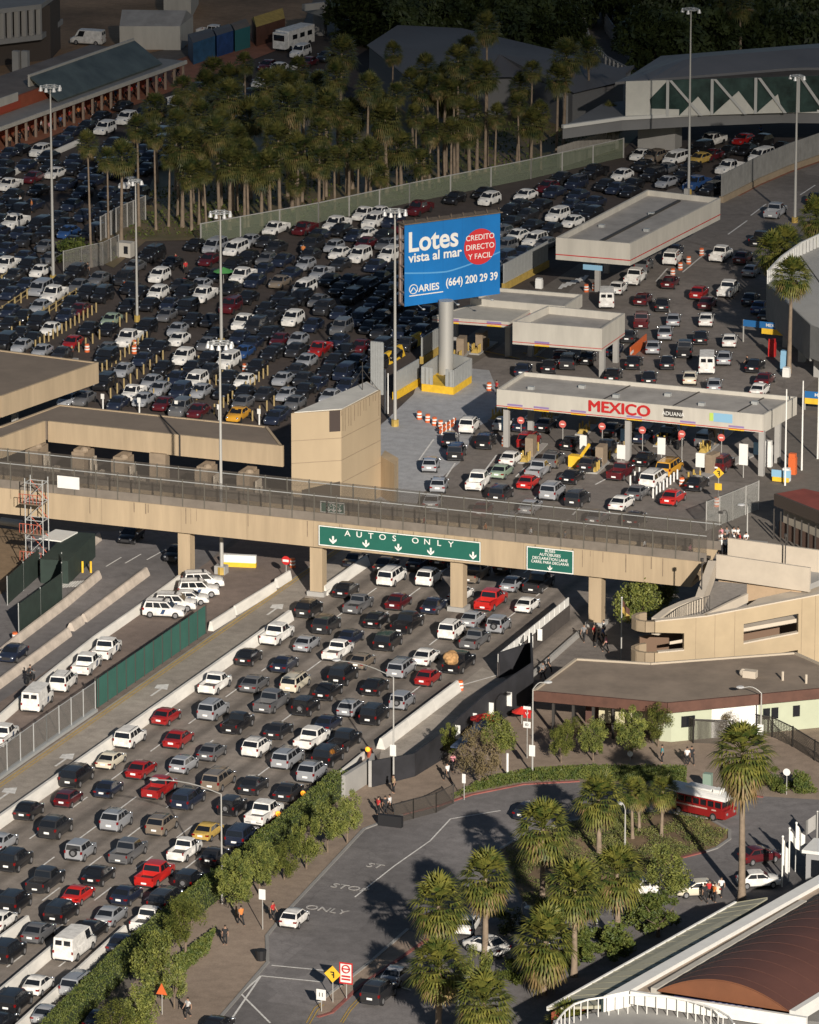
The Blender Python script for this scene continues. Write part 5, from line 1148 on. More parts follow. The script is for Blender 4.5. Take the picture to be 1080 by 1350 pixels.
g = P(1030, 636); t = thing('small_sign', 'low blue and yellow sign right of the canopy column', 'sign', g); b = MB(); b.box(g.x-1.1, g.y-.1, .6, g.x+1.1, g.y, 1.4); b.build('blue_board', M['pale_blue'], t); b = MB(); b.box(g.x-1, g.y-.14, .1, g.x+.9, g.y-.02, .6); b.build('yellow_board', M['yellow'], t)
for i, (x, y, m_, h, lb) in enumerate(((1018, 470, 'red', 2.2, 'red phone booth below the blue and yellow sign'), (1034, 490, 'pale_blue', 2.6, 'tall blue and white board under the viaduct'), (1037, 497, 'white', 1.2, 'low white box at the end of the grey island'), (1045, 625, 'orange', 2.4, 'orange and white machine between the white flagpoles'), (1037, 634, 'white', 1.5, 'white cylinder beside the leftmost bare flagpole'), (1013, 615, 'white', 3.0, 'broad white panel right of the right canopy column'), (711, 380, 'white', 1.3, 'small white box on the yellow island right of the billboard'))):
    g = P(x, y); b = MB(); b.box(g.x-.42, g.y-.3, 0, g.x+.42, g.y+.3, h*.8); b.box(g.x-.36, g.y-.36, h*.8, g.x+.36, g.y+.24, h); tag(b.build('street_box', M[m_]), lb, 'box')
g = P(640, 470)
# drums, cones, bollards
def drum_proto():
    t = thing('traffic_drum', '', 'traffic drum', (0, 0, 0)); b = MB(); b.tube((0, 0, 0), (0, 0, 1.0), .32, 10, r2=.26); b.build('body', M['orange'], t, world=False, loc=None)
    b = MB(); b.tube((0, 0, .28), (0, 0, .46), .32, 10, r2=.31); b.tube((0, 0, .62), (0, 0, .80), .30, 10, r2=.29); b.build('white_bands', M['white'], t, world=False); return t
dp = drum_proto(); first = True
for x, y, lb in ((553, 553, 'first orange and white drum at the left end of the row on the pale concrete'), (564, 557, 'second drum of the row on the pale concrete'), (573, 561, 'third drum of the row on the pale concrete'), (581, 565, 'drum of the row next to the orange barricade'), (665, 588, 'drum at the foot of the left MEXICO canopy column'), (645, 515, 'lone drum on the pale concrete right of the billboard base'), (115, 464, 'drum beside the dark red car in the left queue'), (177, 466, 'drum between two lanes left of the mast in the left queue'), (177, 459, 'drum just behind another in the left queue'), (323, 490, 'drum right of the fluffy lamp ring above the gold taxi'), (283, 476, 'drum left of the fluffy lamp ring in the queue'), (887, 364, 'lowest of the drums in the row beside the white wagon'), (897, 356, 'second lowest drum in the row beside the white wagon'), (908, 348, 'third drum in the row right of the large canopy'), (925, 337, 'topmost drum of the row right of the large canopy'), (773, 385, 'left drum of the pair behind the white van'), (784, 383, 'right drum of the pair behind the white van'), (899, 641, 'drum among white delineators behind the red sedan'), (945, 668, 'drum under the yellow diamond sign before the canopy'), (607, 910, 'drum at the end of the bright white freeway barrier'), (20, 846, 'drum at the foot of the green screen fence at the left edge'), (386, 748, 'drum under the footbridge near the left lane barrier'), (166, 382, 'drum beside the slim mast in the left queue')):
    o = dp if first else copytree(dp); first = False; o.location = P(x, y); o['label'] = lb; o['group'] = 'orange and white traffic drums'
t = thing('barricade', 'orange and white striped barricade at the end of the drum row', 'barricade', P(592, 572)); a, e = P(580, 575), P(601, 563)
b = MB(); b.bar(a, e, .12, .3, .65); b.bar(a, e, .12, .8, 1.1); b.build('orange_boards', M['orange'], t)
b = MB(); 
for k in range(4): p_ = a.lerp(e, (k+.5)/4); b.tube(p_, p_+Z*1.25, .1, 6)
b.build('white_posts', M['white'], t)
t = thing('barricade', 'orange and white mesh barricade in the lanes right of the white box canopy', 'barricade', P(840, 468)); a, e = P(831, 474), P(852, 456)
b = MB(); b.bar(a, e, .12, .1, 1.5); b.build('orange_panel', M['orange'], t); b = MB(); b.bar(a+Vector((.1, -.12, 0)), e+Vector((-.2, -.12, 0)), .05, .6, .95); b.build('white_stripe', M['white'], t)
def bollards(rows, name, label, cat, m, r, h, group):
    me = None; n = 0
    for rw, (x0, y0, x1, y1, c) in enumerate(rows):
        for k in range(c):
            p_ = P(x0, y0).lerp(P(x1, y1), k/max(1, c-1))
            if me is None:
                b = MB(); b.tube((0, 0, 0), (0, 0, h), r, 8); b.ball((0, 0, h), r, r, r*.5, n=8, m=4); me = b.mesh(name, m)
            o = bpy.data.objects.new(name, me); COL.objects.link(o); o.location = p_; tag(o, f'{label}, {ORD[k]} along the {ORD[rw]} row', cat, group)
rows = [(5, 450, 58, 417, 6), (47, 461, 127, 412, 15), (95, 470, 167, 425, 9), (135, 492, 194, 450, 11), (146, 525, 215, 475, 9), (193, 533, 232, 504, 9), (240, 499, 262, 482, 4), (242, 540, 302, 495, 8), (283, 546, 353, 495, 13), (333, 555, 380, 522, 6)]
bollards(rows, 'bollard', 'yellow lane post of the left queue', 'bollard', mat('bollard_yellow', (.36, .27, .12), .7), .10, 1.2, 'yellow lane posts of the left queue')
bollards([(861, 657, 893, 632, 8), (831, 640, 843, 629, 3)], 'delineator', 'white lane post beside the red sedan', 'delineator', M['white'], .1, 1.1, 'white delineator posts before the canopy')
bollards([(109, 755, 120, 755, 2)], 'bollard', 'thin yellow post under the footbridge', 'bollard', M['yellow'], .12, 1.2, 'pair of thin yellow posts')
for i, (x0, y0, x1, y1, lb) in enumerate(((-5, 381, 18, 365, 'upper left'), (-5, 422, 52, 383, 'lower left'), (56, 422, 101, 393, 'right hand'))):
    a, e = P(x0, y0), P(x1, y1); b = MB(); n = max(2, int((e-a).length/2.2))
    for k in range(n+1): p_ = a.lerp(e, k/n); b.tube(p_, p_+Z*1.3, .11, 6)
    b.tube(a+Z*1.15, e+Z*1.15, .07, 5); b.tube(a+Z*.55, e+Z*.55, .07, 5); o = b.build('guard_rail', MATS['bollard_yellow']); tag(o, lb+' yellow pipe rail between lanes in the left queue', 'guard rail')
for i, (x, y) in enumerate(((136, 540), (184, 545), (233, 549), (289, 554), (342, 560))):
    g = P(x, y); b = MB(); b.tube(g, g+Z*1.6, .09, 6); b.box(g.x-.2, g.y-.15, 1.3, g.x+.2, g.y-.05, 1.9); tag(b.build('signal_post', M['white']), 'white signal post at the canopy edge, '+['leftmost', 'second from left', 'middle', 'fourth from left', 'rightmost'][i], 'post', 'white signal posts at the brown canopy')

# ============================================================ VEGETATION
def frond(b, base, az, el, L, mi, fan=.9, nb=9, droop=.35):
    dh = Vector((math.cos(az), math.sin(az), 0)); d = dh*math.cos(el)+Z*math.sin(el); side = Vector((-dh.y, dh.x, 0)); nrm = d.cross(side)
    tip = base+d*L*.5; w = .035
    b.add([base-side*w, base+side*w, tip+side*w, tip-side*w], [(0, 1, 2, 3)], mi)
    for k in range(nb):
        a = (k/(nb-1)-.5)*2.3; dd = d*math.cos(a)+side*math.sin(a); Lb = L*.58*fan*(1-.22*abs(a))
        mid = tip+dd*Lb*.55; end = tip+dd*Lb-Z*droop*Lb*(.6+.4*random.random())
        ww = side*math.cos(a)-d*math.sin(a); s = .085
        b.add([tip, mid-ww*s+nrm*.02, end, mid+ww*s+nrm*.02], [(0, 1, 2, 3)], mi)
palm_cr = []; palm_sk = []; palm_tr = None
for vv in range(4):
    b = MB()
    for k in range(72):
        u = (k+.5)/72; el = R(84)-u*R(132); az = k*2.4+random.uniform(-.25, .25)
        frond(b, Vector((0, 0, .2-.5*u)), az, el, random.uniform(2.1, 2.75), 0, droop=.2+.3*u)
    palm_cr.append(b.mesh('crown', M['leaf_palm']))
    b = MB()
    for k in range(44):
        u = k/44; el = R(-14)-u*R(56); az = k*2.4+random.uniform(-.4, .4)
        frond(b, Vector((0, 0, -.3-.5*u)), az, el, random.uniform(1.7, 2.6)*(1-.2*u), 0, fan=.9, nb=8, droop=.45)
    palm_sk.append(b.mesh('dead_fronds', M['leaf_dead']))
b = MB(); pz = 0; N = 10
for k in range(N): b.tube((0, 0, k/N), (0, 0, (k+1)/N), 1-.5*k/N+(.25 if k == 0 else 0), 9, r2=1-.5*(k+1)/N)
palm_tr = b.mesh('trunk', M['palm_bark'], smooth=True)
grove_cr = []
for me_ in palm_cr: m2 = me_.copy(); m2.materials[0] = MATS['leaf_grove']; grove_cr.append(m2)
NPALM = 0
def palm(x, cy, yb, label, s=1.0, group='palms', rt_=.26, sk=1.0):
    global NPALM
    g = P(x, yb); h = HZ(x, yb, cy)-.2; t = thing('palm_tree', label, 'palm', g, group); i = NPALM % 4; NPALM += 1
    t.rotation_euler = (random.uniform(-.035, .035), random.uniform(-.035, .035), 0); o = bpy.data.objects.new('trunk', palm_tr); COL.objects.link(o); o.parent = t; o.scale = (rt_*s, rt_*s, h)
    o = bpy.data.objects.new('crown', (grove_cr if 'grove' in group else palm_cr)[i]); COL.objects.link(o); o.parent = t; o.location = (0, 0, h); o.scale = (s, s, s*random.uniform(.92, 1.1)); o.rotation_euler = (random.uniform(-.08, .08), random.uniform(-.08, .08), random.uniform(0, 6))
    o = bpy.data.objects.new('dead_fronds', palm_sk[i]); COL.objects.link(o); o.parent = t; o.location = (0, 0, h); o.scale = (s*.95, s*.95, s*sk); o.rotation_euler = (0, 0, random.uniform(0, 6))
    return t
PSC = 1.07
FG = 'fan palms round the loop road'
for a in ((790, 1052, 1132, 'full fan palm on the planted island left of the red trolley', 1.0), (715, 1090, 1205, 'fan palm with a clear trunk beside the low white bracket lamp', 1.12), (640, 1155, 1262, 'fan palm over the shaded parked white cars', 1.12), (580, 1192, 1300, 'leftmost fan palm at the curve of the road', 1.08), (757, 1168, 1288, 'fan palm with long trunk left of the orange tinted palm', 1.12), (815, 1150, 1248, 'fan palm with orange yellow lower fronds', 1.12), (716, 1238, 1312, 'broad fan palm with long brown skirt beside the terminal strip roof', 1.2), (578, 1272, 1372, 'fan palm right of the two shaded cars at the bottom', 1.15), (638, 1318, 1430, 'fan palm at the bottom edge right of the white lamp post', 1.12), (978, 990, 1188, 'tallest palm with a brown skirt in front of the red trolley', 1.25), (834, 1040, 1106, 'small palm on the planted island, left of a close pair', .62), (843, 1044, 1098, 'small palm on the planted island, right of a close pair', .6), (872, 1040, 1104, 'small palm on the planted island nearest the trolley', .66), (722, 1206, 1262, 'short young palm below the palm with clear trunk', .7), (748, 1350, 1400, 'low palm top poking up before the curved white railing', .9)):
    palm(a[0], a[1], a[2], a[3], a[4]*PSC, FG, sk=1.35 if a[0] in (978, 716) else 1)
for a in ((1040, 362, 492, 'lone thin palm beside the slatted viaduct parapet'), (1035, 322, 384, 'bushy palm at the foot of the right mast'), (1018, 330, 390, 'bushy palm just left of the foot of the right mast'), (1074, 284, 345, 'palm at the right edge above the viaduct parapet')): palm(*a, s=1.15, group='palms beside the viaduct')
GV = 'palms of the dense grove behind the green fence'
grove = [(123, 198, 352), (146, 203, 342), (158, 216, 322), (182, 172, 300), (205, 190, 305), (220, 225, 300), (235, 165, 285), (253, 130, 195), (268, 112, 185), (285, 102, 178), (305, 105, 180), (325, 100, 180), (240, 205, 300), (262, 185, 298), (290, 180, 300), (305, 215, 302), (330, 195, 300), (355, 160, 290), (345, 218, 298), (372, 195, 296), (385, 150, 275), (400, 130, 265), (418, 180, 285), (395, 212, 292), (446, 80, 190), (430, 140, 262), (513, 66, 180), (480, 126, 258), (500, 138, 250), (525, 130, 250), (548, 150, 248), (565, 180, 250), (577, 108, 240), (605, 88, 235), (600, 128, 240), (617, 150, 238), (595, 190, 245), (530, 205, 255), (490, 200, 262), (460, 190, 268), (440, 215, 275), (412, 120, 230), (445, 120, 240), (465, 150, 250), (350, 125, 240), (330, 150, 262), (300, 140, 262), (270, 150, 270), (210, 150, 240), (375, 110, 210), (395, 95, 200), (545, 100, 200), (510, 165, 255), (560, 130, 235), (360, 230, 298), (470, 215, 270), (500, 225, 262), (555, 210, 252), (620, 185, 238), (640, 55, 218), (700, 88, 222), (740, 84, 200), (776, 86, 160), (685, 152, 226), (683, 130, 215), (716, 145, 222), (800, 150, 200), (700, 170, 225), (735, 110, 205), (655, 165, 228), (978, 8, 90), (957, 5, 85), (250, 225, 302), (275, 228, 302), (320, 235, 300), (390, 235, 293), (420, 230, 285)]
gl = {0: 'left', 1: 'middle', 2: 'right'}
rg = random.Random(8)
for k in range(26):
    x_ = rg.uniform(205, 640); yb_ = 300-(x_-205)*.13-rg.uniform(5, 75); grove.append((x_, yb_-rg.uniform(85, 118), yb_))
gs = sorted(grove); 
def rowof(y): return 'front' if y >= 290 else 'second' if y >= 262 else 'third' if y >= 236 else 'fourth' if y >= 205 else 'back'
rc = {}
for k, (x, cy, yb) in enumerate(gs):
    r_ = rowof(yb); rc[r_] = rc.get(r_, 0)+1
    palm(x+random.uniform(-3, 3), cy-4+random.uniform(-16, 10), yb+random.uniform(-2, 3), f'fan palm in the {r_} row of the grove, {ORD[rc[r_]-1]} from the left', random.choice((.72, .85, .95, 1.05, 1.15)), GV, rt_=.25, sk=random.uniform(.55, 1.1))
# leafy crowns
def crown_mesh(name, m, rx, rz, clumps, per, leaf, seed, dense=.62):
    rnd = random.Random(seed); b = MB()
    for c in range(clumps):
        while True:
            p_ = Vector((rnd.uniform(-1, 1), rnd.uniform(-1, 1), rnd.uniform(-1, 1)))
            if .25 < p_.length < .95: break
        cr = rnd.uniform(.22, .42); c0 = Vector((p_.x*rx, p_.y*rx, p_.z*rz))
        for k in range(per):
            d = Vector((rnd.gauss(0, 1), rnd.gauss(0, 1), rnd.gauss(0, 1))).normalized()*rnd.uniform(.4, 1)*cr
            q = c0+Vector((d.x*rx, d.y*rx, d.z*rz)); u = Vector((rnd.gauss(0, 1), rnd.gauss(0, 1), rnd.gauss(0, .8)+.4)).normalized(); w = u.orthogonal().normalized(); s = leaf*rnd.uniform(.6, 1.3)
            b.add([q-u*s, q+w*s*.45, q+u*s, q-w*s*.45], [(0, 1, 2, 3)])
    return b.mesh(name, m)
def limb_mesh(h, r, spread, seed):
    rnd = random.Random(seed); b = MB(); b.tube((0, 0, 0), (0, 0, h*.55), r, 8, r2=r*.7)
    for k in range(6):
        a = k*1.05+rnd.uniform(-.3, .3); e = Vector((math.cos(a)*spread, math.sin(a)*spread, h*rnd.uniform(.9, 1.3))); s = Vector((0, 0, h*rnd.uniform(.4, .55))); b.tube(s, e, r*.5, 6, r2=r*.15)
    return b.mesh('trunk', M['bark'])
small = [crown_mesh('crown', M['leaf_tree'], 1.6, 2.1, 30, 170, .105, s) for s in (1, 2, 3)]
smallb = [crown_mesh('crown', M['leaf_brown'], 1.6, 1.9, 30, 110, .08, 4)]
smallt = [limb_mesh(2.4, .12, 1.0, s) for s in (1, 2)]
big = [crown_mesh('crown', M['leaf_dark'], 5.0, 4.2, 44, 110, .5, s) for s in (7, 8, 9)]
bigt = limb_mesh(5, .35, 2.6, 5)
shr = [crown_mesh('foliage', M['leaf_yellow'], 1.0, .7, 16, 60, .13, s) for s in (21, 22)]
shg = [crown_mesh('foliage', M['leaf_hedge'], 1.2, .9, 18, 130, .09, s) for s in (23, 24)]
def tree(x, cy, yb, label, meshes, tr, s, group, name='small_tree', cz=None, k=0):
    g = P(x, yb); h = HZ(x, yb, cy); t = thing(name, label, 'tree', g, group)
    o = bpy.data.objects.new('trunk', tr); COL.objects.link(o); o.parent = t; o.scale = (s, s, h/ (2.6 if tr is not bigt else 5.2))
    o = bpy.data.objects.new('crown', meshes[k % len(meshes)]); COL.objects.link(o); o.parent = t; o.location = (0, 0, h); o.scale = (s, s, s*1.08); o.rotation_euler = (0, 0, k*1.7)
TG = 'small green street trees'
for k, (x, cy, yb, s, lb) in enumerate(((458, 1068, 1112, .95, 'street tree in front of the stepped concrete wall'), (432, 1084, 1124, 1.0, 'street tree second from the stepped concrete wall'), (404, 1108, 1146, 1.05, 'street tree right of the shrubby amber flasher'), (375, 1126, 1160, 1.0, 'street tree left of the pair of dark tree wells'), (342, 1140, 1180, 1.05, 'street tree right of the freeway lamp pole'), (312, 1158, 1208, 1.2, 'large street tree left of the white kerb sign'), (245, 1206, 1262, 1.25, 'street tree above the sidewalk bend'), (205, 1262, 1318, 1.3, 'street tree left of the orange triangular sign'), (190, 1328, 1385, 1.3, 'street tree at the bottom edge'), (230, 1290, 1330, .9, 'small street tree with bare soil beside it'), (150, 1345, 1400, 1.1, 'street tree at the very bottom left of the sidewalk'))):
    tree(x, cy, yb, lb, small, smallt[k % 2], s*.86, TG, k=k)
for k, (x, cy, yb, s, lb) in enumerate(((657, 968, 1012, 1.15, 'tall bright green tree beside the red umbrella'), (592, 974, 1000, .75, 'small green tree against the black corridor wall'), (740, 970, 1006, .95, 'sidewalk tree nearest the sign lamp post'), (782, 972, 1004, .95, 'sidewalk tree second from the sign lamp post'), (833, 962, 1000, 1.15, 'round bright tree in front of the dark recess'), (868, 948, 985, 1.05, 'tree at the corner of the mint wall'), (842, 792, 832, 1.7, 'large tree under the footbridge right of the flag'), (880, 772, 812, 1.3, 'small tree in deep shade under the footbridge end'), (845, 868, 890, .7, 'low tree between the ramp and the brown roof'), (755, 960, 990, .7, 'small leafy tree behind the sidewalk row'))):
    tree(x, cy, yb, lb, small, smallt[k % 2], s*.82, TG, k=k+1)
tree(632, 990, 1036, 'thin brown leaved tree beside the tall bright green one', smallb, smallt[0], 1.2, TG)
tree(964, 958, 975, 'brown thin shrub tree before the roller door', smallb, smallt[1], .7, TG)
tree(625, 1290, 1340, 'dark rounded tree behind the white lamp post at the bottom', small, smallt[1], 1.15, TG, k=2)
tree(868, 1200, 1236, 'dark green leafy tree beside the terminal strip roof', shg, smallt[0], 1.6, TG, k=1)
tree(880, 1150, 1190, 'loose yellow green tree left of the white sedan with open door', small, smallt[0], 1.1, TG, k=1)
def shrub(x, y, s, lb, ms, k, sz=1.0, cat='shrub', group=None):
    g = P(x, y); o = bpy.data.objects.new('shrub', ms[k % len(ms)]); COL.objects.link(o); o.location = g+Z*.45*s; o.scale = (s, s, s*sz); o.rotation_euler = (0, 0, k*.9); tag(o, lb, cat, group)
for k, (x, y, s, lb) in enumerate(((790, 1250, 2.2, 'big rounded dark bush between two palms beside the terminal'), (812, 1262, 1.7, 'rounded dark bush right of the big one'), (765, 1268, 1.6, 'dark bush left of the big rounded one'), (855, 1225, 2.0, 'dark bush under the leafy tree by the terminal'), (690, 1290, 1.6, 'bush at the foot of the broad skirted palm'), (670, 1225, 1.5, 'bush below the palm over the parked cars'), (1020, 1040, 1.4, 'dark clipped shrub left of the round white sign'), (1050, 1045, 1.4, 'dark clipped shrub right of the round white sign'), (1005, 1035, 1.0, 'small dark shrub at the left end of the kerb bed'), (100, 346, 2.2, 'bright green bush at the left tip of the palm island'), (820, 640, .9, 'x'))):
    if lb != 'x': shrub(x, y, s, lb, shg, k)
rnd = random.Random(5)
def cover(name, label, polyf, n, ms_, zmax, leaf, cat, kind='stuff'):
    b = MB()
    for k in range(n):
        p_ = polyf(); h = zmax*rnd.random()**.8
        u = Vector((rnd.gauss(0, 1), rnd.gauss(0, 1), rnd.gauss(0, .8)+.5)).normalized(); w = u.orthogonal().normalized(); s = leaf*rnd.uniform(.6, 1.4); q = p_+Z*h
        b.add([q-u*s, q+w*s*.5, q+u*s, q-w*s*.5], [(0, 1, 2, 3)])
    o = b.build(name, ms_); tag(o, label, cat); o['kind'] = kind; return o
def poly_sampler(pts, clump=3.0, thr=.45):
    q = [P(*p) for p in pts]; x0, x1 = min(p.x for p in q), max(p.x for p in q); y0, y1 = min(p.y for p in q), max(p.y for p in q)
    def inside(x, y):
        c = False; j = len(q)-1
        for i in range(len(q)):
            if ((q[i].y > y) != (q[j].y > y)) and x < (q[j].x-q[i].x)*(y-q[i].y)/(q[j].y-q[i].y)+q[i].x: c = not c
            j = i
        return c
    def f():
        while True:
            x, y = rnd.uniform(x0, x1), rnd.uniform(y0, y1)
            if inside(x, y) and mnoise.noise(Vector((x/clump, y/clump, 0)))*.5+.5 > thr-rnd.random()*.2: return Vector((x, y, 0))
    return f
cover('planting', 'low yellow green planting on the island inside the loop road', poly_sampler([(664, 1118), (744, 1087), (800, 1076), (870, 1072), (935, 1082), (960, 1098), (945, 1117), (898, 1130), (850, 1148), (800, 1178), (740, 1210), (690, 1190)], 2.5, .55), 26000, M['leaf_yellow'], .5, .075, 'planting')
cover('planting', 'dark green ground cover bed along the red kerb of the loop road', poly_sampler([(592, 1056), (640, 1030), (700, 1018), (780, 1014), (905, 1015), (905, 1036), (764, 1029), (690, 1032), (620, 1046)], 3, .25), 14000, M['leaf_hedge'], .55, .11, 'planting')
cover('planting', 'small green bed along the sidewalk hedge', poly_sampler([(230, 1270), (285, 1228), (275, 1258), (235, 1290)], 3, .2), 3000, M['leaf_hedge'], .6, .13, 'planting')
cover('ground_cover', 'patchy undergrowth and dry leaves below the palm grove', poly_sampler([(140, 350), (192, 318), (262, 312), (420, 285), (540, 259), (820, 197), (700, 160), (400, 200), (200, 250)], 7, .52), 4500, M['leaf_hedge'], .35, .2, 'undergrowth')
# hedge along freeway
hl = [P(45, 1400), P(98, 1345), P(160, 1282), P(232, 1222), P(300, 1168), P(370, 1110), P(432, 1058), P(450, 1042)]
def hedge_pt():
    L = [(hl[i+1]-hl[i]).length for i in range(len(hl)-1)]; u = rnd.random()*sum(L); i = 0
    while u > L[i]: u -= L[i]; i += 1
    c = hl[i].lerp(hl[i+1], u/L[i]); d = (hl[i+1]-hl[i]).normalized(); n = Vector((-d.y, d.x, 0))
    a = rnd.random()
    if a < .5: return c+n*(.85+rnd.gauss(0, .08))+Z*rnd.uniform(0, 1.8)
    if a < .85: return c+n*rnd.uniform(-.9, .9)+Z*(1.85+rnd.gauss(0, .09)+.2*mnoise.noise(c*.4))
    return c-n*(.85+rnd.gauss(0, .08))+Z*rnd.uniform(0, 1.8)
t = thing('hedge', 'long ivy green hedge between the freeway edge and the sidewalk trees', 'hedge', (*P(250, 1218)[:2], 0))
b = MB()
for k in range(34000):
    q = hedge_pt(); u = Vector((rnd.gauss(0, 1), rnd.gauss(0, 1), rnd.gauss(0, 1))).normalized(); w = u.orthogonal().normalized(); s = .085*rnd.uniform(.6, 1.4)
    b.add([q-u*s, q+w*s*.55, q+u*s, q-w*s*.55], [(0, 1, 2, 3)])
b.build('leaves', M['leaf_hedge'], t)
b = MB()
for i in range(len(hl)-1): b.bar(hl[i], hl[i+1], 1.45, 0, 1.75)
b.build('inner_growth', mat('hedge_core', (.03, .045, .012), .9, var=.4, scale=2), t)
# dark trees at the top
DT = 'dark broad trees behind the slate roof'
k = 0; tc = {}
for x, y in ((545, 62), (575, 55), (605, 52), (640, 56), (675, 62), (705, 68), (735, 74), (560, 35), (595, 30), (630, 30), (665, 34), (700, 40), (735, 45), (760, 30), (860, 92), (890, 88), (925, 84), (960, 80), (1000, 78), (1040, 76), (1080, 76), (850, 62), (885, 58), (920, 54), (955, 52), (990, 50), (1030, 50), (1070, 50), (830, 30), (870, 28), (910, 26), (950, 24), (990, 22), (1030, 22), (1070, 22), (560, 8), (600, 4), (640, 4), (680, 8), (720, 12), (840, 0), (880, 0), (930, -2), (980, -2), (1030, -2), (1080, 0), (500, 40), (480, 55), (620, -20), (700, -20), (800, -20), (860, -25), (940, -25), (1020, -25)):
    row = ['rear', 'middle', 'front'][0 if y < 20 else 1 if y < 52 else 2]
    side = 'left of' if x < 765 else 'right of'
    tc[(row, side)] = tc.get((row, side), 0)+1
    tree(x, y-38, y+6, f'{row} row dark tree {side} the curved picket path, {ORD[tc[(row, side)]-1]} in its row', big, bigt, random.uniform(.85, 1.15), DT, 'broad_tree', k=k); k += 1
# ============================================================ VEHICLES
def paint(k, c, metal=.0, rough=.32): return mat('paint_'+k, c, rough, metal=metal, spec=.5, coat=.6)
PC = {'k': ('black', (.012, .012, .014)), 'n': ('dark blue', (.016, .022, .042)), 'c': ('charcoal', (.035, .035, .038)), 'g': ('grey', (.15, .15, .155)), 'l': ('silver', (.38, .39, .41)),
      'w': ('white', (.74, .73, .70)), 'i': ('cream', (.66, .60, .47)), 'r': ('red', (.30, .014, .014)), 'm': ('dark red', (.085, .010, .014)), 'b': ('blue', (.025, .07, .20)), 't': ('tan', (.26, .21, .16)),
      'e': ('pale green', (.28, .36, .27)), 'y': ('yellow', (.72, .55, .06)), 'o': ('gold', (.60, .30, .03)), 'R': ('bright red', (.48, .02, .016))}
PM = {k: paint(v[0].replace(' ', '_'), v[1], metal=.25 if k in 'gltc' else 0) for k, v in PC.items()}
GLS = M['glass_dark']; RUB = M['rubber']
M['rim'] = mat('rim', (.45, .45, .46), .3, metal=.7); M['tail'] = mat('tail_lamp', (.20, .006, .006), .2); M['headl'] = mat('head_lamp', (.8, .81, .82), .14, metal=.85); M['plate'] = mat('plate', (.85, .85, .82), .35)
M['chrome'] = mat('chrome', (.85, .86, .88), .06, metal=1.0)
M['trim'] = mat('car_trim', (.03, .03, .032), .5)
KIND = {'s': 'sedan', 'h': 'hatchback', 'u': 'SUV', 'w': 'minivan', 'p': 'pickup', 'v': 'van', 'j': 'jeep'}
#        L    W    belt  roof  cabin: ya   yb    yc    yd   low-profile [(y, top, halfwidth factor)]
SP = {'s': (4.75, 1.82, .94, 1.44, -1.80, -1.05, .35, 1.20, [(-2.37, .62, .84), (-2.3, .90, .93), (-1.8, 1.0, .98), (-.9, .96, 1), (.9, .95, 1), (1.25, .96, .99), (1.95, .86, .95), (2.28, .68, .86), (2.37, .5, .78)]),
      'S': (4.65, 1.80, .96, 1.47, -1.95, -1.15, .25, 1.30, [(-2.32, .62, .8), (-2.27, .95, .9), (-1.9, 1.06, .97), (-.9, 1.0, 1), (.9, .97, 1), (1.35, .96, .98), (1.9, .84, .93), (2.2, .68, .82), (2.32, .5, .7)]),
      'U': (4.6, 1.92, 1.14, 1.74, -2.25, -1.65, .35, 1.25, [(-2.3, .65, .84), (-2.26, 1.08, .93), (-1.8, 1.15, .99), (.9, 1.13, 1), (1.2, 1.12, .99), (1.95, .98, .95), (2.22, .8, .84), (2.3, .6, .74)]),
      'P': (5.2, 1.86, 1.05, 1.68, -.45, -.25, .75, 1.40, [(-2.6, .52, .94), (-2.59, .68, .97), (-.5, .68, .98), (-.45, 1.05, 1), (1.1, 1.05, 1), (1.45, 1.05, .99), (2.3, .95, .96), (2.55, .8, .9), (2.6, .6, .82)]),
      'h': (4.2, 1.76, .96, 1.50, -2.02, -1.45, .30, 1.12, [(-2.1, .6, .86), (-2.05, .95, .94), (-1.4, .98, .99), (.9, .96, 1), (1.2, .97, .99), (1.75, .86, .95), (2.02, .68, .86), (2.1, .5, .78)]),
      'u': (4.8, 1.94, 1.12, 1.80, -2.32, -2.05, .40, 1.15, [(-2.4, .65, .9), (-2.36, 1.1, .96), (-1.8, 1.13, 1), (.9, 1.12, 1), (1.2, 1.12, .99), (2.05, 1.02, .96), (2.33, .85, .88), (2.4, .6, .82)]),
      'w': (5.0, 1.94, 1.05, 1.74, -2.42, -2.1, .85, 1.75, [(-2.5, .65, .9), (-2.45, 1.05, .96), (-1.8, 1.07, 1), (1.2, 1.05, 1), (1.7, 1.04, .98), (2.25, .85, .94), (2.45, .7, .86), (2.5, .5, .8)]),
      'v': (5.6, 2.02, 1.25, 2.25, -2.78, -2.68, 1.35, 2.0, [(-2.8, .65, .95), (-2.78, 1.25, .99), (-1.8, 1.27, 1), (1.2, 1.25, 1), (2.0, 1.2, .97), (2.6, 1.0, .92), (2.75, .85, .86), (2.8, .6, .8)]),
      'j': (4.2, 1.80, 1.08, 1.74, -1.98, -1.85, .25, .80, [(-2.05, .6, .93), (-2.02, 1.06, .97), (-1.4, 1.08, 1), (.7, 1.08, 1), (.9, 1.06, .98), (1.85, 1.0, .92), (2.02, .9, .88), (2.05, .6, .84)]),
      'p': (5.6, 1.98, 1.12, 1.82, -.95, -.70, .75, 1.40, [(-2.8, .55, .94), (-2.79, .72, .97), (-1.0, .72, .98), (-.95, 1.12, 1), (1.1, 1.12, 1), (1.45, 1.13, .99), (2.4, 1.05, .96), (2.72, .9, .9), (2.8, .6, .84)])}
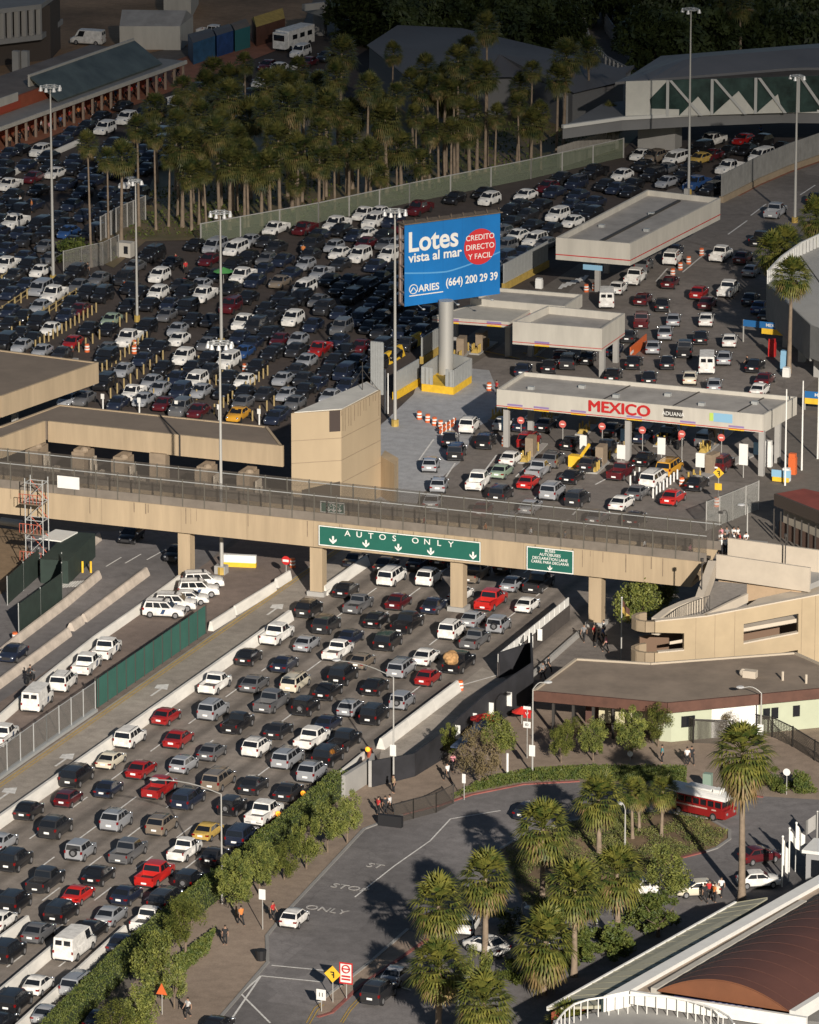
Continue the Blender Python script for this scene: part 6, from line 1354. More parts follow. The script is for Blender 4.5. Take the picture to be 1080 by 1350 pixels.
def car_parts(kd):
    L, W, zb, zt, ya, yb, yc, yd, prof = SP[kd]; hw = W/2; out = []; kd = kd.lower()
    # lower body loft
    b = MB(); v = []; nS = len(prof)
    for (y, zt_, wf) in prof:
        w = hw*wf; zl = .30; zm = min(zt_-.06, .62)
        ring = [(-w*.92, zl), (-w, zl+.14), (-w, max(zm, zl+.16)), (-w*.97, max(zt_-.07, zl+.17)), (-w*.84, zt_), (0, zt_+.025), (w*.84, zt_), (w*.97, max(zt_-.07, zl+.17)), (w, max(zm, zl+.16)), (w, zl+.14), (w*.92, zl)]
        v += [(x, y, z) for x, z in ring]
    n = 11; f = []
    for i in range(nS-1):
        for j in range(n): f.append((i*n+j, i*n+(j+1) % n, (i+1)*n+(j+1) % n, (i+1)*n+j))
    f.append(tuple(range(n))[::-1]); f.append(tuple((nS-1)*n+j for j in range(n)))
    f = [q[::-1] for q in f]
    b.add(v, f)
    # cabin
    wb, wt = hw*.93, hw*(.74 if kd in 'sh' else .80 if kd != 'v' else .88)
    zc = zt-.05
    st = [(ya, zb-.04, wb, wb), (yb, zc, wb, wt), ((yb+yc)/2, zt-.02, wb, wt), (yc, zc, wb, wt), (yd, zb-.04, wb, wb)]
    # roof strip with slight crown + pillars
    c = []
    c += [(-wb, ya, zb-.04), (wb, ya, zb-.04), (-wt, yb, zc), (0, yb-.03, zc+.04), (wt, yb, zc), (-wt, (yb+yc)/2, zt-.02), (0, (yb+yc)/2, zt+.02), (wt, (yb+yc)/2, zt-.02), (-wt, yc, zc), (0, yc+.05, zc+.04), (wt, yc, zc), (-wb, yd, zb-.04), (wb, yd, zb-.04)]
    b.add(c, [(0, 1, 4, 3, 2), (2, 3, 6, 5), (3, 4, 7, 6), (5, 6, 9, 8), (6, 7, 10, 9), (8, 9, 10, 12, 11), (0, 2, 5, 8, 11), (1, 12, 10, 7, 4)])
    if kd == 'p':
        for sx in (-1, 1): b.box(min(sx*hw*.86, sx*hw*.98), -L/2+.01, .62, max(sx*hw*.86, sx*hw*.98), ya+.03, zb+.02)
        b.box(-hw*.93, -L/2, .5, hw*.93, -L/2+.1, zb+.02)
    out.append(('body', b.mesh('body', PM['w'], smooth=True), 'P'))
    if kd == 'p':
        b = MB(); b.box(-hw*.84, -L/2+.12, .73, hw*.84, ya-.03, .76); out.append(('bed', b.mesh('bed', M['trim']), None))
    # windows
    def quad(p0, p1, p2, p3, nrm, o=.012):
        nn = Vector(nrm)*o; return [Vector(p)+nn for p in (p0, p1, p2, p3)]
    def lerp(a, b_, t): return a+(b_-a)*t
    dz = (zc-(zb-.04))
    def endwin(y0, y1, sgn, t0, t1, m_=.90):
        ys, yt = lerp(y0, y1, t0), lerp(y0, y1, t1); zs, ze = zb-.04+dz*t0, zb-.04+dz*t1; w0, w1 = lerp(wb, wt, t0)*m_, lerp(wb, wt, t1)*m_
        nn = Vector((0, sgn*dz, abs(y1-y0))).normalized()*.045
        q = [Vector(p)+nn for p in ((-w0, ys, zs), (w0, ys, zs), (w1, yt, ze), (-w1, yt, ze))]
        return q if sgn < 0 else q[::-1]
    b = MB(); t0r = .16 if kd != 'v' else .38
    if kd == 'v':
        q = endwin(ya, yb, -1, t0r, .80)
        m1 = q[0].lerp(q[1], .44); m2 = q[3].lerp(q[2], .44); m3 = q[0].lerp(q[1], .56); m4 = q[3].lerp(q[2], .56)
        b.add([q[0].lerp(q[1], .06), m1, m2, q[3].lerp(q[2], .06)], [(0, 1, 2, 3)]); b.add([m3, q[0].lerp(q[1], .94), q[3].lerp(q[2], .94), m4], [(0, 1, 2, 3)])
    else: b.add(endwin(ya, yb, -1, t0r, .86), [(0, 1, 2, 3)])
    out.append(('rear_window', b.mesh('rear_window', GLS), None))
    b = MB(); b.add(endwin(yd, yc, 1, .10, .90), [(0, 1, 2, 3)]); out.append(('windshield', b.mesh('windshield', GLS), None))
    for sx in (-1, 1):
        b = MB(); z0, z1 = zb+.04, zc-.07
        t0_, t1_ = (z0-(zb-.04))/dz, (z1-(zb-.04))/dz
        xa, xb = lerp(wb, wt, t0_), lerp(wb, wt, t1_)
        r0, r1 = lerp(ya, yb, t0_)+.22, lerp(ya, yb, t1_)+.14; f0_, f1_ = lerp(yd, yc, t0_)-.16, lerp(yd, yc, t1_)-.1
        nn = Vector((sx*dz, 0, wb-wt)).normalized()*.014
        cuts = [0, .46, .50, 1] if kd in 'shpj' else [0, .30, .34, .62, .66, 1]
        if kd == 'v': cuts = [.70, .95]
        for k in range(0, len(cuts), 2):
            u0, u1 = cuts[k], cuts[k+1]
            q = [Vector((sx*xa, lerp(r0, f0_, u0), z0))+nn, Vector((sx*xa, lerp(r0, f0_, u1), z0))+nn, Vector((sx*xb, lerp(r1, f1_, u1), z1))+nn, Vector((sx*xb, lerp(r1, f1_, u0), z1))+nn]
            b.add(q if sx > 0 else q[::-1], [(0, 1, 2, 3)])
        out.append(('side_window', b.mesh('side_window', GLS), None))
    # wheels
    wy = L*.31; rr = .34 if kd in 'sh' else .38
    for sx in (-1, 1):
        for y in (-wy, wy*.98):
            b = MB(); x0, x1 = sx*(hw-.22), sx*(hw+.015); b.tube((x0, y, rr), (x1, y, rr), rr, 12)
            out.append(('wheel', b.mesh('wheel', RUB), None)); b = MB(); b.tube((x1, y, rr), (x1+sx*.012, y, rr), rr*.62, 10); out.append(('rim', b.mesh('rim', M['rim']), None))
            
    zl = .78 if kd in 'sh' else .95
    for sx in (-1, 1):
        b = MB(); x0, x1 = sorted((sx*hw*.62, sx*hw*.95)); x2 = sx*hw*.95
        if kd in 'uwvjp': x0, x1 = sorted((sx*hw*.82, sx*hw*.965))
        z1 = zl+(.07 if kd in 'sh' else .16)
        yr = -L/2-.0
        b.box(x0, yr-.02, zl-.08, x1, yr+.22, z1); out.append(('tail_lamp', b.mesh('tail_lamp', M['tail']), None))
        b = MB(); x0, x1 = sorted((sx*hw*.52, sx*hw*.88)); zf = .58 if kd in 'sh' else .78; b.ball(((x0+x1)/2, L/2-.14, zf+.1), abs(x1-x0)/2, .15, .11, n=10, m=6); out.append(('head_lamp', b.mesh('head_lamp', M['headl'], smooth=True), None))
    b = MB(); b.box(-.26, -L/2-.035, .62 if kd not in 'p' else .5, .26, -L/2-.015, .80 if kd != 'p' else .66); out.append(('number_plate', b.mesh('number_plate', M['plate']), None))
    b = MB(); b.box(-hw*.5, L/2-.06, .42, hw*.5, L/2+.01, .72 if kd in 'sh' else .86); b.box(-hw*.78, -L/2-.01, .26, hw*.78, -L/2+.1, .38); b.box(-hw*.9, -L/2+.3, .2, hw*.9, L/2-.3, .32); out.append(('grille', b.mesh('grille', M['trim']), None))
    for sx in (-1, 1):
        b = MB(); mc_ = Vector((sx*(hw+.07), yd-.4, zb+.12)); b.ball(mc_, .13, .08, .10, n=10, m=6)
        nn = Vector((.38, -.87, .24)).normalized(); u = nn.cross(Z).normalized(); w = u.cross(nn); Rc = .28; v = []; f = []; K = 6
        for i in range(K+1):
            for j in range(K+1):
                s_, t_ = (i/K*2-1)*.11, (j/K*2-1)*.09; v.append(mc_+nn*(math.sqrt(Rc*Rc-s_*s_-t_*t_)-Rc+.10)+u*s_+w*t_)
        for i in range(K):
            for j in range(K): f.append((i*(K+1)+j, i*(K+1)+j+1, (i+1)*(K+1)+j+1, (i+1)*(K+1)+j))
        b.add(v, f); out.append(('wing_mirror', b.mesh('wing_mirror', M['chrome'], smooth=True), None))
    if kd == 'j': b = MB(); b.tube((.1, -L/2-.02, 1.0), (.1, -L/2-.26, 1.0), .36, 14); b.tube((.1, -L/2-.26, 1.0), (.1, -L/2-.28, 1.0), .22, 12, mi=1); out.append(('spare_wheel', b.mesh('spare_wheel', [RUB, M['rim']]), None))
    if kd in 'uw':
        for sx in (-1, 1): b = MB(); b.tube((sx*wt*.86, yb+.2, zt+.06), (sx*wt*.86, yc-.1, zt+.06), .025, 5); out.append(('roof_rail', b.mesh('roof_rail', M['trim']), None))
    return out
PARTS = {k: car_parts(k) for k in SP}
BODY = {}
def body_mesh(kd, ck):
    if (kd, ck) not in BODY:
        me = PARTS[kd][0][1].copy(); me.materials[0] = PM[ck]; BODY[(kd, ck)] = me
    return BODY[(kd, ck)]
CARS = []
CS = .96
KN = {'s': 'sedan', 'h': 'hatchback', 'u': 'suv', 'w': 'minivan', 'p': 'pickup_truck', 'v': 'van', 'j': 'jeep'}
def heading(px, py, slope, facing):
    a, b_ = P(px, py), P(px+10, py-10*slope) if abs(slope) < 50 else P(px, py-10)
    d = (b_-a).normalized(); d = -d if facing else d
    return math.atan2(-d.x, d.y)
def add_car(px, py, kd, ck, area, slope=None, facing=False, hd=None, label=None, zc=.7, detail=True, jit=True):
    k0 = kd
    if jit and kd in 'sup' and random.random() < .42: kd = kd.upper()
    p_ = P(px, py, zc*CS); h = hd if hd is not None else heading(px, py, slope, facing)
    s = CS*(random.uniform(.97, 1.03) if jit else 1)
    t = thing(KN[k0], label or '', 'car' if k0 in 'shujw' else 'truck' if k0 == 'p' else 'van', (p_.x, p_.y, .085))
    t.rotation_euler = (0, 0, h); t.scale = (s*(random.uniform(.97, 1.02) if jit else 1), s*(random.uniform(.83, .91) if jit and k0 in 'shuj' else .93), s*(random.uniform(1.0, 1.08) if jit else 1))
    for nm, me, fl in PARTS[kd]:
        if not detail and nm in ('grille', 'roof_rail', 'rim', 'number_plate' if facing else 'x', 'tail_lamp' if facing else 'x'): continue
        o = bpy.data.objects.new(nm, body_mesh(kd, ck) if fl == 'P' else me); COL.objects.link(o); o.parent = last if nm == 'rim' else t
        last = o
    CARS.append(dict(o=t, px=px, py=py, k=k0, c=ck, area=area, h=h, p=Vector((p_.x, p_.y)), lab=label)); return t
def lst(s): 
    for it in s.replace('\n', ' ').split(','):
        it = it.split()
        if it: yield float(it[0]), float(it[1]), it[2], it[3]
FREEWAY = """457 777 s k,473 797 p g,408 803 u k,431 824 u c,366 837 p w,405 848 s l,463 840 s n,446 858 p w,329 866 s k,376 875 s n,478 871 s t,
336 901 s g,390 900 w i,453 891 u k,433 911 s k,517 761 w w,566 762 u w,526 793 s m,573 798 s n,497 817 s k,538 822 p k,512 846 u k,596 832 u w,
624 816 s l,658 824 j l,627 843 p g,648 792 p R,696 797 s w,562 866 s w,530 881 w l,565 893 s r,627 756 p t,677 769 s l,711 769 p c,608 783 s w,
470 737 s n,510 744 s k,552 741 s n,585 737 s k,668 745 s k,
284 902 p w,220 944 s r,172 973 u w,147 1001 s i,236 974 s r,187 1014 s r,102 1024 w k,144 1039 s n,91 1052 h m,39 1068 s k,211 1039 p r,74 1092 u c,154 1083 u l,214 1088 u t,
243 1008 h l,282 937 u l,359 926 p g,314 954 p k,404 932 j k,368 962 s c,280 991 s g,339 986 u w,412 974 p w,433 953 s n,455 977 p k,380 1000 w l,433 998 u k,412 1019 u l,289 1029 w t,
335 1035 s c,381 1043 s c,249 1053 w n,307 1063 j k,349 1073 p w,495 905 s k,463 933 h l,494 943 u k,531 924 j l,
107 1122 j l,170 1123 p g,21 1135 u k,61 1161 p c,131 1154 s k,205 1153 p R,104 1179 s R,168 1180 s n,20 1190 u k,82 1203 u k,147 1207 s l,2 1213 s w,52 1229 s g,122 1226 s k,3 1110 s l,
219 1187 w c,196 1213 p w,164 1243 s n,275 1095 s y,244 1121 p w,320 1103 u n,284 1128 s c,250 1161 j k,11 1255 u k,51 1298 s w,20 1320 u k,104 1298 w l,64 1336 s l,3 1346 s k,133 1344 s n"""
for x, y, k, c in lst(FREEWAY): add_car(x, y, k, c, 'below the footbridge', hd=random.uniform(-.03, .02))
add_car(99, 1244, 'v', 'w', '', hd=0, label='tall white cargo van with two rear windows among the freeway cars', zc=1.1)
# load on the pickup
t = add_car(606, 874, 'p', 'k', '', hd=0, jit=False, label='dark pickup piled high with a tan load near the freeway edge wall')
b = MB(); 
for k in range(7): b.ball((random.uniform(-.35, .35), random.uniform(-2.3, -1.3), random.uniform(1.1, 2.0)), .6, .65, .5)
o = bpy.data.objects.new('cargo_load', b.mesh('cargo_load', mat('cargo', (.42, .24, .10), .9, var=.4, scale=3), smooth=True)); COL.objects.link(o)
o.matrix_world = Matrix.Translation(t.location); tag(o, 'tan bundled load piled on the dark pickup bed', 'cargo')
# left patrol vehicles
for x, y, k, c, lb in ((141, 856, 'p', 'w', 'white patrol pickup, the one farthest up in the single file'), (115, 876, 'p', 'w', 'white patrol pickup behind another in the single file'), (84, 899, 'u', 'w', 'white patrol SUV just ahead of the white van with rear windows'), (50, 920, 'v', 'w', 'white patrol van at the tail of the parked file'), (4, 970, 'p', 'w', 'white vehicle cut by the left edge inside the wire fence')):
    t = add_car(x, y, k, c, '', hd=.12, label=lb, zc=1.0 if k == 'v' else .7, jit=False)
    if k != 'u':
        b = MB(); W_ = SP[k][1]/2; b.add([(W_+.012, -.1, .5), (W_+.012, .45, .5), (W_+.012, .65, 1.05), (W_+.012, .1, 1.05)], [(0, 1, 2, 3)]); o = bpy.data.objects.new('stripe', b.mesh('stripe', mat('stripe_blue', (.02, .05, .12), .5))); COL.objects.link(o); o.parent = t
for i, (x, y) in enumerate(((217, 805), (232, 796), (249, 788), (262, 778), (268, 767))):
    t = add_car(x, y, 'u' if i != 2 else 's', 'w', '', hd=R(-78+4*i), label=['white patrol SUV with dark stripe nearest the green screen in the angled row', 'white patrol SUV second from the green screen in the angled row', 'white patrol car middle of the angled row', 'white patrol SUV with a blue door stripe beside the sand column', 'white patrol vehicle farthest back beside the sand column'][i], jit=False)
    b = MB(); W_ = SP['u'][1]/2
    for sx in (1, -1): q = [(sx*(W_+.02), -.3, .5), (sx*(W_+.02), .1, .5), (sx*(W_+.02), .35, 1.0), (sx*(W_+.02), -.05, 1.0)]; b.add(q if sx > 0 else q[::-1], [(0, 1, 2, 3)])
    o = bpy.data.objects.new('stripe', b.mesh('stripe', MATS['stripe_blue'])); COL.objects.link(o); o.parent = t
    if i != 2: b = MB(); b.box(-.5, -.1, 1.83, .5, .1, 1.93); o = bpy.data.objects.new('light_bar', b.mesh('light_bar', M['trim'])); COL.objects.link(o); o.parent = t
add_car(18, 861, 's', 'n', '', slope=.72, facing=True, label='dark blue sedan driving towards the camera at the left edge')
add_car(173, 706, 's', 'k', '', slope=.72, facing=True, label='dark car with bright headlamps coming out below the left end of the footbridge')
add_car(233, 730, 's', 'k', '', slope=.72, facing=True, label='dark car in the shade left of the first sand column')
# plaza before MEXICO canopy
def sl_plaza(x, y): 
    if x < 606: return 2.2 if y < 650 else 1.7
    if x < 660: return 1.1
    return .78 if x < 740 else .68
PLAZA = """619 562 u w,594 579 s k,602 597 u k,641 582 u k,568 613 h l,579 640 h l,571 661 s l,577 681 s l,664 559 s w,698 582 u r,674 604 s w,662 621 s e,631 635 p w,661 651 u c,
710 620 p l,697 635 s R,730 607 u g,754 584 s k,755 628 s k,729 649 u l,700 668 s l,762 658 u c,637 672 s m,673 689 w l,799 593 p k,778 612 s c,819 622 p m,851 605 s k,
862 632 w w,841 649 s g,820 663 s w,888 656 s R,920 637 s k,952 612 u m,933 580 u g,880 575 p k,789 682 s g,838 684 s c,690 560 s n,720 560 s k,808 566 s k,846 575 s n"""
for x, y, k, c in lst(PLAZA): add_car(x, y, k, c, 'before the MEXICO canopy', slope=sl_plaza(x, y))
add_car(883, 618, 'w', 'o', '', slope=.68, label='golden yellow taxi wagon below the MEXICO canopy')
def sl_up(x, y):
    if y > 400 and x < 990: return 5.0 if x > 840 else 1.6
    if x < 900 and y < 400: return 1.0 if x > 838 else .9
    return .95 if y > 360 else .7
UPPER = """849 350 u g,838 366 p w,887 341 u w,815 380 s w,884 372 s m,848 394 s m,873 402 s k,922 386 s r,933 400 s m,846 423 p m,888 421 s l,931 422 s w,877 439 s l,924 445 s k,829 443 s c,811 461 s n,
861 458 s l,903 461 p k,836 478 s k,880 478 s k,910 498 s i,942 508 s l,856 498 s k,962 449 s w,809 495 s k,775 472 s k,725 483 s k,951 336 p w,980 340 s m,991 357 s l,961 382 p w,990 394 s n,
1003 316 p k,1023 279 p l,1076 262 s k,1003 405 s b,1012 416 s k,955 472 s l,996 482 s k,1009 500 s m,1002 514 s w,750 478 u c,690 487 s n,890 330 s n,740 470 s m"""
for x, y, k, c in lst(UPPER): add_car(x, y, k, c, 'beyond the MEXICO canopy', slope=sl_up(x, y))
add_car(800, 392, 'v', 'w', '', slope=30, label='white van with two rear windows beside the pair of drums', zc=1.1)
add_car(932, 478, 'v', 'w', '', slope=30, label='white van with rear windows among the cars beyond the MEXICO canopy', zc=1.1)
def sl_lot(x, y):
    if x > 600: return .40
    base = .42 if y < 300 else .42+(y-300)/130*.24 if y < 430 else .66
    if x > 380: base = min(base, .48+(max(0, y-330))/100*.16)
    return base
LOT = """13 244 p w,20 294 p w,53 358 s w,9 351 p w,60 325 s g,90 307 s b,32 339 s n,35 375 s n,15 387 s n,71 390 p w,104 378 s g,53 405 s l,31 418 s k,13 427 s k,131 368 s g,135 391 u k,172 380 s k,171 404 s k,
198 338 u k,210 365 u w,208 388 u w,227 347 s k,220 416 s g,88 416 s n,105 409 s m,147 422 s e,67 434 s w,44 447 s k,29 456 s l,96 452 s r,118 434 s k,142 461 s g,170 448 p w,193 434 u k,211 459 s k,189 474 s n,
163 489 s l,236 448 s w,138 506 u k,111 526 s g,90 528 s l,200 504 s l,176 519 p w,156 532 s n,216 533 s m,322 426 p w,386 422 u w,247 407 u k,278 423 s k,273 454 s g,242 473 u w,301 478 u w,322 464 s b,276 489 s c,
258 504 u w,323 502 s w,339 484 s k,358 467 s k,333 453 s n,353 440 s k,393 449 s l,404 477 s l,373 500 s l,349 520 s c,402 515 s k,296 518 s k,238 518 u n,262 542 s m,364 551 s n,391 489 s c,196 456 s k,
258 323 s k,311 329 w w,364 302 p w,402 302 p m,351 319 s c,364 327 s c,202 337 u k,269 390 p w,320 365 p w,276 343 s m,262 361 s k,238 377 s c,327 343 u k,348 355 s n,373 344 s n,304 405 u m,304 381 s k,327 393 s k,369 372 s t,
401 381 w w,371 394 s k,351 408 s k,409 337 s c,384 361 s n,444 297 p w,482 283 p w,493 294 u w,483 308 s w,449 304 s k,507 311 s k,420 311 s n,448 334 s w,474 339 u w,513 338 u w,424 361 p l,449 349 s c,420 397 s g,
449 413 s n,476 420 u n,553 276 p m,482 322 s m,460 371 s n,495 351 s n,422 461 p r,450 434 u g,473 423 u n,493 401 s n,487 432 s k,476 457 s m,447 450 s n,456 463 s k,442 476 s k,433 490 s k,418 506 s n,378 520 s l,480 494 s k,
529 439 s n,540 419 s n,562 412 s n,369 546 s n,364 463 s k,360 439 s k,413 430 s n,600 262 s k,500 280 s w,468 311 s n,530 300 s m"""
for x, y, k, c in lst(LOT): add_car(x, y, k, c, 'left of the billboard', slope=sl_lot(x, y), facing=True, detail=False)
add_car(314, 547, 's', 'o', '', slope=.66, facing=True, label='golden yellow taxi in the left queue next to the brown canopy', detail=False)
LOTR = """645 264 u w,693 258 s w,638 255 s k,740 235 s k,784 228 p k,820 232 s w,684 271 s c,735 285 u w,755 293 s w,682 312 s w,705 318 u w,762 258 s n,784 267 s n,813 249 s n,753 271 s n,695 284 s c,702 298 s k,675 293 s k,
727 302 s k,722 247 s m,713 271 s k,863 209 u t,891 210 w w,939 186 p w,962 222 p w,1004 207 w w,879 241 s l,919 243 p b,981 184 s r,923 210 s y,848 219 s k,835 243 s k,845 205 s w,900 233 s k,910 222 s k,940 205 s m,960 200 s k,985 198 s k,1030 195 s k,950 240 s k"""
for x, y, k, c in lst(LOTR): add_car(x, y, k, c, 'right of the billboard', slope=.38 if x < 850 else .33, facing=True, detail=False)
FARL = """53 200 u w,138 171 u w,167 158 u w,162 140 s k,207 135 s c,235 134 s w,115 167 s k,95 175 s n,133 155 s k,13 202 s n,82 187 s n,27 198 s k,44 235 s m,73 229 s w,51 251 s k,87 244 s n,98 224 s k,109 255 s n,67 220 s k,144 255 s n,
171 242 s w,44 271 s n,95 271 s n,298 133 s r,322 153 s l,276 128 s w,273 147 s n,344 109 s w,360 113 s k,382 102 s n,396 70 u w,367 91 s w,407 82 s m,353 87 s m,250 150 s k,225 160 s k,190 150 s k,300 118 s k,330 125 s k,420 100 s k,430 75 s k"""
for x, y, k, c in lst(FARL): add_car(x, y, k, c, 'beside the brick arcade', slope=.42, facing=True, detail=False)
add_car(282, 44, 'p', 'w', '', slope=-.1, label='white pickup parked broadside behind the blue kiosks', detail=False)
add_car(116, 50, 'v', 'w', '', slope=-.06, facing=True, label='white panel van parked broadside on the dirt hillside', zc=1.1)
# foreground
add_car(389, 1210, 'h', 'w', '', slope=.85, facing=False, label='white hatchback on the loop road beside the lane lettering')
add_car(288, 1352, 's', 'k', '', slope=.8, label='dark car with a light bar cut by the bottom edge at the sidewalk kerb')
add_car(701, 1069, 's', 'n', '', slope=.45, label='dark blue car in the palm shadow on the loop road')
add_car(524, 1286, 's', 'l', '', slope=.8, label='pale sedan in shade ahead of the dark wagon at the bottom')
add_car(500, 1309, 'u', 'c', '', slope=.8, label='dark wagon in the palm shade at the bottom')  # charcoal body colour carries the palm shade on a dark red car
add_car(617, 1218, 's', 'w', '', slope=1.6, label='white car half hidden behind the palms, upper of the parked pair')
add_car(641, 1247, 's', 'w', '', slope=-.3, facing=True, label='white car under the palm, lower of the parked pair')
add_car(1002, 1128, 's', 'm', '', slope=.15, facing=False, label='dark red car in shade behind the tallest palm')
add_car(1000, 1160, 's', 'w', '', slope=.05, facing=False, label='white sedan parked broadside right of the tallest palm')
add_car(920, 1172, 's', 'i', '', slope=.05, facing=True, label='pale sedan broadside with people at its open door')
add_car(851, 1170, 's', 'w', '', slope=.05, facing=True, label='white car mostly hidden by the loose green tree')
for x, y, c, lb in ((720, 1260, 'k', 0),): pass
# fill the packed queues: darker cars between the traced ones
def fill(poly, sl, area, du=2.85, dv=5.25, cols='kkkknnncccglgmkl', seed=3, cap=400):
    rn = random.Random(seed); c0 = sum((P(*p) for p in poly), Vector())/len(poly); cpx = sum(p[0] for p in poly)/len(poly); cpy = sum(p[1] for p in poly)/len(poly)
    h = heading(cpx, cpy, sl(cpx, cpy), True); d = Vector((-math.sin(h), math.cos(h))); n = Vector((-d.y, d.x)); cnt = 0
    for i in range(-60, 61):
        off = rn.uniform(0, dv)
        for j in range(-60, 61):
            q = Vector((c0.x, c0.y))+n*(i*du)+d*(j*dv+off+rn.uniform(-.3, .3)); px, py = Q((q.x, q.y, .7)); c = False; k = len(poly)-1
            for m_ in range(len(poly)):
                if ((poly[m_][1] > py) != (poly[k][1] > py)) and px < (poly[k][0]-poly[m_][0])*(py-poly[m_][1])/(poly[k][1]-poly[m_][1])+poly[m_][0]: c = not c
                k = m_
            if not c: continue
            hh = heading(px, py, sl(px, py), True); dd = Vector((-math.sin(hh), math.cos(hh))); nn = Vector((-dd.y, dd.x)); ok = True
            for o in CARS:
                v = o['p']-q
                if abs(v.dot(dd)) < 4.5 and abs(v.dot(nn)) < 2.02: ok = False; break
            if ok and cnt < cap:
                add_car(px, py, rn.choice('sssssuuwh'), rn.choice(cols), area, slope=sl(px, py), facing=True, detail=False); cnt += 1
    return cnt
n1 = fill([(-8, 345), (60, 330), (84, 362), (136, 352), (170, 356), (205, 335), (265, 327), (420, 303), (525, 285), (530, 400), (575, 425), (545, 452), (500, 490), (478, 505), (390, 545), (372, 556), (130, 530), (130, 475), (0, 455)], sl_lot, 'left of the billboard')
n2 = fill([(662, 278), (820, 218), (850, 206), (1000, 188), (1062, 180), (1062, 198), (940, 255), (855, 245), (735, 312), (700, 340), (662, 372)], lambda x, y: .38 if x < 850 else .33, 'right of the billboard', seed=4)
fp_ = [(-8, 345), (60, 330), (84, 362), (136, 352), (170, 356), (205, 335), (265, 327), (420, 303), (525, 285), (530, 400), (575, 425), (545, 452), (500, 490), (478, 505), (390, 545), (372, 556), (130, 530), (130, 475), (0, 455)]
for sd in (11, 12, 13): n1 += fill(fp_, sl_lot, 'left of the billboard', seed=sd, du=2.3+sd*.03, dv=4.4)
for sd in (14, 15): n2 += fill([(662, 278), (820, 218), (850, 206), (1000, 188), (1062, 180), (1062, 198), (940, 255), (855, 245), (735, 312), (700, 340), (662, 372)], lambda x, y: .38 if x < 850 else .33, 'right of the billboard', seed=sd, du=2.4, dv=4.4)
n3 = fill([(-8, 262), (100, 200), (130, 186), (190, 180), (245, 150), (330, 125), (420, 92), (440, 96), (440, 112), (330, 165), (240, 200), (192, 262), (100, 330), (-8, 330)], lambda x, y: .42, 'beside the brick arcade', seed=5, cols='kkkknnnnck')
n4 = fill([(-8, 215), (100, 172), (200, 132), (330, 95), (350, 100), (240, 148), (110, 186), (-8, 240)], lambda x, y: .40, 'beside the brick arcade', seed=6, cols='kkknnnc', dv=6.4)
print('fill', n1, n2, n3, n4, 'cars', len(CARS))
# labels that single out every car
for c in CARS:
    d = Vector((-math.sin(c['h']), math.cos(c['h']))); n = Vector((d.y, -d.x)); best = None; side = None
    for o in CARS:
        if o is c: continue
        v = o['p']-c['p']
        if v.length > 14: continue
        f, s = v.dot(d), v.dot(n)
        if f > 2 and abs(s) < 2 and (best is None or f < best[0]): best = (f, o)
        if abs(f) < 3.5 and 1.5 < s < 6 and (side is None or s < side[0]): side = (s, o)
    c['ah'] = best[1] if best else None; c['sd'] = side[1] if side else None
def nm(c): return f"{PC[c['c']][0]} {KIND[c['k']]}"
def cand(c, lv):
    s = f"{nm(c)} {c['area']}"
    if lv == 1 and c['ah']: return s+f", following a {nm(c['ah'])}"
    if lv == 2 and c['ah'] and c['sd']: return s+f", following a {nm(c['ah'])}, beside a {nm(c['sd'])}"
    if lv == 2 and c['sd']: return s+f", beside a {nm(c['sd'])}"
    return s
auto = [c for c in CARS if not c['lab']]
done = set()
for lv in (0, 1, 2):
    from collections import Counter
    cnt = Counter(cand(c, lv) for c in auto if id(c) not in done)
    allc = Counter(cand(c, lv) for c in auto)
    for c in auto:
        if id(c) in done: continue
        k = cand(c, lv)
        if allc[k] == 1 and len(k.split()) <= 16 and (lv == 0 or k != cand(c, 0)): c['o']['label'] = k; done.add(id(c))
rest = {}
for c in auto:
    if id(c) not in done: rest.setdefault((nm(c), c['area']), [])
for key in rest:
    grp = sorted([c for c in auto if (nm(c), c['area']) == key], key=lambda c: c['py'])
    for i, c in enumerate(grp):
        if id(c) not in done: c['o']['label'] = f"{key[0]} {key[1]}, {ORD[i]} such from the top"
GRP = {'below the footbridge': 'cars in the freeway lanes below the footbridge', 'before the MEXICO canopy': 'cars waiting before the MEXICO canopy', 'beyond the MEXICO canopy': 'cars beyond the MEXICO canopy', 'left of the billboard': 'cars in the packed queue left of the billboard', 'right of the billboard': 'cars in the packed queue right of the billboard', 'beside the brick arcade': 'cars in the lanes beside the brick arcade', '': 'parked and passing vehicles'}
for c in CARS: c['o']['group'] = GRP[c['area']]
# lamp cluster flowers? none. Special vehicles
def special(name, label, cat, px, py, slope, facing, zc=1.0):
    p_ = P(px, py, zc); t = thing(name, label, cat, (p_.x, p_.y, .085)); t.rotation_euler = (0, 0, heading(px, py, slope, facing)); return t
def sub(t, nm_, b, m, smooth=False): 
    o = bpy.data.objects.new(nm_, b.mesh(nm_, m, smooth=smooth)); COL.objects.link(o); o.parent = t; return o
t = special('trolley_bus', 'dark red tourist trolley bus with a white rounded roof on the loop road', 'bus', 925, 1056, -.22, False, 1.4); t.scale = (.88, .80, .88)
b = MB(); b.box(-1.15, -3.6, .4, 1.15, 3.6, 1.5); b.box(-1.1, 3.6, .4, 1.1, 4.0, 1.3); sub(t, 'body', b, mat('bus_red', (.24, .014, .014), .35, coat=.4))
b = MB()
for y in [-3.5+1.0*k for k in range(8)]:
    for sx in (-1.1, 1.1): b.box(sx-.05, y-.06, 1.5, sx+.05, y+.06, 2.4)
b.box(-1.12, -3.55, 2.15, 1.12, 3.55, 2.4); sub(t, 'window_posts', b, PM['r'])
b = MB(); b.box(-1.02, -3.4, 1.5, 1.02, 3.4, 2.3); sub(t, 'windows', b, GLS)
b = MB(); 
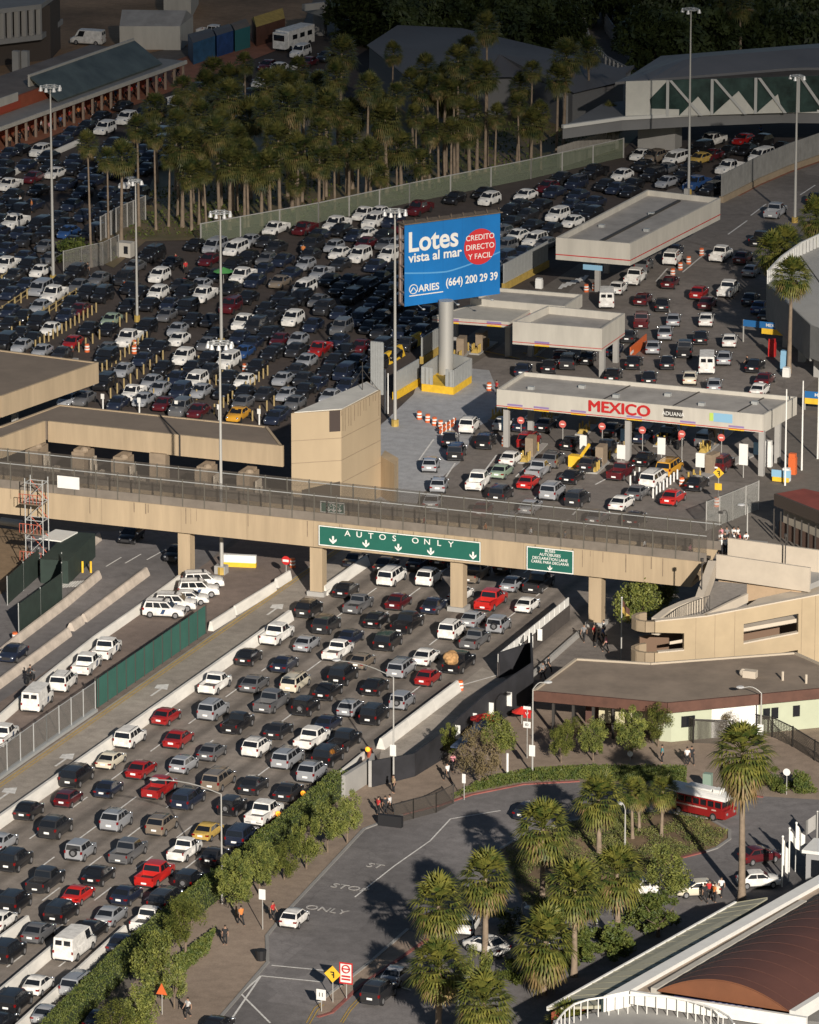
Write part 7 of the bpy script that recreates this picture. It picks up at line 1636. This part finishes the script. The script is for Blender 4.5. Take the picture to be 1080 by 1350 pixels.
for k in range(8):
    a0, a1 = math.pi*k/8, math.pi*(k+1)/8
    b.add([(1.35*math.cos(a0), -4.1, 2.4+.55*math.sin(a0)), (1.35*math.cos(a1), -4.1, 2.4+.55*math.sin(a1)), (1.3*math.cos(a1), 4.1, 2.4+.5*math.sin(a1)), (1.3*math.cos(a0), 4.1, 2.4+.5*math.sin(a0))], [(0, 1, 2, 3)])
    b.add([(0, -4.1, 2.4), (1.35*math.cos(a0), -4.1, 2.4+.55*math.sin(a0)), (1.35*math.cos(a1), -4.1, 2.4+.55*math.sin(a1))], [(0, 2, 1)])
    b.add([(0, 4.1, 2.4), (1.3*math.cos(a0), 4.1, 2.4+.5*math.sin(a0)), (1.3*math.cos(a1), 4.1, 2.4+.5*math.sin(a1))], [(0, 1, 2)])
sub(t, 'roof', b, M['white'], True)
b = MB(); b.box(-.6, -1.8, 2.95, .6, 1.6, 3.15); b.box(-.5, 1.9, 2.9, .5, 2.8, 3.25); sub(t, 'roof_units', b, M['white'])
for sx in (-1, 1):
    for y in (-2.3, 2.4): b = MB(); b.tube((sx*.85, y, .45), (sx*1.18, y, .45), .45, 12); b.tube((sx*1.18, y, .45), (sx*1.2, y, .45), .27, 10, mi=1); sub(t, 'wheel', b, [RUB, M['rim']])
for sx in (-1, 1): b = MB(); b.ball((sx*.7, 4.02, .9), .16, .08, .16); sub(t, 'head_lamp', b, M['headl'])
b = MB(); b.box(1.16, -2.6, 1.15, 1.17, 1.6, 1.3); b.box(1.16, 2.2, 1.15, 1.17, 2.8, 1.3); b.box(-1.17, -2.6, 1.15, -1.16, 1.6, 1.3); sub(t, 'lettering_band', b, mat('pale_band', (.5, .35, .3), .6))
t = special('motorhome', 'white boxy motorhome with dark windows beside the yellow awning at the top', 'motorhome', 387, 50, .30, True, 1.6)
b = MB(); b.box(-1.2, -3.9, .5, 1.2, 3.0, 3.1); b.box(-1.1, 3.0, .5, 1.1, 3.9, 2.9); sub(t, 'body', b, PM['w'])
b = MB(); b.box(-.95, 3.905, 1.7, .95, 3.92, 2.6); [b.box(sx, y, 1.7, sx+.02*(1 if sx > 0 else -1) if sx > 0 else sx+.0, y+1.2, 2.4) for sx in (1.205,) for y in (-3.2, -1.2, .8)]; [b.box(-1.225, y, 1.7, -1.205, y+1.2, 2.4) for y in (-3.2, -1.2, .8)]; sub(t, 'windows', b, GLS)
b = MB(); b.box(1.2, -3.6, 2.7, 2.3, 2.0, 2.8); sub(t, 'side_awning', b, M['trim'])
for sx in (-1, 1):
    for y in (-2.6, 2.6): b = MB(); b.tube((sx*.9, y, .45), (sx*1.21, y, .45), .45, 12); sub(t, 'wheel', b, RUB)
def motorcycle(px, py, slope, facing, label):
    t = special('motorcycle', label, 'motorcycle', px, py, slope, facing, .6)
    for y in (-.72, .75): b = MB(); b.tube((-.08, y, .33), (.08, y, .33), .33, 14); sub(t, 'wheel', b, RUB)
    b = MB(); b.box(-.16, -.55, .35, .16, .5, .7); b.ball((0, .2, .85), .2, .35, .17); b.tube((0, .75, .35), (0, .45, 1.0), .06, 6); sub(t, 'frame', b, M['trim'], True)
    b = MB(); b.box(-.17, -.8, .75, .17, -.05, .88); sub(t, 'saddle', b, M['black'])
    b = MB(); b.tube((-.38, .42, 1.05), (.38, .42, 1.05), .03, 6); sub(t, 'handlebar', b, M['steel'])
    b = MB(); b.ball((0, .72, .85), .13, .1, .13); sub(t, 'head_lamp', b, M['headl']); return t
# ============================================================ PEOPLE
def skin_mesh(name, nodes, edges, m, sub=1):
    me = bpy.data.meshes.new(name); me.from_pydata([n[:3] for n in nodes], edges, []); o = bpy.data.objects.new(name, me); COL.objects.link(o)
    md = o.modifiers.new('s', 'SKIN'); md.use_smooth_shade = True
    for i, n in enumerate(nodes): me.skin_vertices[0].data[i].radius = (n[3], n[3] if len(n) < 5 else n[4])
    me.skin_vertices[0].data[0].use_root = True
    if sub: o.modifiers.new('u', 'SUBSURF').levels = sub
    dg = bpy.context.evaluated_depsgraph_get(); dg.update(); r = bpy.data.meshes.new_from_object(o.evaluated_get(dg)); bpy.data.objects.remove(o); r.name = name
    r.materials.clear(); r.materials.append(m); return r
def person_meshes(pose):
    st = {'stand': 0, 'walk': .28, 'walk2': -.22, 'ride': 0}[pose]; ride = pose == 'ride'
    hip = .93; z0 = 0
    if ride:
        J = dict(pel=(0, -.3, .95), sp=(0, -.22, 1.2), ch=(0, -.1, 1.42), nk=(0, -.02, 1.57), hd=(0, .03, 1.70), ht=(0, .03, 1.80), ls=(-.2, -.08, 1.46), le=(-.32, .15, 1.22), lw=(-.33, .40, 1.08), rs=(.2, -.08, 1.46), re=(.32, .15, 1.22), rw=(.33, .40, 1.08), lh=(-.12, -.28, .92), lk=(-.26, .15, .82), la=(-.22, -.05, .35), lf=(-.22, .14, .30), rh=(.12, -.28, .92), rk=(.26, .15, .82), ra=(.22, -.05, .35), rf=(.22, .14, .30))
    else:
        J = dict(pel=(0, 0, .95), sp=(0, 0, 1.14), ch=(0, 0, 1.36), nk=(0, 0, 1.50), hd=(0, .02, 1.62), ht=(0, .02, 1.74), ls=(-.19, 0, 1.42), le=(-.24, -st*.5-.02, 1.14), lw=(-.25, -st*.8+.06, .90), rs=(.19, 0, 1.42), re=(.24, st*.5-.02, 1.14), rw=(.25, st*.8+.06, .90), lh=(-.10, 0, .90), lk=(-.11, st*.8+.03, .50), la=(-.12, st*1.2-.05, .09), lf=(-.13, st*1.2+.12, .04), rh=(.10, 0, .90), rk=(.11, -st*.7+.05, .50), ra=(.12, -st*1.3-.05, .09), rf=(.13, -st*1.3+.12, .04))
    keys = ['pel', 'sp', 'ch', 'nk', 'hd', 'ht', 'ls', 'le', 'lw', 'rs', 're', 'rw', 'lh', 'lk', 'la', 'lf', 'rh', 'rk', 'ra', 'rf']
    rad = dict(pel=.145, sp=.125, ch=.155, nk=.058, hd=.095, ht=.075, ls=.062, le=.045, lw=.032, rs=.062, re=.045, rw=.032, lh=.085, lk=.058, la=.04, lf=.042, rh=.085, rk=.058, ra=.04, rf=.042)
    E_ = [('pel', 'sp'), ('sp', 'ch'), ('ch', 'nk'), ('nk', 'hd'), ('hd', 'ht'), ('ch', 'ls'), ('ls', 'le'), ('le', 'lw'), ('ch', 'rs'), ('rs', 're'), ('re', 'rw'), ('pel', 'lh'), ('lh', 'lk'), ('lk', 'la'), ('la', 'lf'), ('pel', 'rh'), ('rh', 'rk'), ('rk', 'ra'), ('ra', 'rf')]
    nodes = [(*J[k], rad[k]) for k in keys]; edges = [(keys.index(a), keys.index(c)) for a, c in E_]
    for w, sx in (('lw', -1), ('rw', 1)):            # hands: palm end then five short fingers
        wi = keys.index(w); x, y, z = J[w]; e = J['le' if sx < 0 else 're']; d = (Vector(J[w])-Vector(e)).normalized(); palm_ = Vector(J[w])+d*.07
        nodes.append((*palm_, .026)); pi = len(nodes)-1; edges.append((wi, pi))
        for q, (oy, ln) in enumerate(((.028, .07), (.01, .085), (-.01, .08), (-.028, .065))):
            tip = palm_+d*ln+Vector((sx*-.01, oy, 0)); nodes.append((*tip, .009)); edges.append((pi, len(nodes)-1))
        th_ = Vector(J[w])+d*.05+Vector((-sx*.02, .05, 0)); nodes.append((*th_, .010)); edges.append((wi, len(nodes)-1))
    body = skin_mesh('body', nodes, edges, M['skin'])
    def subset(ks, es, infl, name, scale_end=None):
        nn = [(*J[k], rad[k]+infl) for k in ks]; return skin_mesh(name, nn, [(ks.index(a), ks.index(c)) for a, c in es], M['white'])
    sh_ = {'lm': tuple(Vector(J['ls']).lerp(Vector(J['le']), .75)), 'rm': tuple(Vector(J['rs']).lerp(Vector(J['re']), .75)), 'nb': tuple(Vector(J['ch']).lerp(Vector(J['nk']), .62))}
    J.update(sh_); rad.update(lm=.05, rm=.05, nb=.075)
    shirt = subset(['sp', 'pel', 'ch', 'nb', 'ls', 'lm', 'rs', 'rm'], [('pel', 'sp'), ('sp', 'ch'), ('ch', 'nb'), ('ch', 'ls'), ('ls', 'lm'), ('ch', 'rs'), ('rs', 'rm')], .022, 'shirt')
    tr = subset(['pel', 'lh', 'lk', 'la', 'rh', 'rk', 'ra'], [('pel', 'lh'), ('lh', 'lk'), ('lk', 'la'), ('pel', 'rh'), ('rh', 'rk'), ('rk', 'ra')], .018, 'trousers')
    b = MB(); hd = J['hd']; b.ball((hd[0], hd[1]-.025, hd[2]+.075), .098, .108, .095, n=10, m=8); hair = b.mesh('hair', M['hair'], smooth=True)
    b = MB(); 
    for sx in (-1, 1): b.ball((hd[0]+sx*.035, hd[1]+.098, hd[2]+.045), .012, .008, .009); b.ball((hd[0]+sx*.1, hd[1]+.0, hd[2]+.03), .012, .02, .03)
    b.ball((hd[0], hd[1]+.108, hd[2]+.015), .014, .02, .022); b.ball((hd[0], hd[1]+.098, hd[2]-.025), .026, .01, .007); face = b.mesh('face', M['skin'], smooth=True)
    return dict(body=body, shirt=shirt, trousers=tr, hair=hair, face=face)
PPL = {k: person_meshes(k) for k in ('stand', 'walk', 'walk2', 'ride')}
CLO = {'white': (.7, .7, .68), 'red': (.45, .03, .03), 'black': (.02, .02, .022), 'blue': (.06, .12, .3), 'grey': (.2, .2, .2), 'pink': (.6, .25, .28), 'teal': (.08, .25, .27), 'orange': (.6, .2, .05), 'pale grey': (.5, .5, .49), 'tan': (.35, .25, .15)}
CM = {k: mat('cloth_'+k.replace(' ', '_'), v, .9) for k, v in CLO.items()}; DARKT = mat('trouser_dark', (.025, .028, .04), .9)
SHm = {}
def person(px, py, shirt, label, pose='stand', rz=None, z=0.0, tro='black', group=None, par=None):
    g = P(px, py, z); t = thing('person', label, 'person', g, group); t.rotation_euler = (0, 0, rz if rz is not None else random.uniform(0, 6.28))
    for nm_, me in PPL[pose].items():
        if nm_ in ('shirt', 'trousers'):
            key = (pose, nm_, shirt if nm_ == 'shirt' else tro)
            if key not in SHm: m2 = me.copy(); m2.materials[0] = CM[key[2]] if nm_ == 'shirt' or key[2] in CM else DARKT; SHm[key] = m2
            me = SHm[key]
        o = bpy.data.objects.new(nm_ if nm_ != 'face' else 'face', me); COL.objects.link(o); o.parent = t
    t.scale = (1.04,)*3; return t
for k, (x, y, c, ps, lb) in enumerate(((783, 846, 'red', 'stand', 'person in red at the foot of the right footbridge column'), (789, 853, 'black', 'walk', 'person in black in the dark group by the right footbridge column'), (795, 848, 'blue', 'stand', 'person in blue in the group by the right footbridge column'), (799, 860, 'pink', 'walk2', 'person in a pink top at the lower edge of the column group'), (796, 840, 'white', 'stand', 'person with a white top in the column group'), (770, 846, 'grey', 'walk', 'person in grey walking left of the right footbridge column'), (723, 888, 'black', 'walk', 'person in dark clothes above the corner of the brown roof'), (716, 896, 'grey', 'walk2', 'person in grey near the corner of the brown roof'), (499, 1075, 'red', 'stand', 'person in red beside the black newspaper boxes'), (508, 1074, 'black', 'stand', 'person in black next to the person in red by the boxes'), (514, 1072, 'white', 'walk', 'person in a white top by the newspaper boxes'), (519, 1046, 'tan', 'stand', 'person standing at the foot of the freeway street lamp'), (590, 1030, 'white', 'walk', 'person in a white top walking on the sidewalk left of the brown tree'), (597, 1017, 'pink', 'walk2', 'person in a pale pink top behind the one in white'), (873, 1006, 'teal', 'stand', 'person in teal on the sidewalk above the palm shadow'), (906, 1009, 'white', 'stand', 'person in a white top of the pair above the trolley'), (912, 1008, 'black', 'walk', 'person in black of the pair above the trolley'), (297, 1246, 'black', 'stand', 'person in black at the hedge end on the sidewalk'), (318, 1220, 'orange', 'walk', 'person in orange in the shade below the large street tree'), (360, 1214, 'red', 'walk2', 'person behind the white hatchback on the sidewalk'), (248, 1342, 'pale grey', 'walk', 'person in a pale grey jacket walking at the bottom of the sidewalk'), (935, 1186, 'red', 'stand', 'person in red at the open door of the pale sedan'), (942, 1190, 'orange', 'stand', 'person in orange beside the pale sedan'), (951, 1182, 'white', 'walk', 'person in a white top at the trunk of the pale sedan'), (929, 1190, 'black', 'walk', 'person in black bending by the pale sedan'), (985, 488, 'black', 'walk', 'person standing in the lane beside the dark cars beyond the canopy'), (722, 1266, 'white', 'walk', 'person among the palms right of the bracket lamp'), (655, 521, 'red', 'stand', 'person in red by the barricade frames on the pale concrete'), (232, 352, 'red', 'stand', 'person in red selling between the cars of the left queue'), (245, 362, 'red', 'walk', 'person in red next to the mast with the fluffy lamps'), (107, 362, 'red', 'stand', 'person in red at the tip of the palm island'), (116, 364, 'black', 'walk', 'person in dark clothes at the tip of the palm island'), (160, 374, 'white', 'stand', 'person in white between the cars left of the slim mast'), (400, 340, 'orange', 'stand', 'person in orange between the white and dark cars'), (27, 275, 'white', 'stand', 'person in a white shirt beside the white pickup at the far left'), (42, 280, 'orange', 'stand', 'person in orange at the far left queue'), (1003, 182, 'blue', 'walk', 'person between cars under the elevated walkway'))):
    person(x, y, c, lb, ps)
for k in range(14):
    x = 950+(k % 5)*8+random.uniform(-2, 2); y = 731-(k//5)*7; c = ['white', 'white', 'pink', 'pale grey', 'blue', 'white', 'black', 'white', 'red', 'white', 'pink', 'grey', 'white', 'white'][k]
    person(x, y, c, f'person in {c} in the footbridge end crowd, {["front", "second", "rear"][k//5]} row, {ORD[k % 5]} from left', random.choice(['stand', 'walk']), z=7.6, group='crowd at the right end of the footbridge')
b = MB(); g = P(966, 722, 7.6); b.box(g.x-2.6, g.y-1.5, 7.2, g.x+2.6, g.y+3.5, 7.58)
tag(b.build('stair_landing', M['concrete']), 'grey landing slab carrying the crowd at the right footbridge end', 'landing')
for k in range(26):
    u = (k+.5)/26; x = 6+u*235+random.uniform(-3, 3); y = 196-u*96+random.uniform(-2, 5); c = random.choice(['white', 'red', 'black', 'tan', 'orange', 'blue', 'pink'])
    person(x, y, c, f'person in {c} on the arcade walk, {ORD[k]} from the left', random.choice(['stand', 'walk', 'walk2']), group='people along the brick arcade')
for k, (x, dx) in enumerate(((560, 0), (640, 1), (700, 1), (745, 1), (850, 1), (910, 1))):
    g_ = PY(x, 690+(x-560)*.11, YB+2.2); t = person(540, 700, ['red', 'orange', 'white', 'grey', 'white', 'pink'][k], f'person crossing on the footbridge deck, {ORD[k]} from the left', 'walk', rz=-1.57); t.location = (g_.x, YB+2.2, 7.6)
mc = motorcycle(40, 893, .72, False, 'black motorcycle between the two worn left barriers'); r_ = person(40, 893, 'black', 'rider in black on the motorcycle at the left', 'ride'); r_.location = mc.location; r_.rotation_euler = mc.rotation_euler; r_.scale = (1, 1, 1)
mc = motorcycle(897, 585, .7, False, 'motorcycle among the cars under the MEXICO canopy'); r_ = person(40, 893, 'red', 'rider in red on the motorcycle under the MEXICO canopy', 'ride'); r_.location = mc.location; r_.rotation_euler = mc.rotation_euler; r_.scale = (1, 1, 1)
# umbrellas
for i, (x, yb, yt, lb, s) in enumerate(((640, 985, 940, 'large red umbrella behind the tall green tree', 1.5), (688, 955, 931, 'small red umbrella left of the sign boards', 1.0), (295, 384, 352, 'green parasol next to the mast in the left queue', 1.3))):
    g = P(x, yb); h = HZ(x, yb, yt); t = thing('umbrella', lb, 'umbrella', g); b = MB(); b.tube(g, g+Z*h, .04, 6); b.build('pole', M['pole'], t)
    b = MB(); n = 10; v = [g+Z*h]+[g+Vector((s*math.cos(2*math.pi*k/n), s*math.sin(2*math.pi*k/n), h-.55)) for k in range(n)]; b.add(v, [(0, 1+k, 1+(k+1) % n) for k in range(n)]+[(0, 1+(k+1) % n, 1+k) for k in range(n)][:0]); b.build('canopy', mat('umb_red', (.6, .03, .02), .7) if i < 2 else mat('umb_green', (.08, .3, .08), .7), t)
# ============================================================ ADDED SLAB out of view, opacity graded to darken the far side
fx, fy = -math.sin(YAW), math.cos(YAW)
m = bpy.data.materials.new('shade_slab'); m.use_nodes = True; n = m.node_tree; n.nodes.clear()
out = n.nodes.new('ShaderNodeOutputMaterial'); mx = n.nodes.new('ShaderNodeMixShader'); tr = n.nodes.new('ShaderNodeBsdfTransparent'); df = n.nodes.new('ShaderNodeBsdfDiffuse'); df.inputs[0].default_value = (.8, .8, .8, 1)
g = n.nodes.new('ShaderNodeNewGeometry'); dt = n.nodes.new('ShaderNodeVectorMath'); dt.operation = 'DOT_PRODUCT'; dt.inputs[1].default_value = (fx, fy, 0); n.links.new(g.outputs['Position'], dt.inputs[0])
CH = 700.0; k_ = CH/math.tan(SUN_EL); off = (SD.x*fx+SD.y*fy)/math.cos(SUN_EL)*k_
nz = n.nodes.new('ShaderNodeTexNoise'); nz.inputs['Scale'].default_value = .012; nz.inputs['Detail'].default_value = 3; n.links.new(g.outputs['Position'], nz.inputs['Vector'])
ms = n.nodes.new('ShaderNodeMath'); ms.operation = 'MULTIPLY_ADD'; ms.inputs[1].default_value = 30; ms.inputs[2].default_value = -15; n.links.new(nz.outputs[0], ms.inputs[0])
ad = n.nodes.new('ShaderNodeMath'); ad.operation = 'ADD'; n.links.new(dt.outputs['Value'], ad.inputs[0]); n.links.new(ms.outputs[0], ad.inputs[1])
mr = n.nodes.new('ShaderNodeMapRange'); mr.inputs[1].default_value = 690+off; mr.inputs[2].default_value = 935+off; mr.inputs[3].default_value = 0; mr.inputs[4].default_value = .80; n.links.new(ad.outputs[0], mr.inputs[0])
n.links.new(mr.outputs[0], mx.inputs[0]); n.links.new(tr.outputs[0], mx.inputs[1]); n.links.new(df.outputs[0], mx.inputs[2]); n.links.new(mx.outputs[0], out.inputs[0])
b = MB(); sx_, sy_ = SD.x/math.cos(SUN_EL)*k_, SD.y/math.cos(SUN_EL)*k_
NX, NY = 30, 26; vs = []
for sgn_ in (1, -1):
    for j in range(NY+1):
        for i in range(NX+1):
            u, v_ = i/NX*2-1, j/NY; a = u*520; d = 660+off+v_*900+(-off) if 0 else 640+v_*1000; x = RT.x*a+fx*d+sx_; y = RT.y*a+fy*d+sy_
            e = min(1, (1-abs(u))*5, v_*6, (1-v_)*6); z = CH+sgn_*(e**.5)*(30+14*mnoise.noise(Vector((x*.01, y*.01, sgn_)))) if e > 0 else CH
            vs.append((x, y, z))
S = (NX+1)*(NY+1); fs = []
for j in range(NY):
    for i in range(NX):
        q = j*(NX+1)+i; fs.append((q, q+1, q+NX+2, q+NX+1)); fs.append((S+q, S+q+NX+1, S+q+NX+2, S+q+1))
b.add(vs, fs); o = b.build('shade_slab', m, smooth=False); struct(o)
for o in COL.objects:
    if o.parent is None and 'label' in o and len(str(o['label']).split()) > 16: print('LONG', o['label'])
bpy.context.view_layer.update()
